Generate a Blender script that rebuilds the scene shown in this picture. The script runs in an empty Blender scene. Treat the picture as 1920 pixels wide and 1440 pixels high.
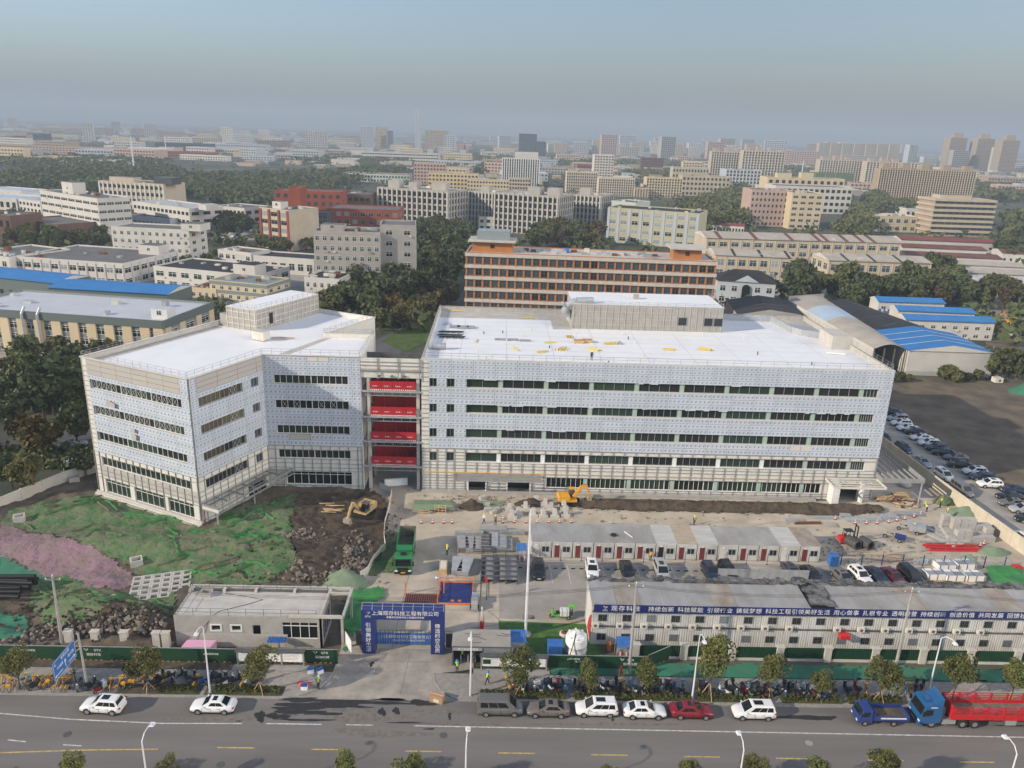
import bpy, math, random, time
import numpy as np
from math import sin, cos, tan, pi, radians, atan2, hypot, sqrt, floor
from mathutils import Vector, Matrix, Euler

SC = bpy.context.scene
COL = SC.collection
rnd = random.Random(11)

# ------------------------------------------------------------------ camera
CAM_F, CAM_P, CAM_R, CAM_Y, CAM_H = 1459.9, 0.31348, 0.03307, 0.024966, 60.0
_f0 = Vector((sin(CAM_Y), cos(CAM_Y), 0)); _r0 = Vector((cos(CAM_Y), -sin(CAM_Y), 0)); _u0 = Vector((0, 0, 1))
_fw = cos(CAM_P) * _f0 - sin(CAM_P) * _u0
_up = sin(CAM_P) * _f0 + cos(CAM_P) * _u0
CR = cos(CAM_R) * _r0 + sin(CAM_R) * _up
CU = -sin(CAM_R) * _r0 + cos(CAM_R) * _up
CF = _fw
cam = bpy.data.cameras.new('camera')
cam.sensor_width = 36.0
cam.lens = CAM_F / 1920 * 36.0
cam.clip_start = 0.5
cam.clip_end = 40000
camo = bpy.data.objects.new('camera', cam)
camo.matrix_world = Matrix(((CR.x, CU.x, -CF.x, 0), (CR.y, CU.y, -CF.y, 0), (CR.z, CU.z, -CF.z, CAM_H), (0, 0, 0, 1)))
COL.objects.link(camo)
SC.camera = camo

def ray(px, py):
    return CR * ((px - 960) / CAM_F) - CU * ((py - 720) / CAM_F) + CF
def G(px, py, z=0.0):
    """point of the photograph -> point of the place at height z"""
    d = ray(px, py)
    return Vector((0, 0, CAM_H)) + d * ((z - CAM_H) / d.z)
def WY(px, py, y):
    d = ray(px, py)
    return Vector((0, 0, CAM_H)) + d * (y / d.y)

# ------------------------------------------------------------------ light
SUN_AZ, SUN_EL = radians(22.7), radians(24.0)
world = bpy.data.worlds.new('World'); SC.world = world; world.use_nodes = True
wn = world.node_tree.nodes; wl = world.node_tree.links
for n in list(wn): wn.remove(n)
sky = wn.new('ShaderNodeTexSky'); sky.sky_type = 'NISHITA'; sky.sun_disc = False
sky.sun_elevation = SUN_EL
sky.sun_rotation = -atan2(-cos(SUN_AZ), -sin(SUN_AZ))
sky.altitude = 20; sky.air_density = 1.1; sky.dust_density = 3.2; sky.ozone_density = 3.4
bg = wn.new('ShaderNodeBackground'); bg.inputs['Strength'].default_value = 0.13
wo = wn.new('ShaderNodeOutputWorld')
wl.new(sky.outputs[0], bg.inputs[0]); wl.new(bg.outputs[0], wo.inputs[0])
sl = bpy.data.lights.new('sun', 'SUN'); sl.energy = 3.6; sl.angle = radians(0.6); sl.color = (1.0, 0.87, 0.70)
so = bpy.data.objects.new('sun', sl); COL.objects.link(so)
_sd = Vector((cos(SUN_AZ) * cos(SUN_EL), sin(SUN_AZ) * cos(SUN_EL), -sin(SUN_EL)))
so.rotation_euler = _sd.to_track_quat('-Z', 'Y').to_euler()
SC.view_settings.view_transform = 'Standard'; SC.view_settings.look = 'None'
SC.view_settings.exposure = 0.58; SC.view_settings.gamma = 1.0; SC.view_settings.use_curve_mapping = False
SC.cycles.use_denoising = True
SC.cycles.max_bounces = 5; SC.cycles.diffuse_bounces = 2; SC.cycles.glossy_bounces = 2
SC.cycles.transmission_bounces = 2; SC.cycles.transparent_max_bounces = 6; SC.cycles.volume_bounces = 0
SC.cycles.use_adaptive_sampling = False

# ------------------------------------------------------------------ materials
MATS = {}
def mat(name, col, rough=0.7, metal=0.0, var=0.0, vs=1.0, bump=0.0, bs=8.0, col2=None, spec=0.4, emit=None, alpha=1.0, stretch=None, coat=0.0, rnd_col=0.0, detail=5.0):
    """principled material; col mixes with col2 by world-space noise of size vs; rnd_col shifts value per object"""
    if name in MATS: return MATS[name]
    m = bpy.data.materials.new(name); m.use_nodes = True
    nt = m.node_tree; b = nt.nodes['Principled BSDF']
    b.inputs['Roughness'].default_value = rough; b.inputs['Metallic'].default_value = metal
    b.inputs['Specular IOR Level'].default_value = spec
    b.inputs['Base Color'].default_value = (*col, 1)
    if coat: b.inputs['Coat Weight'].default_value = coat
    if alpha < 1: b.inputs['Alpha'].default_value = alpha
    out = None
    tc = None
    if var or col2 or bump:
        tc = nt.nodes.new('ShaderNodeNewGeometry')
        src = tc.outputs['Position']
        if stretch:
            mp = nt.nodes.new('ShaderNodeMapping'); mp.inputs['Scale'].default_value = stretch
            nt.links.new(src, mp.inputs['Vector']); src = mp.outputs[0]
    if var or col2:
        nz = nt.nodes.new('ShaderNodeTexNoise'); nz.inputs['Scale'].default_value = 1.0 / vs
        nz.inputs['Detail'].default_value = detail; nz.inputs['Roughness'].default_value = 0.62
        nt.links.new(src, nz.inputs['Vector'])
        ra = nt.nodes.new('ShaderNodeMapRange'); ra.inputs[1].default_value = 0.36; ra.inputs[2].default_value = 0.64
        nt.links.new(nz.outputs[0], ra.inputs[0])
        mx = nt.nodes.new('ShaderNodeMix'); mx.data_type = 'RGBA'
        c2 = col2 if col2 else tuple(min(1, c * (1 + var)) for c in col)
        c1 = col if col2 else tuple(c * (1 - var) for c in col)
        mx.inputs['A'].default_value = (*c1, 1); mx.inputs['B'].default_value = (*c2, 1)
        nt.links.new(ra.outputs[0], mx.inputs['Factor']); out = mx.outputs['Result']
    if rnd_col:
        oi = nt.nodes.new('ShaderNodeObjectInfo')
        hs = nt.nodes.new('ShaderNodeHueSaturation')
        mr = nt.nodes.new('ShaderNodeMapRange'); mr.inputs[3].default_value = 1 - rnd_col; mr.inputs[4].default_value = 1 + rnd_col
        nt.links.new(oi.outputs['Random'], mr.inputs[0]); nt.links.new(mr.outputs[0], hs.inputs['Value'])
        mh = nt.nodes.new('ShaderNodeMapRange'); mh.inputs[3].default_value = 0.5 - rnd_col * .09; mh.inputs[4].default_value = 0.5 + rnd_col * .05
        wn_ = nt.nodes.new('ShaderNodeTexWhiteNoise'); wn_.noise_dimensions = '1D'
        nt.links.new(oi.outputs['Random'], wn_.inputs['W']); nt.links.new(wn_.outputs['Value'], mh.inputs[0]); nt.links.new(mh.outputs[0], hs.inputs['Hue'])
        if out: nt.links.new(out, hs.inputs['Color'])
        else: hs.inputs['Color'].default_value = (*col, 1)
        out = hs.outputs[0]
    if out: nt.links.new(out, b.inputs['Base Color'])
    if bump:
        nb = nt.nodes.new('ShaderNodeTexNoise'); nb.inputs['Scale'].default_value = bs; nb.inputs['Detail'].default_value = 6
        nt.links.new(tc.outputs['Position'], nb.inputs['Vector'])
        bp = nt.nodes.new('ShaderNodeBump'); bp.inputs['Strength'].default_value = 1.0; bp.inputs['Distance'].default_value = bump
        nt.links.new(nb.outputs[0], bp.inputs['Height']); nt.links.new(bp.outputs[0], b.inputs['Normal'])
    MATS[name] = m
    return m

def M_(n):
    return MATS[n]

# ------------------------------------------------------------------ mesh builder
class MB:
    def __init__(s):
        s.v = []; s.f = []; s.fm = []; s.ml = []; s.sm = []
        s.T = None
    def mi(s, m):
        if isinstance(m, str): m = MATS[m]
        if m not in s.ml: s.ml.append(m)
        return s.ml.index(m)
    def add(s, pts, faces, m, smooth=False):
        o = len(s.v); k = s.mi(m)
        if s.T is not None: pts = [tuple(s.T @ Vector(p)) for p in pts]
        s.v.extend([tuple(p) for p in pts])
        for f in faces:
            s.f.append(tuple(i + o for i in f)); s.fm.append(k); s.sm.append(smooth)
        return s
    def face(s, pts, m): return s.add(pts, [tuple(range(len(pts)))], m)
    def box(s, x0, x1, y0, y1, z0, z1, m, top=None):
        p = [(x0,y0,z0),(x1,y0,z0),(x1,y1,z0),(x0,y1,z0),(x0,y0,z1),(x1,y0,z1),(x1,y1,z1),(x0,y1,z1)]
        F = [(0,3,2,1),(0,1,5,4),(1,2,6,5),(2,3,7,6),(3,0,4,7)]
        s.add(p, F + ([] if top else [(4,5,6,7)]), m)
        if top: s.add(p[4:], [(0,1,2,3)], top)
        return s
    def cbox(s, c, d, m, rz=0, ry=0, rx=0):
        R = Euler((rx, ry, rz)).to_matrix(); c = Vector(c)
        a, b, h = d[0]/2, d[1]/2, d[2]/2
        p = [c + R @ Vector(q) for q in [(-a,-b,-h),(a,-b,-h),(a,b,-h),(-a,b,-h),(-a,-b,h),(a,-b,h),(a,b,h),(-a,b,h)]]
        return s.add(p, [(0,3,2,1),(0,1,5,4),(1,2,6,5),(2,3,7,6),(3,0,4,7),(4,5,6,7)], m)
    def hexa(s, p, m):
        return s.add(p, [(0,3,2,1),(0,1,5,4),(1,2,6,5),(2,3,7,6),(3,0,4,7),(4,5,6,7)], m)
    def beam(s, p, q, w, h, m):
        p, q = Vector(p), Vector(q); d = (q - p).normalized()
        up = Vector((0,0,1)) if abs(d.z) < .95 else Vector((0,1,0))
        a = d.cross(up).normalized() * (w/2); b = a.cross(d).normalized() * (h/2)
        return s.hexa([p-a-b, p+a-b, p+a+b, p-a+b, q-a-b, q+a-b, q+a+b, q-a+b], m)
    def tube(s, p, q, r, m, n=6, r2=None, caps=True, smooth=True):
        p, q = Vector(p), Vector(q); d = (q - p).normalized(); r2 = r if r2 is None else r2
        up = Vector((0,0,1)) if abs(d.z) < .95 else Vector((1,0,0))
        a = d.cross(up).normalized(); b = d.cross(a).normalized()
        pts = [p + (a*cos(2*pi*i/n) + b*sin(2*pi*i/n))*r for i in range(n)] + [q + (a*cos(2*pi*i/n) + b*sin(2*pi*i/n))*r2 for i in range(n)]
        F = [(i, n+i, n+(i+1)%n, (i+1)%n) for i in range(n)]
        s.add(pts, F, m, smooth)
        if caps: s.add(pts, [tuple(range(n)), tuple(range(2*n-1, n-1, -1))], m)
        return s
    def path(s, pts, r, m, n=6, r2=None):
        for i in range(len(pts)-1):
            k0 = r if r2 is None else r + (r2-r)*i/(len(pts)-1); k1 = r if r2 is None else r + (r2-r)*(i+1)/(len(pts)-1)
            s.tube(pts[i], pts[i+1], k0, m, n, k1, caps=(i in (0, len(pts)-2)))
        return s
    def prism(s, poly, z0, z1, m, top=None):
        n = len(poly)
        ar = sum(poly[i][0]*poly[(i+1)%n][1]-poly[(i+1)%n][0]*poly[i][1] for i in range(n))
        if ar < 0: poly = poly[::-1]
        pts = [(x,y,z0) for x,y in poly] + [(x,y,z1) for x,y in poly]
        s.add(pts, [(i,(i+1)%n,n+(i+1)%n,n+i) for i in range(n)] + [tuple(range(n-1,-1,-1))], m)
        return s.add(pts, [tuple(range(n,2*n))], top or m)
    def extr(s, prof, axis, a0, a1, m, smooth=False):
        """extrude a closed 2-D profile along an axis ('x': prof is (y,z), 'y': prof is (x,z))"""
        n = len(prof)
        mk = (lambda t,a,b: (t,a,b)) if axis == 'x' else (lambda t,a,b: (a,t,b))
        pts = [mk(a0,a,b) for a,b in prof] + [mk(a1,a,b) for a,b in prof]
        ar = sum(prof[i][0]*prof[(i+1)%n][1]-prof[(i+1)%n][0]*prof[i][1] for i in range(n))
        fl = (ar > 0) == (axis == 'x')
        S = [(i,(i+1)%n,n+(i+1)%n,n+i) for i in range(n)]; C = [tuple(range(n-1,-1,-1)), tuple(range(n,2*n))]
        if not fl: S = [f[::-1] for f in S]; C = [f[::-1] for f in C]
        s.add(pts, S, m, smooth); return s.add(pts, C, m)
    def lathe(s, prof, c, m, n=12, smooth=True):
        pts = []; k = len(prof)
        for r, z in prof:
            for i in range(n): pts.append((c[0]+r*cos(2*pi*i/n), c[1]+r*sin(2*pi*i/n), c[2]+z))
        F = [(j*n+i, j*n+(i+1)%n, (j+1)*n+(i+1)%n, (j+1)*n+i) for j in range(k-1) for i in range(n)]
        s.add(pts, F, m, smooth)
        if prof[0][0] > 1e-4: s.add(pts[:n], [tuple(range(n-1,-1,-1))], m)
        if prof[-1][0] > 1e-4: s.add(pts[-n:], [tuple(range(n))], m)
        return s
    def mesh(s, name):
        me = bpy.data.meshes.new(name)
        me.from_pydata(s.v, [], s.f)
        for m in s.ml: me.materials.append(m)
        if len(s.f):
            me.polygons.foreach_set('material_index', s.fm)
            me.polygons.foreach_set('use_smooth', s.sm)
        me.update()
        return me
    def build(s, name, parent=None, loc=(0,0,0), rz=0.0):
        return obj(name, s.mesh(name), parent, loc, rz)

def obj(name, data, parent=None, loc=(0,0,0), rz=0.0):
    o = bpy.data.objects.new(name, data); COL.objects.link(o)
    o.location = loc
    if rz: o.rotation_euler = (0, 0, rz)
    if parent is not None: o.parent = parent
    return o
def tag(o, label=None, cat=None, group=None, kind=None):
    if label: o['label'] = label
    if cat: o['category'] = cat
    if group: o['group'] = group
    if kind: o['kind'] = kind
    return o
def thing(name, label, cat, loc=(0,0,0), rz=0.0, group=None):
    o = bpy.data.objects.new(name, None); COL.objects.link(o); o.location = loc; o.rotation_euler = (0,0,rz)
    o.empty_display_size = .2
    return tag(o, label, cat, group)
CH = {}
def kids(o):
    return list(o.children)
def clone(o, loc=None, rz=None, label=None, group=None, parent=None, recol=None, scale=None):
    c = o.copy(); COL.objects.link(c); c.parent = parent
    if loc is not None: c.location = loc
    if rz is not None: c.rotation_euler = (0,0,rz)
    if scale is not None: c.scale = scale if hasattr(scale, '__len__') else (scale,)*3
    if label: c['label'] = label
    if group: c['group'] = group
    if recol and c.type == 'MESH':
        for i, sl_ in enumerate(c.material_slots):
            nm = sl_.material.name if sl_.material else ''
            if nm in recol:
                sl_.link = 'OBJECT'; c.material_slots[i].material = MATS[recol[nm]]
    for ch in kids(o):
        clone(ch, parent=c, recol=recol)
    return c
def struct(name, mb, loc=(0,0,0)):
    return tag(mb.build(name, None, loc), kind='structure')
def text_mesh(txt, size, m, extrude=0.01, align='LEFT', bold=0.0, spacing=1.0):
    cu = bpy.data.curves.new('lettering', 'FONT'); cu.body = txt; cu.size = size; cu.align_x = align
    cu.extrude = extrude; cu.resolution_u = 2; cu.offset = bold; cu.space_character = spacing
    o = bpy.data.objects.new('lettering', cu); COL.objects.link(o)
    me = bpy.data.meshes.new_from_object(o)
    bpy.data.objects.remove(o); bpy.data.curves.remove(cu)
    me.materials.clear(); me.materials.append(MATS[m] if isinstance(m, str) else m)
    return me
# ------------------------------------------------------------------ palette
mat('asphalt', (0.150,0.139,0.127), .85, col2=(0.19,0.177,0.162), vs=2.2, stretch=(.07,.7,1), detail=8)
mat('asphalt_wet', (0.035,0.034,0.033), .45, var=.2, vs=.5)
mat('asphalt_far', (0.10,0.10,0.10), .9, var=.15, vs=6)
mat('land', (0.030,0.046,0.020), .95, col2=(0.12,0.12,0.09), vs=70, detail=8)
mat('white_line', (0.52,0.52,0.50), .8, var=.3, vs=.5)
mat('yellow_line', (0.50,0.36,0.12), .8, var=.3, vs=.5)
mat('yard', (0.44,0.385,0.305), .9, var=.17, vs=4, bump=.015, bs=10, detail=9)
mat('yard_grey', (0.33,0.305,0.265), .9, var=.13, vs=3)
mat('apron', (0.33,0.295,0.25), .9, var=.2, vs=2.5, bump=.01)
mat('paver', (0.30,0.277,0.245), .9, var=.12, vs=.5, bump=.01)
mat('kerbstone', (0.30,0.29,0.27), .85, var=.1, vs=.6)
mat('verge_soil', (0.115,0.088,0.062), .95, col2=(0.06,0.055,0.04), vs=.8, bump=.06, bs=3)
mat('soil_dark', (0.045,0.034,0.025), .95, col2=(0.10,0.075,0.05), vs=1.1, bump=.12, bs=2.2)
mat('soil_mid', (0.15,0.12,0.088), .95, col2=(0.085,0.066,0.048), vs=2.0, bump=.1, bs=2)
mat('field_soil', (0.085,0.069,0.050), .95, col2=(0.17,0.132,0.088), vs=6, bump=.08, bs=1.2, detail=8)
mat('rock', (0.215,0.185,0.15), .9, var=.25, vs=.8, bump=.05, bs=4)
mat('lawn', (0.045,0.085,0.018), .95, col2=(0.085,0.12,0.028), vs=3)
mat('turf', (0.065,0.15,0.035), .95, var=.25, vs=.8)
mat('net_green', (0.052,0.155,0.045), .95, col2=(0.18,0.172,0.108), vs=2.4, bump=.28, bs=1.6, detail=10)
mat('net_bright', (0.05,0.27,0.065), .9, col2=(0.04,0.17,0.06), vs=1.2)
mat('net_teal', (0.03,0.20,0.12), .9, col2=(0.055,0.15,0.09), vs=2.2, bump=.05, bs=1.5)
mat('net_pink', (0.30,0.18,0.215), .95, col2=(0.22,0.165,0.15), vs=2, bump=.25, bs=1.6, detail=9)
mat('net_sage', (0.16,0.24,0.15), .95, col2=(0.22,0.27,0.18), vs=1.2, bump=.08, bs=1.4)
mat('water', (0.05,0.06,0.06), .1, spec=.5)
mat('white_roof', (0.80,0.80,0.80), .55, var=.03, vs=5)
mat('roof_bare', (0.48,0.45,0.40), .85, var=.1, vs=2)
mat('backing', (0.16,0.17,0.19), .8)
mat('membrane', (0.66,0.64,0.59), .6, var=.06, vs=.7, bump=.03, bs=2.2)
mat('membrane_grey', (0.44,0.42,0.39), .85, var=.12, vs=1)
mat('stud', (0.30,0.31,0.31), .5, metal=.3)
mat('steel', (0.36,0.36,0.36), .5, metal=.3, var=.1, vs=1)
mat('galv', (0.46,0.48,0.50), .45, metal=.4, var=.12, vs=1)
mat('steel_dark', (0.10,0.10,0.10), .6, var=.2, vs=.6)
mat('panel_plain', (0.46,0.435,0.41), .5, rnd_col=.03)
mat('panel_bare', (0.62,0.60,0.57), .6)
mat('glass', (0.020,0.024,0.024), .08, spec=.5, rnd_col=.3)
mat('glass_green', (0.025,0.045,0.034), .10, spec=.5, rnd_col=.35)
mat('glass_olive', (0.095,0.085,0.05), .12, spec=.6, rnd_col=.4)
mat('glass_blue', (0.05,0.07,0.085), .10, spec=.6, rnd_col=.3)
mat('glass_lit', (0.24,0.27,0.29), .2, spec=.6, rnd_col=.3)
mat('green_col', (0.36,0.47,0.39), .7, var=.06, vs=1)
mat('frame_white', (0.72,0.72,0.70), .5)
mat('frame_grey', (0.30,0.31,0.32), .5)
mat('concrete', (0.36,0.345,0.315), .9, var=.1, vs=1.4, bump=.02, bs=5)
mat('concrete_lt', (0.50,0.475,0.43), .9, var=.08, vs=1.5)
mat('concrete_wall', (0.56,0.50,0.40), .9, var=.1, vs=2.2)
mat('block_grey', (0.42,0.40,0.375), .9, var=.08, vs=.5)
mat('red_barrier', (0.40,0.02,0.028), .5, var=.06, vs=1)
mat('red', (0.55,0.03,0.03), .5, var=.1, vs=.6)
mat('orange', (0.70,0.19,0.05), .6, var=.1, vs=.5)
mat('white', (0.78,0.78,0.76), .5, var=.04, vs=.6)
mat('offwhite', (0.62,0.59,0.53), .8, var=.08, vs=1.5)
mat('net_black', (0.022,0.022,0.024), .9, col2=(0.20,0.195,0.185), vs=.9, detail=9)
mat('foam_pink', (0.60,0.33,0.48), .7)
mat('blue', (0.04,0.15,0.42), .5, var=.12, vs=.5)
mat('blue_dark', (0.018,0.035,0.16), .5, var=.08, vs=1)
mat('navy', (0.016,0.026,0.14), .45, var=.05, vs=2)
mat('green_hoard', (0.012,0.055,0.026), .55, var=.08, vs=1)
mat('tube_yellow', (0.66,0.52,0.13), .6, var=.12, vs=.3)
mat('mud', (0.172,0.152,0.130), .9, var=.2, vs=.6)
mat('yellow', (0.75,0.42,0.03), .55, var=.1, vs=.4)
mat('black', (0.015,0.015,0.016), .5)
mat('rubber', (0.02,0.02,0.02), .85)
mat('rust', (0.20,0.075,0.03), .85, col2=(0.10,0.045,0.025), vs=.4)
mat('timber', (0.52,0.36,0.19), .8, var=.15, vs=.4)
mat('cardboard', (0.40,0.24,0.13), .8, var=.05, vs=.3)
mat('tyre', (0.018,0.018,0.018), .85)
mat('alloy', (0.45,0.45,0.46), .35, metal=.7)
mat('chrome', (0.6,0.6,0.62), .2, metal=.9)
mat('lamp_glass', (0.75,0.78,0.8), .1)
mat('tail_red', (0.40,0.012,0.012), .25)
mat('skin', (0.42,0.25,0.17), .6)
mat('hivis', (0.55,0.78,0.06), .6)
mat('cloth_dark', (0.02,0.022,0.03), .9)
mat('cloth_navy', (0.03,0.045,0.10), .9)
mat('cloth_grey', (0.2,0.2,0.2), .9)
mat('cloth_red', (0.42,0.05,0.03), .9)
mat('helmet_blue', (0.02,0.22,0.55), .4)
mat('helmet_yellow', (0.80,0.55,0.04), .4)
mat('helmet_white', (0.8,0.8,0.78), .4)
mat('plastic_black', (0.02,0.02,0.022), .4)
mat('hose', (0.02,0.02,0.02), .7)
mat('red_brown', (0.16,0.03,0.028), .6)
mat('bark', (0.09,0.07,0.05), .95, var=.2, vs=.3)
mat('pole_grey', (0.36,0.35,0.33), .8, var=.1, vs=1)
mat('pole_white', (0.72,0.74,0.76), .4)

def film(name, base, mark, row):
    """printed protective film: a small slanted emblem repeated along each panel"""
    m = bpy.data.materials.new(name); m.use_nodes = True; nt = m.node_tree; N = nt.nodes; L = nt.links
    b = N['Principled BSDF']; b.inputs['Roughness'].default_value = .38
    tc = N.new('ShaderNodeTexCoord'); sp = N.new('ShaderNodeSeparateXYZ'); L.new(tc.outputs['Object'], sp.inputs[0])
    def mth(op, a, c=None, v=None):
        n = N.new('ShaderNodeMath'); n.operation = op
        for i, x in enumerate((a, c)):
            if x is None: continue
            if isinstance(x, (int, float)): n.inputs[i].default_value = x
            else: L.new(x, n.inputs[i])
        return n.outputs[0]
    u = mth('SUBTRACT', mth('FRACT', mth('DIVIDE', sp.outputs[0], .73)), .5)
    w = mth('SUBTRACT', mth('DIVIDE', sp.outputs[2], row), .5)
    p = mth('SUBTRACT', u, mth('MULTIPLY', w, .75)); q = mth('ADD', w, mth('MULTIPLY', u, .35))
    e = mth('ADD', mth('MULTIPLY', mth('MULTIPLY', p, p), 34), mth('MULTIPLY', mth('MULTIPLY', q, q), 22))
    blob = mth('LESS_THAN', e, 1.25)
    tick = mth('MULTIPLY', mth('LESS_THAN', mth('ABSOLUTE', mth('SUBTRACT', u, .30)), .035), mth('LESS_THAN', mth('ABSOLUTE', w), .26))
    mk = mth('MAXIMUM', mth('MULTIPLY', blob, .9), mth('MULTIPLY', tick, .5))
    oi = N.new('ShaderNodeObjectInfo'); mr = N.new('ShaderNodeMapRange'); mr.inputs[3].default_value = .93; mr.inputs[4].default_value = 1.05
    L.new(oi.outputs['Random'], mr.inputs[0])
    mx = N.new('ShaderNodeMix'); mx.data_type = 'RGBA'; mx.inputs['A'].default_value = (*base,1); mx.inputs['B'].default_value = (*mark,1)
    L.new(mk, mx.inputs['Factor'])
    hs = N.new('ShaderNodeHueSaturation'); L.new(mr.outputs[0], hs.inputs['Value']); L.new(mx.outputs['Result'], hs.inputs['Color'])
    L.new(hs.outputs[0], b.inputs['Base Color'])
    MATS[name] = m
for h_ in (78, 82, 100):
    film('film_%d' % h_, (0.555,0.60,0.665), (0.20,0.27,0.42), h_ / 100)

# ------------------------------------------------------------------ ground, road, pavements
def pts2(*pp, z=0): return [tuple(G(x, y, z).xy) for x, y in pp]
def flat(name, poly, z, m, kind='structure', parent=None):
    n = len(poly)
    ar = sum(poly[i][0]*poly[(i+1)%n][1]-poly[(i+1)%n][0]*poly[i][1] for i in range(n))
    if ar < 0: poly = poly[::-1]
    b = MB(); b.face([(x,y,z) for x,y in poly], m)
    o = b.build(name, parent)
    if kind: o['kind'] = kind
    return o
def rect(x0,x1,y0,y1): return [(x0,y0),(x1,y0),(x1,y1),(x0,y1)]

flat('ground', rect(-14000,14000,-400,14000), -0.06, 'land')
road = flat('road', rect(-420,420,34,71.0), 0.0, 'asphalt')
def marks(name, quads, z, m):
    for q in quads:
        b = MB(); b.face([(x,y,z) for x,y in q], m); b.build(name, road)
def line_quads(pp, w):
    out = []
    for (x0,y0),(x1,y1) in zip(pp[:-1], pp[1:]):
        d = Vector((x1-x0,y1-y0)).normalized(); n = Vector((-d.y,d.x))*(w/2)
        out.append([(x0-n.x,y0-n.y),(x1-n.x,y1-n.y),(x1+n.x,y1+n.y),(x0+n.x,y0+n.y)])
    return out
marks('lane_line', line_quads([(-80,70.2),(-51.1,68.1),(-43.4,67.4),(-33.9,67.0),(-25.5,67.15)], .14), .005, 'white_line')
marks('lane_line', line_quads([(-14.6,67.2),(-11.8,67.2)], .14), .005, 'white_line')
marks('lane_line', line_quads([(-23,67.2),(-17.2,67.2)], .14), .005, 'white_line')
marks('lane_line', line_quads([(-7.5,67.2),(120,66.5)], .14), .005, 'white_line')
marks('centre_line', line_quads([(-80,60.6),(-47.8,62.7),(-40,63.2),(-32.7,63.45)], .16), .005, 'yellow_line')
for k in range(-3, 12):
    x = -8.0 + 9.45*k
    if x > -28: marks('centre_line', line_quads([(x,63.6-.007*x),(x+3.7,63.6-.007*x)], .15), .005, 'yellow_line')
marks('lane_line', line_quads([(-48.1,64.4),(-46.2,64.2)], .14), .005, 'white_line')
marks('lane_line', line_quads([(-42.3,63.85),(-40.4,63.75)], .14), .005, 'white_line')
# wet patches with ragged outlines on the carriageway
def blot(cx, cy, rx, ry, z, m, parent, name, seed, n=26):
    r = random.Random(seed); ph = [r.random()*6.3 for _ in range(6)]
    pp = []
    for i in range(n):
        a = 2*pi*i/n; k = 1 + .22*sin(2*a+ph[0]) + .16*sin(3*a+ph[1]) + .12*sin(5*a+ph[2]) + .10*sin(7*a+ph[3])
        pp.append((cx+rx*k*cos(a), cy+ry*k*sin(a), z))
    b = MB(); b.face(pp, m); o = b.build(name, parent); return o
for i,(px,py,rx,ry) in enumerate([(640,1312,5.2,.55),(600,1322,4.0,.6),(555,1330,2.6,.7),(700,1318,4.2,.3),(690,1307,2.6,.30),(735,1312,2.2,.25),(560,1312,2.3,.35),(520,1343,1.2,.5),(575,1350,2.6,.22),(600,1337,2.2,.35),(790,1318,1.6,.45),(716,1335,.45,.6),(743,1333,.4,.55),(1500,1345,2.3,.42),(1532,1347,1.6,.35),(1557,1346,.7,.3),(665,1325,1.6,.25),(488,1343,.6,.8),(447,1352,.25,.12),(843,1343,.2,.5),(760,1355,2.0,.12),(805,1367,.5,.15),(1149,1350,.18,.18),(697,1245,.25,.45)]):
    p = G(px,py); blot(p.x,p.y,rx*.95,ry*.95,.004+.0004*i,'asphalt_wet',road,'wet_patch',i)
for i,(px,py,rx,ry) in enumerate([(690,1290,3.4,1.1),(640,1330,4.2,.5),(700,1345,5,.6),(830,1335,3.2,.4),(560,1335,3,.5),(900,1358,6,.3),(420,1348,5,.3),(1150,1358,7,.3),(720,1375,6,.5)]):
    p = G(px,py); blot(p.x,p.y,rx,ry,.0015+.0002*i,'mud',road,'mud_patch',i+50,40)
for px,py in ((831,1379),(1517,1393),(413,1434),(126,1377)):
    p = G(px,py); b = MB(); b.lathe([(.42,0),(.42,.012),(.36,.014)], (p.x,p.y,.001), 'kerbstone' if px>1500 else 'asphalt_far', 14); b.build('manhole_cover', road)

# pavements, kerbs in lengths of stone
def pavement(poly, name):
    b = MB(); b.prism(poly, -.05, .12, 'kerbstone', 'paver'); return struct(name, b)
cl = [(-22.6,71.05),(-20.4,71.5),(-18.8,72.6),(-18.0,74.0),(-17.7,75.4)]
cr = [(-1.6,71.05),(-3.6,71.5),(-5.0,72.6),(-5.8,74.0),(-6.1,75.5)]
pvl = pavement([(-160,71.05)] + cl + [(-160,75.4)], 'pavement')
pvr = pavement([(160,71.05)] + cr + [(160,75.4)], 'pavement')
def kerb_run(parent, pp, step=1.0):
    for (x0,y0),(x1,y1) in zip(pp[:-1], pp[1:]):
        L = hypot(x1-x0,y1-y0); n = max(1, round(L/step)); a = atan2(y1-y0,x1-x0)
        for i in range(n):
            key = round(L/n, 2)
            me = KM.get(key)
            if me is None:
                b = MB(); b.box(.012,key-.012,-.10,.10,0,.15,'kerbstone'); me = KM[key] = b.mesh('kerb_stone')
            obj('kerb_stone', me, parent, (x0+(x1-x0)*i/n, y0+(y1-y0)*i/n, 0), a)
KM = {}
kerb_run(pvl, [(-66,71.0)] + cl, 1.0)
kerb_run(pvr, [(62,71.0)] + cr, 1.0)
# paving slabs of the wide corner by the entrance, tactile strip
PSM = MB().box(.01,.59,.01,.29,0,.012,'paver').mesh('paving_slab')
for i in range(14):
    for j in range(12):
        x = -5.4 + i*.6 + (.3 if j % 2 else 0); y = 71.7 + j*.3
        if hypot(x+1.6-0, y-75.4) < 60 and x > -5.6+ (75-y)*.9: obj('paving_slab', PSM, pvr, (x,y,.12))

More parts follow.
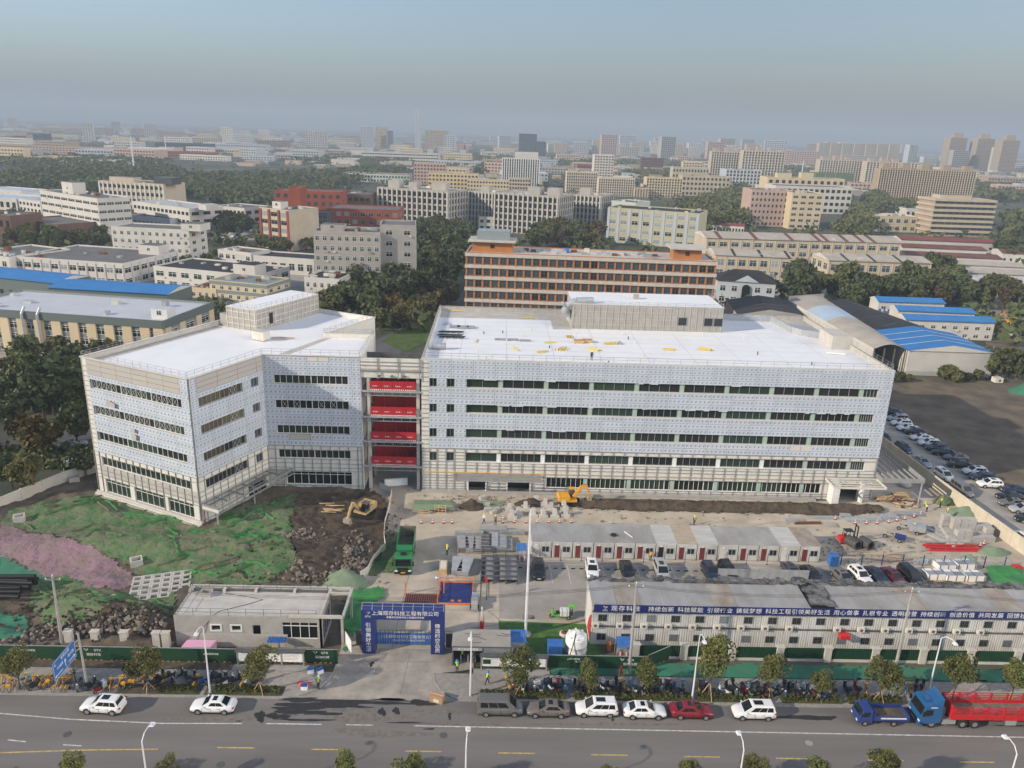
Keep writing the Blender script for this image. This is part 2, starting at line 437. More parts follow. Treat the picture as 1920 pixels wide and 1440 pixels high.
# entrance apron and yard
flat('entrance_apron', [(-17.7,75.4),(-18.8,72.6),(-20.4,71.5),(-22.6,71.0),(-1.6,71.0),(-3.6,71.5),(-5.0,72.6),(-6.1,75.5),(-1.5,76.4),(-1.5,80),(-17.6,80)], .006, 'apron')
YARD = [(-17.6,79.5),(3,79.5),(3,84),(84,84),(84,90),(83.4,105),(81.8,126),(80.4,152),(60,152),(60,123),(-12,124.2),(-12,140),(-21.5,140),(-21,123),(-19.0,118.5),(-17.6,113),(-17.0,104),(-17.6,96),(-18.2,88)]
yard = flat('site_yard', YARD, .004, 'yard')
flat('car_park', rect(1.5,62,86.5,101.3), .009, 'yard_grey')
def joint(x0,y0,x1,y1,w=.05):
    for q in line_quads([(x0,y0),(x1,y1)], w):
        b = MB(); b.face([(x,y,.0125) for x,y in q], 'asphalt_far'); b.build('slab_joint', yard)
for y in (83.6,88.2,92.6): joint(-17,y,2,y)
for x in (-11.5,-6.2,-1.2): joint(x,80,x+.3,100)
for (x0,y0,x1,y1) in ((-12.9,75.7,-11.8,79.5),(-17,77.4,-6,77.6),(-9.5,72,-9.2,79)): joint(x0,y0,x1,y1,.04)
mat('tyre_mark', (0.355,0.31,0.25), .9, var=.12, vs=.8)
rk_ = random.Random(14)
for k in range(26):
    x,y,a = rk_.choice(((-9,84),(-8,95),(-6,108),(5,112),(30,113),(55,112),(70,110),(-12,116),(10,91)))+(rk_.uniform(-.5,3.0),); x += rk_.uniform(-4,6); y += rk_.uniform(-3,3); cv = rk_.uniform(-.10,.10); L0,R0 = [],[]
    for j in range(16):
        a += cv; x += cos(a)*.8; y += sin(a)*.8; L0.append((x-.14*sin(a),y+.14*cos(a),.0128+.0001*k)); R0.append((x+.14*sin(a),y-.14*cos(a),.0128+.0001*k))
    if min(q[1] for q in L0) < 80 or max(q[1] for q in L0) > 117 or min(q[0] for q in L0) < -17 or max(q[0] for q in L0) > 79: continue
    b = MB(); b.add(L0+R0,[(16+j,17+j,j+1,j) for j in range(15)],'tyre_mark'); b.build('tyre_track', yard)
# parking bay lines
BAYS = [3.9 + 2.55*i for i in range(16)]
cp = bpy.data.objects['car_park']
for x in BAYS:
    for q in line_quads([(x,95.0),(x-.15,100.0)], .1):
        b = MB(); b.face([(a,c,.0135) for a,c in q], 'white_line'); b.build('bay_line', cp)
for q in line_quads([(3.9,100.0),(42,100.2)], .1):
    b = MB(); b.face([(a,c,.014) for a,c in q], 'white_line'); b.build('bay_line', cp)
WS = MB().box(-.28,.28,-.07,.07,0,.11,'black').mesh('wheel_stop')
for x in BAYS[:-1]:
    for dx in (.65, 1.85): obj('wheel_stop', WS, cp, (x+dx, 98.9, .012))
for x,y in ((13.8,90.2),(5.3,86.9)):
    b = MB(); b.box(-.75,.75,-.45,.45,0,.012,'rock'); b.build('drain_cover', cp, (x,y,.012))
flat('artificial_turf', [(1.9,77.4),(14.3,77.4),(13.1,85.6),(1.4,86.0)], .016, 'turf')
b = MB()
for q in line_quads([(8.0,88.6),(14.2,88.8),(13.3,85.9),(7.6,86.1),(8.0,88.6)], .1): b.face([(x,y,.02) for x,y in q], 'yellow_line')
b.build('yellow_box_marking', cp)

# right-hand lane, field, lane behind the site on the left
flat('lane', [(83.6,84),(96.5,84),(95,112),(92.3,140),(90.6,170),(89,200),(83.2,200),(81.6,150),(83,118)], .008, 'yard_grey')
flat('field', [(96.5,84),(230,84),(230,193),(150,196),(128,199),(104,199),(89,200),(90.6,170),(92.3,140),(95,112)], .002, 'field_soil')
flat('back_yard', [(60,152),(80.4,152),(83,200),(89,200),(89,206),(20,206),(-12,176),(-12,164),(60,164)], .0, 'yard_grey')
# ------------------------------------------------------------------ the new office building
class Face:
    def __init__(s, ox, oy, ang, L): s.o = (ox,oy); s.a = ang; s.d = (cos(ang),sin(ang)); s.n = (sin(ang),-cos(ang)); s.L = L
    def at(s, t, off=0.0, z=0.0): return (s.o[0]+s.d[0]*t+s.n[0]*off, s.o[1]+s.d[1]*t+s.n[1]*off, z)
PM = {}
def panel_mesh(w, h, m, th=.05):
    k = (round(w,2), round(h,2), m)
    if k not in PM:
        b = MB(); b.box(.025, w-.025, -th, 0, .028, h-.028, m); PM[k] = b.mesh('cladding_panel')
    return PM[k]
def wall_with_holes(face, z0, z1, holes, m, th=.35, s0=0.0, s1=None, reveal=None):
    """solid wall in face coordinates with real openings"""
    s1 = face.L if s1 is None else s1
    ss = sorted({s0, s1} | {v for h in holes for v in h[:2]}); zz = sorted({z0, z1} | {v for h in holes for v in h[2:4]})
    b = MB()
    b.T = Matrix.Translation(face.at(0)) @ Matrix.Rotation(face.a, 4, 'Z')
    for j in range(len(zz)-1):
        zc = (zz[j]+zz[j+1])/2; run = None
        for i in range(len(ss)-1):
            sc = (ss[i]+ss[i+1])/2
            solid = not any(h[0] < sc < h[1] and h[2] < zc < h[3] for h in holes)
            if solid: run = (run[0], ss[i+1]) if run else (ss[i], ss[i+1])
            if run and (not solid or i == len(ss)-2):
                b.box(run[0], run[1], 0, th, zz[j], zz[j+1], m); run = None
    return b
def film_rows(par, face, z0, z1, nrow, s0, s1, colw=3.65, m='film', skip=(), off=.07):
    """one object per panel"""
    h = (z1-z0)/nrow; hm = min((78,82,100), key=lambda k: abs(k/100-h)); mm = '%s_%d' % (m, hm) if m == 'film' else m
    k = ('back', round(s1-s0,2), round(z1-z0,2))
    if k not in PM:
        b = MB(); b.box(0,s1-s0,-.012,0,0,z1-z0,'backing'); PM[k] = b.mesh('backing_sheet')
    obj('backing_sheet', PM[k], par, face.at(s0, off-.055, z0), face.a)
    for j in range(nrow):
        s = s0; i = 0
        while s < s1-.05:
            w = min(colw, s1-s)
            if s1-s-w < .6: w = s1-s
            if (i,j) not in skip:
                obj('cladding_panel', panel_mesh(w, h, mm), par, face.at(s, off, z0+j*h), face.a)
            s += w; i += 1
WMESH = {}
def window_bay(par, face, s0, s1, z0, z1, gm='glass', nm=4, rec=.22, fm='frame_grey', transom=False, braces=False, name='window'):
    w = s1-s0; h = z1-z0; k = (round(w,2),round(h,2),nm,fm,transom,braces)
    if k not in WMESH:
        b = MB(); t = .06
        b.box(0,w,-.03,.05,0,t,fm); b.box(0,w,-.03,.05,h-t,h,fm)
        for i in range(nm+1):
            x = min(max(w*i/nm-.03, 0), w-.06); b.box(x,x+.06,-.04,.05,t,h-t,fm)
        if transom: b.box(0,w,-.035,.05,h*.76,h*.76+.07,fm)
        if braces:
            r_ = random.Random(int(w*1000))
            for i in range(nm):
                if r_.random() < .5:
                    a, c = w*i/nm+.08, w*(i+1)/nm-.08
                    b.beam((a,-.02,.1),(c,-.02,h-.1),.03,.03,'frame_white'); b.beam((a,-.025,h-.1),(c,-.025,.1),.03,.03,'frame_white')
        g = MB(); g.box(.02,w-.02,.06,.08,.02,h-.02,gm)
        WMESH[k] = (b.mesh('window'), {})
    fmesh, gms = WMESH[k]
    if gm not in gms:
        g = MB(); g.box(.02,w-.02,.06,.08,.02,h-.02,gm); gms[gm] = g.mesh('pane')
    o = obj(name, fmesh, par, face.at(s0,-rec,z0), face.a)
    obj('pane', gms[gm], o)
    return o
def studs(par, face, z0, z1, xs, zs, s0, s1, holes=(), off=.03):
    """grey sub-frame rails, each its own part, cut around the openings"""
    for s in xs:
        segs = [(z0,z1)]
        for h in holes:
            if h[0] < s < h[1]:
                ns = []
                for a,c in segs:
                    if h[2] > a and h[3] < c: ns += [(a,h[2]),(h[3],c)]
                    elif h[2] <= a < h[3] < c: ns.append((h[3],c))
                    elif a < h[2] < c <= h[3]: ns.append((a,h[2]))
                    elif h[2] <= a and c <= h[3]: pass
                    else: ns.append((a,c))
                segs = ns
        for a,c in segs:
            if c-a < .1: continue
            k = ('v',round(c-a,2))
            if k not in PM:
                b = MB(); b.box(-.045,.045,-.09,0,0,c-a,'stud'); PM[k] = b.mesh('stud')
            obj('stud', PM[k], par, face.at(s,off,a), face.a)
    for z in zs:
        segs = [(s0,s1)]
        for h in holes:
            if h[2] < z < h[3]:
                ns = []
                for a,c in segs:
                    if h[0] > a and h[1] < c: ns += [(a,h[0]),(h[1],c)]
                    elif h[0] <= a < h[1] < c: ns.append((h[1],c))
                    elif a < h[0] < c <= h[1]: ns.append((a,h[0]))
                    elif h[0] <= a and c <= h[1]: pass
                    else: ns.append((a,c))
                segs = ns
        for a,c in segs:
            if c-a < .2: continue
            k = ('h',round(c-a,2))
            if k not in PM:
                b = MB(); b.box(0,c-a,-.065,0,-.04,.04,'stud'); PM[k] = b.mesh('rail')
            obj('rail', PM[k], par, face.at(a,off,z), face.a)
def railing(par, face, z, s0, s1, h=.9, step=2.0, off=-.3, name='roof_railing', m='steel'):
    b = MB(); n = max(1, int((s1-s0)/step))
    for i in range(n+1):
        s = s0+(s1-s0)*i/n; b.tube(face.at(s,off,z), face.at(s,off,z+h), .03, m, 4)
    for zz in (z+h*.5, z+h): b.tube(face.at(s0,off,zz), face.at(s1,off,zz), .025, m, 4)
    return b.build(name, par)

WZ = [(19.1,20.6),(14.6,16.1),(10.1,11.7),(5.7,7.3)]
# ---- east wing
east = thing('office_wing', 'long five-storey office wing in blue-white filmed cladding with a white roof', 'building', (0,0,0))
fe = Face(-12.0, 123.6, 0.0, 79.1)
X0 = -12.0
def S(x): return x - X0
holes = []
cols_x = [1.2 + 7.62*i for i in range(9)]           # column centres
for (z0,z1) in WZ:
    holes += [(S(-10.7),S(-9.45),z0,z1),(S(-7.8),S(-6.5),z0,z1),(S(-4.5),S(64.9),z0,z1)]
holes += [(S(9.6),S(57.9),1.05,2.95),(S(-3.9),S(-1.0),0.0,2.2),(S(2.9),S(6.7),0.0,2.4),(S(60.6),S(64.5),0,2.7)]
b = wall_with_holes(fe, 0, 23.9, holes, 'membrane', .35)
b.T = None
# side and rear walls, floors behind the glass
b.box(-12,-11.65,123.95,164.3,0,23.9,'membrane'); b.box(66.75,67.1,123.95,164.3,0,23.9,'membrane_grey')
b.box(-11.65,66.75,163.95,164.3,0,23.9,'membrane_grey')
b.build('wall', east)
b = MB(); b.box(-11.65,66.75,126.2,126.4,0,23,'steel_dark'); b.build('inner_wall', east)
for k,z in enumerate((4.4,8.9,13.4,17.9)):
    b = MB(); b.box(-11.65,66.75,123.95,126.2,z,z+.25,'concrete'); b.build('floor_slab', east)
b = MB(); b.box(-11.65,66.75,123.95,163.95,22.6,23.0,'roof_bare','white_roof'); rf = b.build('roof', east)
flat('bare_strip', rect(-11.5,15,157.6,163.9), 23.006, 'roof_bare', None, rf)
flat('bare_strip', rect(-11.5,-2.2,124.1,126.6), 23.006, 'roof_bare', None, rf)
flat('bare_strip', rect(11.5,15.2,150,157.6), 23.008, 'roof_bare', None, rf)
for k in range(11):
    b = MB(); y = 127+3.4*k; b.box(-11.4,66.5 if y < 138 else (62 if y < 146 else 58),y,y+.05,23.003,23.012,'galv'); b.build('membrane_seam', rf)
for k in range(9):
    b = MB(); x = -6+8.2*k; b.box(x,x+.05,124.2,157 if x < 12 else 150.6,23.002,23.010,'galv'); b.build('membrane_seam', rf)
rv = random.Random(8)
for k in range(22):
    x,y = rv.uniform(-9,62),rv.uniform(126,149); b = MB(); b.tube((0,0,0),(0,0,rv.uniform(.3,.7)),.11,rv.choice(('tube_yellow','offwhite','offwhite','steel_dark')),7); b.build('roof_outlet', rf, (x,y,23.0))
# coping
b = MB(); b.box(-12.05,67.15,123.52,124.0,23.9,23.98,'offwhite'); b.build('coping', east)
for q in ((-12.05,-11.6,124.0,164.35),(-11.6,15,163.9,164.35),(45.4,66.6,163.9,164.35),(66.7,67.15,124.0,164.35)):
    b = MB(); b.box(*q,23.9,24.0,'concrete'); b.build('parapet', east)
railing(east, fe, 23.98, .5, 78.9, .9, 2.2, -.35)
railing(east, Face(66.9,124,pi/2,40), 24.0, 0, 40, .9, 2.0, 0)
railing(east, Face(-11.8,124,pi/2,40), 24.0, 0, 40, .35, 2.0, 0)
# film panels above 8.1 m
A, B_ = S(-10.7), 79.1
film_rows(east, fe, 20.6, 23.9, 4, A, B_)
film_rows(east, fe, 16.1, 19.1, 3, A, B_)
film_rows(east, fe, 11.7, 14.6, 3, A, B_)
film_rows(east, fe, 8.1, 10.1, 2, A, B_, skip=((17,1),))
obj('cladding_panel', panel_mesh(1.8,.98,'panel_bare'), east, fe.at(A+17*3.65+.02,.07,9.1)); obj('cladding_panel', panel_mesh(1.8,.98,'panel_bare'), east, fe.at(A+17*3.65+1.85,.07,9.1))
for z0,z1 in WZ[:3]:
    film_rows(east, fe, z0, z1, 2, S(-9.45), S(-7.8)); film_rows(east, fe, z0, z1, 2, S(-6.5), S(-4.5)); film_rows(east, fe, z0, z1, 2, S(64.9), B_)
# windows
for r,(z0,z1) in enumerate(WZ):
    for a,c in ((-10.7,-9.45),(-7.8,-6.5)): window_bay(east, fe, S(a), S(c), z0, z1, 'glass_green', 2)
    edges = [-4.5] + cols_x + [64.9]
    for i in range(len(edges)-1):
        a = edges[i] + (0 if i == 0 else .36); c = edges[i+1] - (0 if i == len(edges)-2 else .36)
        if c-a < .8: continue
        window_bay(east, fe, S(a), S(c), z0, z1, ('glass','glass_green')[(i*7+r*3) % 3 == 0], 2 if i == 0 else 6 if r > 0 else 4, fm='frame_grey' if r < 3 else 'frame_grey')
    for cx in cols_x[:-1] if cols_x[-1] > 64 else cols_x:
        k = ('col', round(z1-z0,2), r == 3 and cx < 50)
        if k not in PM:
            mb = MB(); mb.box(-.34,.34,0,.5,0,z1-z0,'white' if k[2] else 'green_col'); PM[k] = mb.mesh('column')
        obj('column', PM[k], east, (cx,123.72,z0))
gl = [9.6 + 48.3/7*i for i in range(8)]
for i in range(7): window_bay(east, fe, S(gl[i]+.02), S(gl[i+1]-.02), 1.05, 2.95, 'glass_green' if i % 3 else 'glass', 8, fm='frame_white', transom=False)
for cx in cols_x[2:8]:
    mb = MB(); mb.box(-.34,.34,0,.2,0,1.8,'green_col'); mb.build('column', east, (cx,123.7,1.1))
# white sills and lintel trays
for (z0,z1) in WZ:
    mb = MB(); mb.box(S(-4.6)+X0,65.0,123.42,123.6,z0-.09,z0-.015,'frame_white'); mb.build('window_sill', east)
for i in range(26):
    x = -3 + rnd.random()*66; z = WZ[rnd.choice((1,1,2,0))][1]
    mb = MB(); mb.cbox((0,0,0),(rnd.uniform(.6,2.2),.10,.09),'white',ry=rnd.uniform(-.04,.04)); mb.build('loose_flashing', east, (x,123.48,z-.05))
# sub-frame on the lower storeys
lowh = [h for h in holes if h[2] < 8]
studs(east, fe, .1, 8.05, [0.0+.06, S(-10.68), S(-9.4), S(-7.85), S(-6.45), S(-4.55)] + [S(-4.55)+1.96*i for i in range(1,36)] + [78.9], [.55,1.0,3.05,3.65,4.4,5.0,5.62,7.38,8.02], 0.1, 79.0, lowh)
for z in (2.0,2.6,1.5,6.2,6.8): studs(east, fe, 0, 0, [], [z], 0.1, S(-4.55), lowh)
for z in [8.8+.8*i for i in range(19)]: studs(east, fe, 0,0,[],[z],0.02,1.28)
mb = MB(); mb.box(-12,9.4,123.44,123.5,3.62,3.74,'yellow'); mb.build('timber_batten', east); mb = MB(); mb.box(9.6,57,123.44,123.5,3.62,3.70,'timber'); mb.build('timber_batten', east)
# canopies as open steel frames
def canopy(par, x0, x1, y0, y1, z, nb, along='x', hd=.5, m='steel', name='canopy'):
    t = MB()
    for q in (((x0,y0),(x1,y0)),((x1,y0),(x1,y1)),((x1,y1),(x0,y1)),((x0,y1),(x0,y0))):
        t.beam((*q[0],z),(*q[1],z),.14,hd,m)
    o = t.build(name, par)
    for i in range(1,nb):
        t = MB()
        if along == 'x':
            y = y0+(y1-y0)*i/nb; t.beam((x0+.1,y,z),(x1-.1,y,z),.09,.22,m)
        else:
            x = x0+(x1-x0)*i/nb; t.beam((x,y0+.1,z),(x,y1-.1,z),.1,.3,m)
        t.build('beam', o)
    return o
canopy(east, -6.2, 8.6, 120.9, 123.3, 3.35, 4, 'x', .28)
canopy(east, 58.3, 67.4, 119.6, 123.3, 4.15, 4, 'x', .35, 'offwhite')
mb = MB(); mb.box(59.2,60.4,121.5,123.5,0,3.9,'white'); mb.build('pier', east); mb = MB(); mb.box(64.6,65.0,122.4,123.5,0,3.9,'white'); mb.build('pier', east)
canopy(east, 67.2, 74.6, 121.2, 141, 5.0, 6, 'y', .8, 'steel')
for y in (121.3,140.5):
    mb = MB(); mb.tube((74.3,y,0),(74.3,y,4.7),.14,'steel',8); mb.build('canopy_post', east)
for x0,x1 in ((-3.9,-1.0),(2.9,6.7),(60.6,64.5)):
    mb = MB(); mb.box(x0,x1,123.9,125.5,0,.02,'yard'); mb.build('doorway_floor', east)
for x in (-4.15,-1.0,2.65,6.7): 
    mb = MB(); mb.box(x,x+.25,123.3,123.6,0,2.5,'frame_white'); mb.build('door_jamb', east)
mb = MB(); mb.box(-12,57,122.6,123.5,0,.35,'concrete'); mb.build('plinth', east)
# penthouse on the roof with its stud grid
pe = MB(); pe.box(15.3,45.4,151.0,163.6,23,28,'concrete','white_roof'); ph = pe.build('penthouse', east)
fp = Face(15.3,151.0,0,30.1)
for i in range(24):
    mb = MB(); mb.box(-.05,.05,-.1,0,0,4.9,'concrete_lt'); mb.build('stud', ph, fp.at(.2+29.7*i/23,.0,23.05))
for z in (24.0,25.2,26.6,27.6):
    mb = MB(); mb.box(15.4,35.6,150.93,150.97,z-.05,z+.05,'concrete_lt'); mb.build('rail', ph)
for x in (36.4,41.6,43.6):
    mb = MB(); mb.box(x,x+1.8,150.9,151.02,24.2,25.9,'frame_grey'); wq = mb.build('window', ph); mb = MB(); mb.box(x+.1,x+1.7,150.87,150.9,24.3,25.8,'glass'); mb.build('pane', wq)
railing(east, fp, 28, .2, 29.9, .6, 1.8, -.2); railing(east, Face(45.3,151.2,pi/2,12), 28, 0, 12, .6, 1.8, .05)
mb = MB(); mb.tube((14.2,152.6,25.6),(14.2,156,25.6),.8,'galv',12); mb.path([(14.2,153,26),(14.2,152.2,27.4),(16,152.2,28.4),(19.5,152.3,28.5)],.7,'galv',12); mb.build('ventilation_duct', east)
mb = MB(); mb.box(28.3,29.4,157,158,28,28.9,'concrete'); mb.build('roof_vent', east)
# sunken terrace with metal lined edge on the right of the roof
edge = [(45.4,162.0),(59.0,162.0),(60.0,152.0),(61.2,149.8),(64.6,148.2),(66.7,146.6)]
te = MB()
for (x0,y0),(x1,y1) in zip(edge[:-1],edge[1:]): te.beam((x0,y0,23.65),(x1,y1,23.65),.25,1.3,'galv')
te.build('terrace_edge', east)
flat('terrace_floor', edge + [(66.7,163.9),(45.4,163.9)], 23.02, 'roof_bare', None, rf)
flat('terrace_mat', [(60.2,152.2),(61.3,150.1),(66.6,147),(66.6,158),(59.6,161.5)], 23.03, 'galv', None, rf)
tb = MB(); tb.box(63.2,67.0,140.2,146.4,23.02,25.5,'concrete_lt'); tb.build('lift_overrun', east)

# ---- west wing: a block turned by 26 degrees plus a straight stub
west = thing('office_wing', 'angular five-storey office wing with plain grey top panels and green netting around it', 'building', (0,0,0))
W1 = Vector((-65.6,119.7)); ua = atan2(-10.1,20.6); U = Vector((cos(ua),sin(ua))); V = Vector((-sin(ua),cos(ua)))
def uv(u,v): p = W1+U*u+V*v; return (p.x,p.y)
UL, VL = 23.0, 47.3
f1 = Face(*uv(0,0), ua, UL); f2 = Face(*uv(UL,0), ua+pi/2, 15.6); f3 = Face(-38.2,123.6,0,16.2)
outline = [uv(0,0),uv(UL,0),uv(UL,15.5),(-38.2,123.6),(-22.0,123.6),(-22.1,138.4),uv(22.9,32),uv(23.2,VL),uv(0,VL)]
W1Z = [(19.0,20.5),(14.6,16.1),(10.1,11.6),(5.6,7.1)]
h1 = [(1.7,UL-1.6,z0,z1) for z0,z1 in W1Z] + [(1.9,7.6,.75,3.2),(8.6,15.2,.75,3.2),(16.1,21.6,.75,3.2)]
h2 = [(1.6,10.6,z0,z1) for z0,z1 in W1Z] + [(12.6,14.2,z0,z1) for z0,z1 in W1Z] + [(10.3,14.6,.2,3.0)]
h3 = [(1.75,14.0,z0,z1) for z0,z1 in W1Z] + [(2.9,14.1,.7,3.1)]
for f,h in ((f1,h1),(f2,h2),(f3,h3)):
    mb = wall_with_holes(f, .0, 23.9, h, 'membrane', .3); mb.build('wall', west)
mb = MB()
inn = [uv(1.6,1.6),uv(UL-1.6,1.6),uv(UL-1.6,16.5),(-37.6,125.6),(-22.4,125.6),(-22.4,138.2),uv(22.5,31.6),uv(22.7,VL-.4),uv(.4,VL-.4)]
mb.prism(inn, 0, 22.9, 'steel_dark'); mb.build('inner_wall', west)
for z in (4.4,8.9,13.4,17.9):
    mb = MB(); mb.prism([uv(.3,.3),uv(UL-.3,.3),uv(UL-.3,16),(-37.9,123.95),(-22.4,123.95),(-22.4,138.2),uv(22.5,31.6),uv(22.7,VL-.4),uv(.4,VL-.4)], z, z+.25, 'concrete'); mb.build('floor_slab', west)
mb = MB()
for p,q in zip(outline[4:],outline[5:]+outline[:1]):
    mb.prism([p,q,tuple(Vector(q)+(Vector((q[0]-p[0],q[1]-p[1])).normalized().orthogonal()*.3)),tuple(Vector(p)+(Vector((q[0]-p[0],q[1]-p[1])).normalized().orthogonal()*.3))], 0, 23.9, 'membrane')
mb.build('rear_wall', west)
mb = MB(); mb.prism([tuple(Vector(p)*1.0) for p in [uv(.25,.25),uv(UL-.25,.25),uv(UL-.25,15.3),(-38.0,123.9),(-22.3,123.9),(-22.4,138.1),uv(22.6,31.8),uv(22.9,VL-.3),uv(.3,VL-.3)]], 22.9, 23.15, 'roof_bare', 'white_roof'); wr = mb.build('roof', west)
flat('bare_strip', [(-37.2,124.6),(-35.4,124.6),(-29.6,138.1),(-31.0,138.3)], 23.157, 'roof_bare', None, wr)
flat('bare_strip', [uv(.4,1.0),uv(2.2,1.0),uv(2.2,28),uv(.4,28)], 23.157, 'roof_bare', None, wr)
def coping_run(par, pp, z0, z1, w, m, name='parapet'):
    for p,q in zip(pp[:-1],pp[1:]):
        mb = MB(); mb.beam((*p,(z0+z1)/2),(*q,(z0+z1)/2),w,z1-z0,m); mb.build(name, par)
coping_run(west, outline+[outline[0]], 23.9, 24.0, .42, 'offwhite')
coping_run(west, [uv(.3,.5),uv(.3,VL-.5)], 23.2, 23.9, .2, 'concrete_lt')
railing(west, f1, 24, .2, UL-.2, .9, 1.6, -.25); railing(west, f2, 24, 0, 15.5, .9, 1.6, -.25); railing(west, f3, 24, 0, 16, .9, 1.6, -.25)
railing(west, Face(*uv(0,VL),ua-pi/2,VL), 24, 0, VL, .8, 1.6, -.25)
railing(west, Face(-22.1,138.4,pi,9), 24, 0, 9, .9, 1.6, -.2); railing(west, Face(-22.0,123.8,pi/2,14.5), 24, 0, 14.5, .9, 1.6, -.2); railing(west, Face(*uv(23,32),ua+pi/2,15), 24, 0, 15, .7, 1.6, -.2)
# cladding: plain top panels, then film
film_rows(west, f1, 21.3, 23.75, 3, 1.3, UL-1.6, 3.35, 'panel_plain'); film_rows(west, f1, 21.3, 23.75, 3, UL-1.6, UL)
film_rows(west, f1, 20.5, 21.3, 1, 1.3, UL)
film_rows(west, f1, 16.1, 19.0, 3, 1.3, UL); film_rows(west, f1, 11.6, 14.6, 3, 1.3, UL); film_rows(west, f1, 8.0, 10.1, 2, 1.3, UL)
film_rows(west, f2, 21.3, 23.75, 3, 1.4, 15.4, 4.2, 'panel_plain'); film_rows(west, f2, 20.5, 23.75, 4, 0.1, 1.4); film_rows(west, f2, 20.5, 21.3, 1, 1.4, 15.4)
film_rows(west, f2, 16.1, 19.0, 3, .1, 15.4); film_rows(west, f2, 11.6, 14.6, 3, .1, 15.4); film_rows(west, f2, 8.0, 10.1, 2, .1, 15.4)
film_rows(west, f3, 20.5, 23.8, 4, .1, 16.15, skip=((2,3),)); film_rows(west, f3, 16.1, 19.0, 3, .1, 16.15); film_rows(west, f3, 11.6, 14.6, 3, .1, 16.15); film_rows(west, f3, 8.0, 10.1, 2, .1, 16.15, skip=((1,1),))
obj('cladding_panel', panel_mesh(1.8,.8,'panel_bare'), west, f3.at(7.42,.07,22.98)); obj('cladding_panel', panel_mesh(1.75,.8,'panel_bare'), west, f3.at(9.25,.07,22.98)); obj('cladding_panel', panel_mesh(3.6,1.0,'panel_plain'), west, f3.at(3.77,.07,9.05))
for z0,z1 in W1Z[:3]:
    film_rows(west, f1, z0, z1, 2, UL-1.6, UL); film_rows(west, f1, z0, z1, 2, 1.3, 1.7)
    film_rows(west, f2, z0, z1, 2, .1, 1.6); film_rows(west, f2, z0, z1, 2, 10.6, 12.6); film_rows(west, f2, z0, z1, 2, 14.2, 15.4)
    film_rows(west, f3, z0, z1, 2, .1, 1.75); film_rows(west, f3, z0, z1, 2, 14.0, 16.15)
for r,(z0,z1) in enumerate(W1Z):
    for i in range(3): window_bay(west, f1, 1.7+6.567*i, 1.7+6.567*(i+1), z0, z1, ('glass','glass_green')[(i+r)%2], 6, fm='frame_white', braces=r < 2)
    window_bay(west, f2, 1.6, 6.1, z0, z1, 'glass_olive' if r < 3 else 'glass', 5, fm='frame_grey'); window_bay(west, f2, 6.1, 10.6, z0, z1, 'glass_olive' if r < 2 else 'glass', 5, fm='frame_grey', braces=True)
    window_bay(west, f2, 12.6, 14.2, z0, z1, 'glass_blue', 2, fm='frame_grey')
    for i in range(2): window_bay(west, f3, 1.75+6.125*i, 1.75+6.125*(i+1), z0, z1, ('glass_green','glass')[(i+r)%2], 6, fm='frame_white', braces=r == 1)
for s0,s1 in ((1.9,7.6),(8.6,15.2),(16.1,21.6)): window_bay(west, f1, s0, s1, .75, 3.2, 'glass_green', 5, fm='frame_white', transom=True)
window_bay(west, f3, 2.9, 14.1, .7, 3.1, 'glass', 9, fm='frame_white', transom=True); window_bay(west, f2, 10.3, 14.6, .2, 3.0, 'glass', 3)
for f,hh,L in ((f1,h1,UL),(f2,h2,15.4),(f3,h3,16.1)):
    lo = [h for h in hh if h[2] < 8]
    studs(west, f, .2, 7.95, [.05]+[1.3+1.56*i for i in range(int((L-1.3)/1.56)+1)]+[L-.06], [.6,3.3,3.9,4.7,5.5,7.2,7.95], 0, L, lo)
for z in [8.6+.82*i for i in range(18)]: studs(west, f1, 0,0,[],[z],.02,1.28)
mb = MB(); mb.T = Matrix.Translation(f1.at(0)) @ Matrix.Rotation(ua,4,'Z'); mb.box(1.3,UL-.1,-.03,0,3.6,5.3,'membrane_grey'); mb.build('bare_blockwork', west)
for k,(o_,h_) in enumerate(((.25,.75),(.6,.45),(.95,.2))):
    mb = MB(); mb.T = Matrix.Translation(f1.at(0)) @ Matrix.Rotation(ua,4,'Z'); mb.box(-.3,UL+.3,-o_,0,-.3,h_,('concrete_lt','offwhite','concrete')[k]); mb.build('plinth', west)
# loose panels hung on the facade
for s,z,w,h in ((6.3,17.2,1.9,.8),(10.6,13.6,.9,.6),(10.7,12.5,1.0,1.0)):
    mb = MB(); mb.cbox((0,0,0),(w,.06,h),'panel_plain',ry=.2); mb.build('hoisted_panel', west, f1.at(s,.5,z), ua)
# west canopy, rotated frame along the right-hand face
can = thing('canopy_frame', 'open steel canopy frame on the shaded face of the angular wing', 'canopy', f2.at(0,0,0), f2.a)
cz = 3.55
mb = MB()
for q in (((.2,-.15),(17.2,-.15)),((17.2,-.15),(17.2,-3.6)),((17.2,-3.6),(.2,-3.6)),((.2,-3.6),(.2,-.15))): mb.beam((*q[0],cz),(*q[1],cz),.2,.28,'stud'); mb.beam((*q[0],cz-.8),(*q[1],cz-.8),.18,.2,'stud')
mb.build('edge_frame', can)
mb = MB(); mb.box(.15,.2,-3.6,-.15,cz-.8,cz,'offwhite'); mb.build('end_plate', can)
for i in range(1,6):
    mb = MB(); x = .2+17*i/6; mb.beam((x,-.2,cz),(x,-3.55,cz),.18,.22,'stud'); mb.beam((x,-3.6,cz-.8),(x,-3.6,cz),.12,.12,'stud'); mb.build('beam', can)
for y in (-1.0,-1.9,-2.8):
    mb = MB(); mb.beam((.25,y,cz),(17.1,y,cz),.06,.1,'steel'); mb.build('beam', can)
for x in (1.0,9,16.5):
    mb = MB(); mb.tube((x,-2.4,0),(x,-2.4,cz-.1),.13,'galv',8); mb.build('post', can)
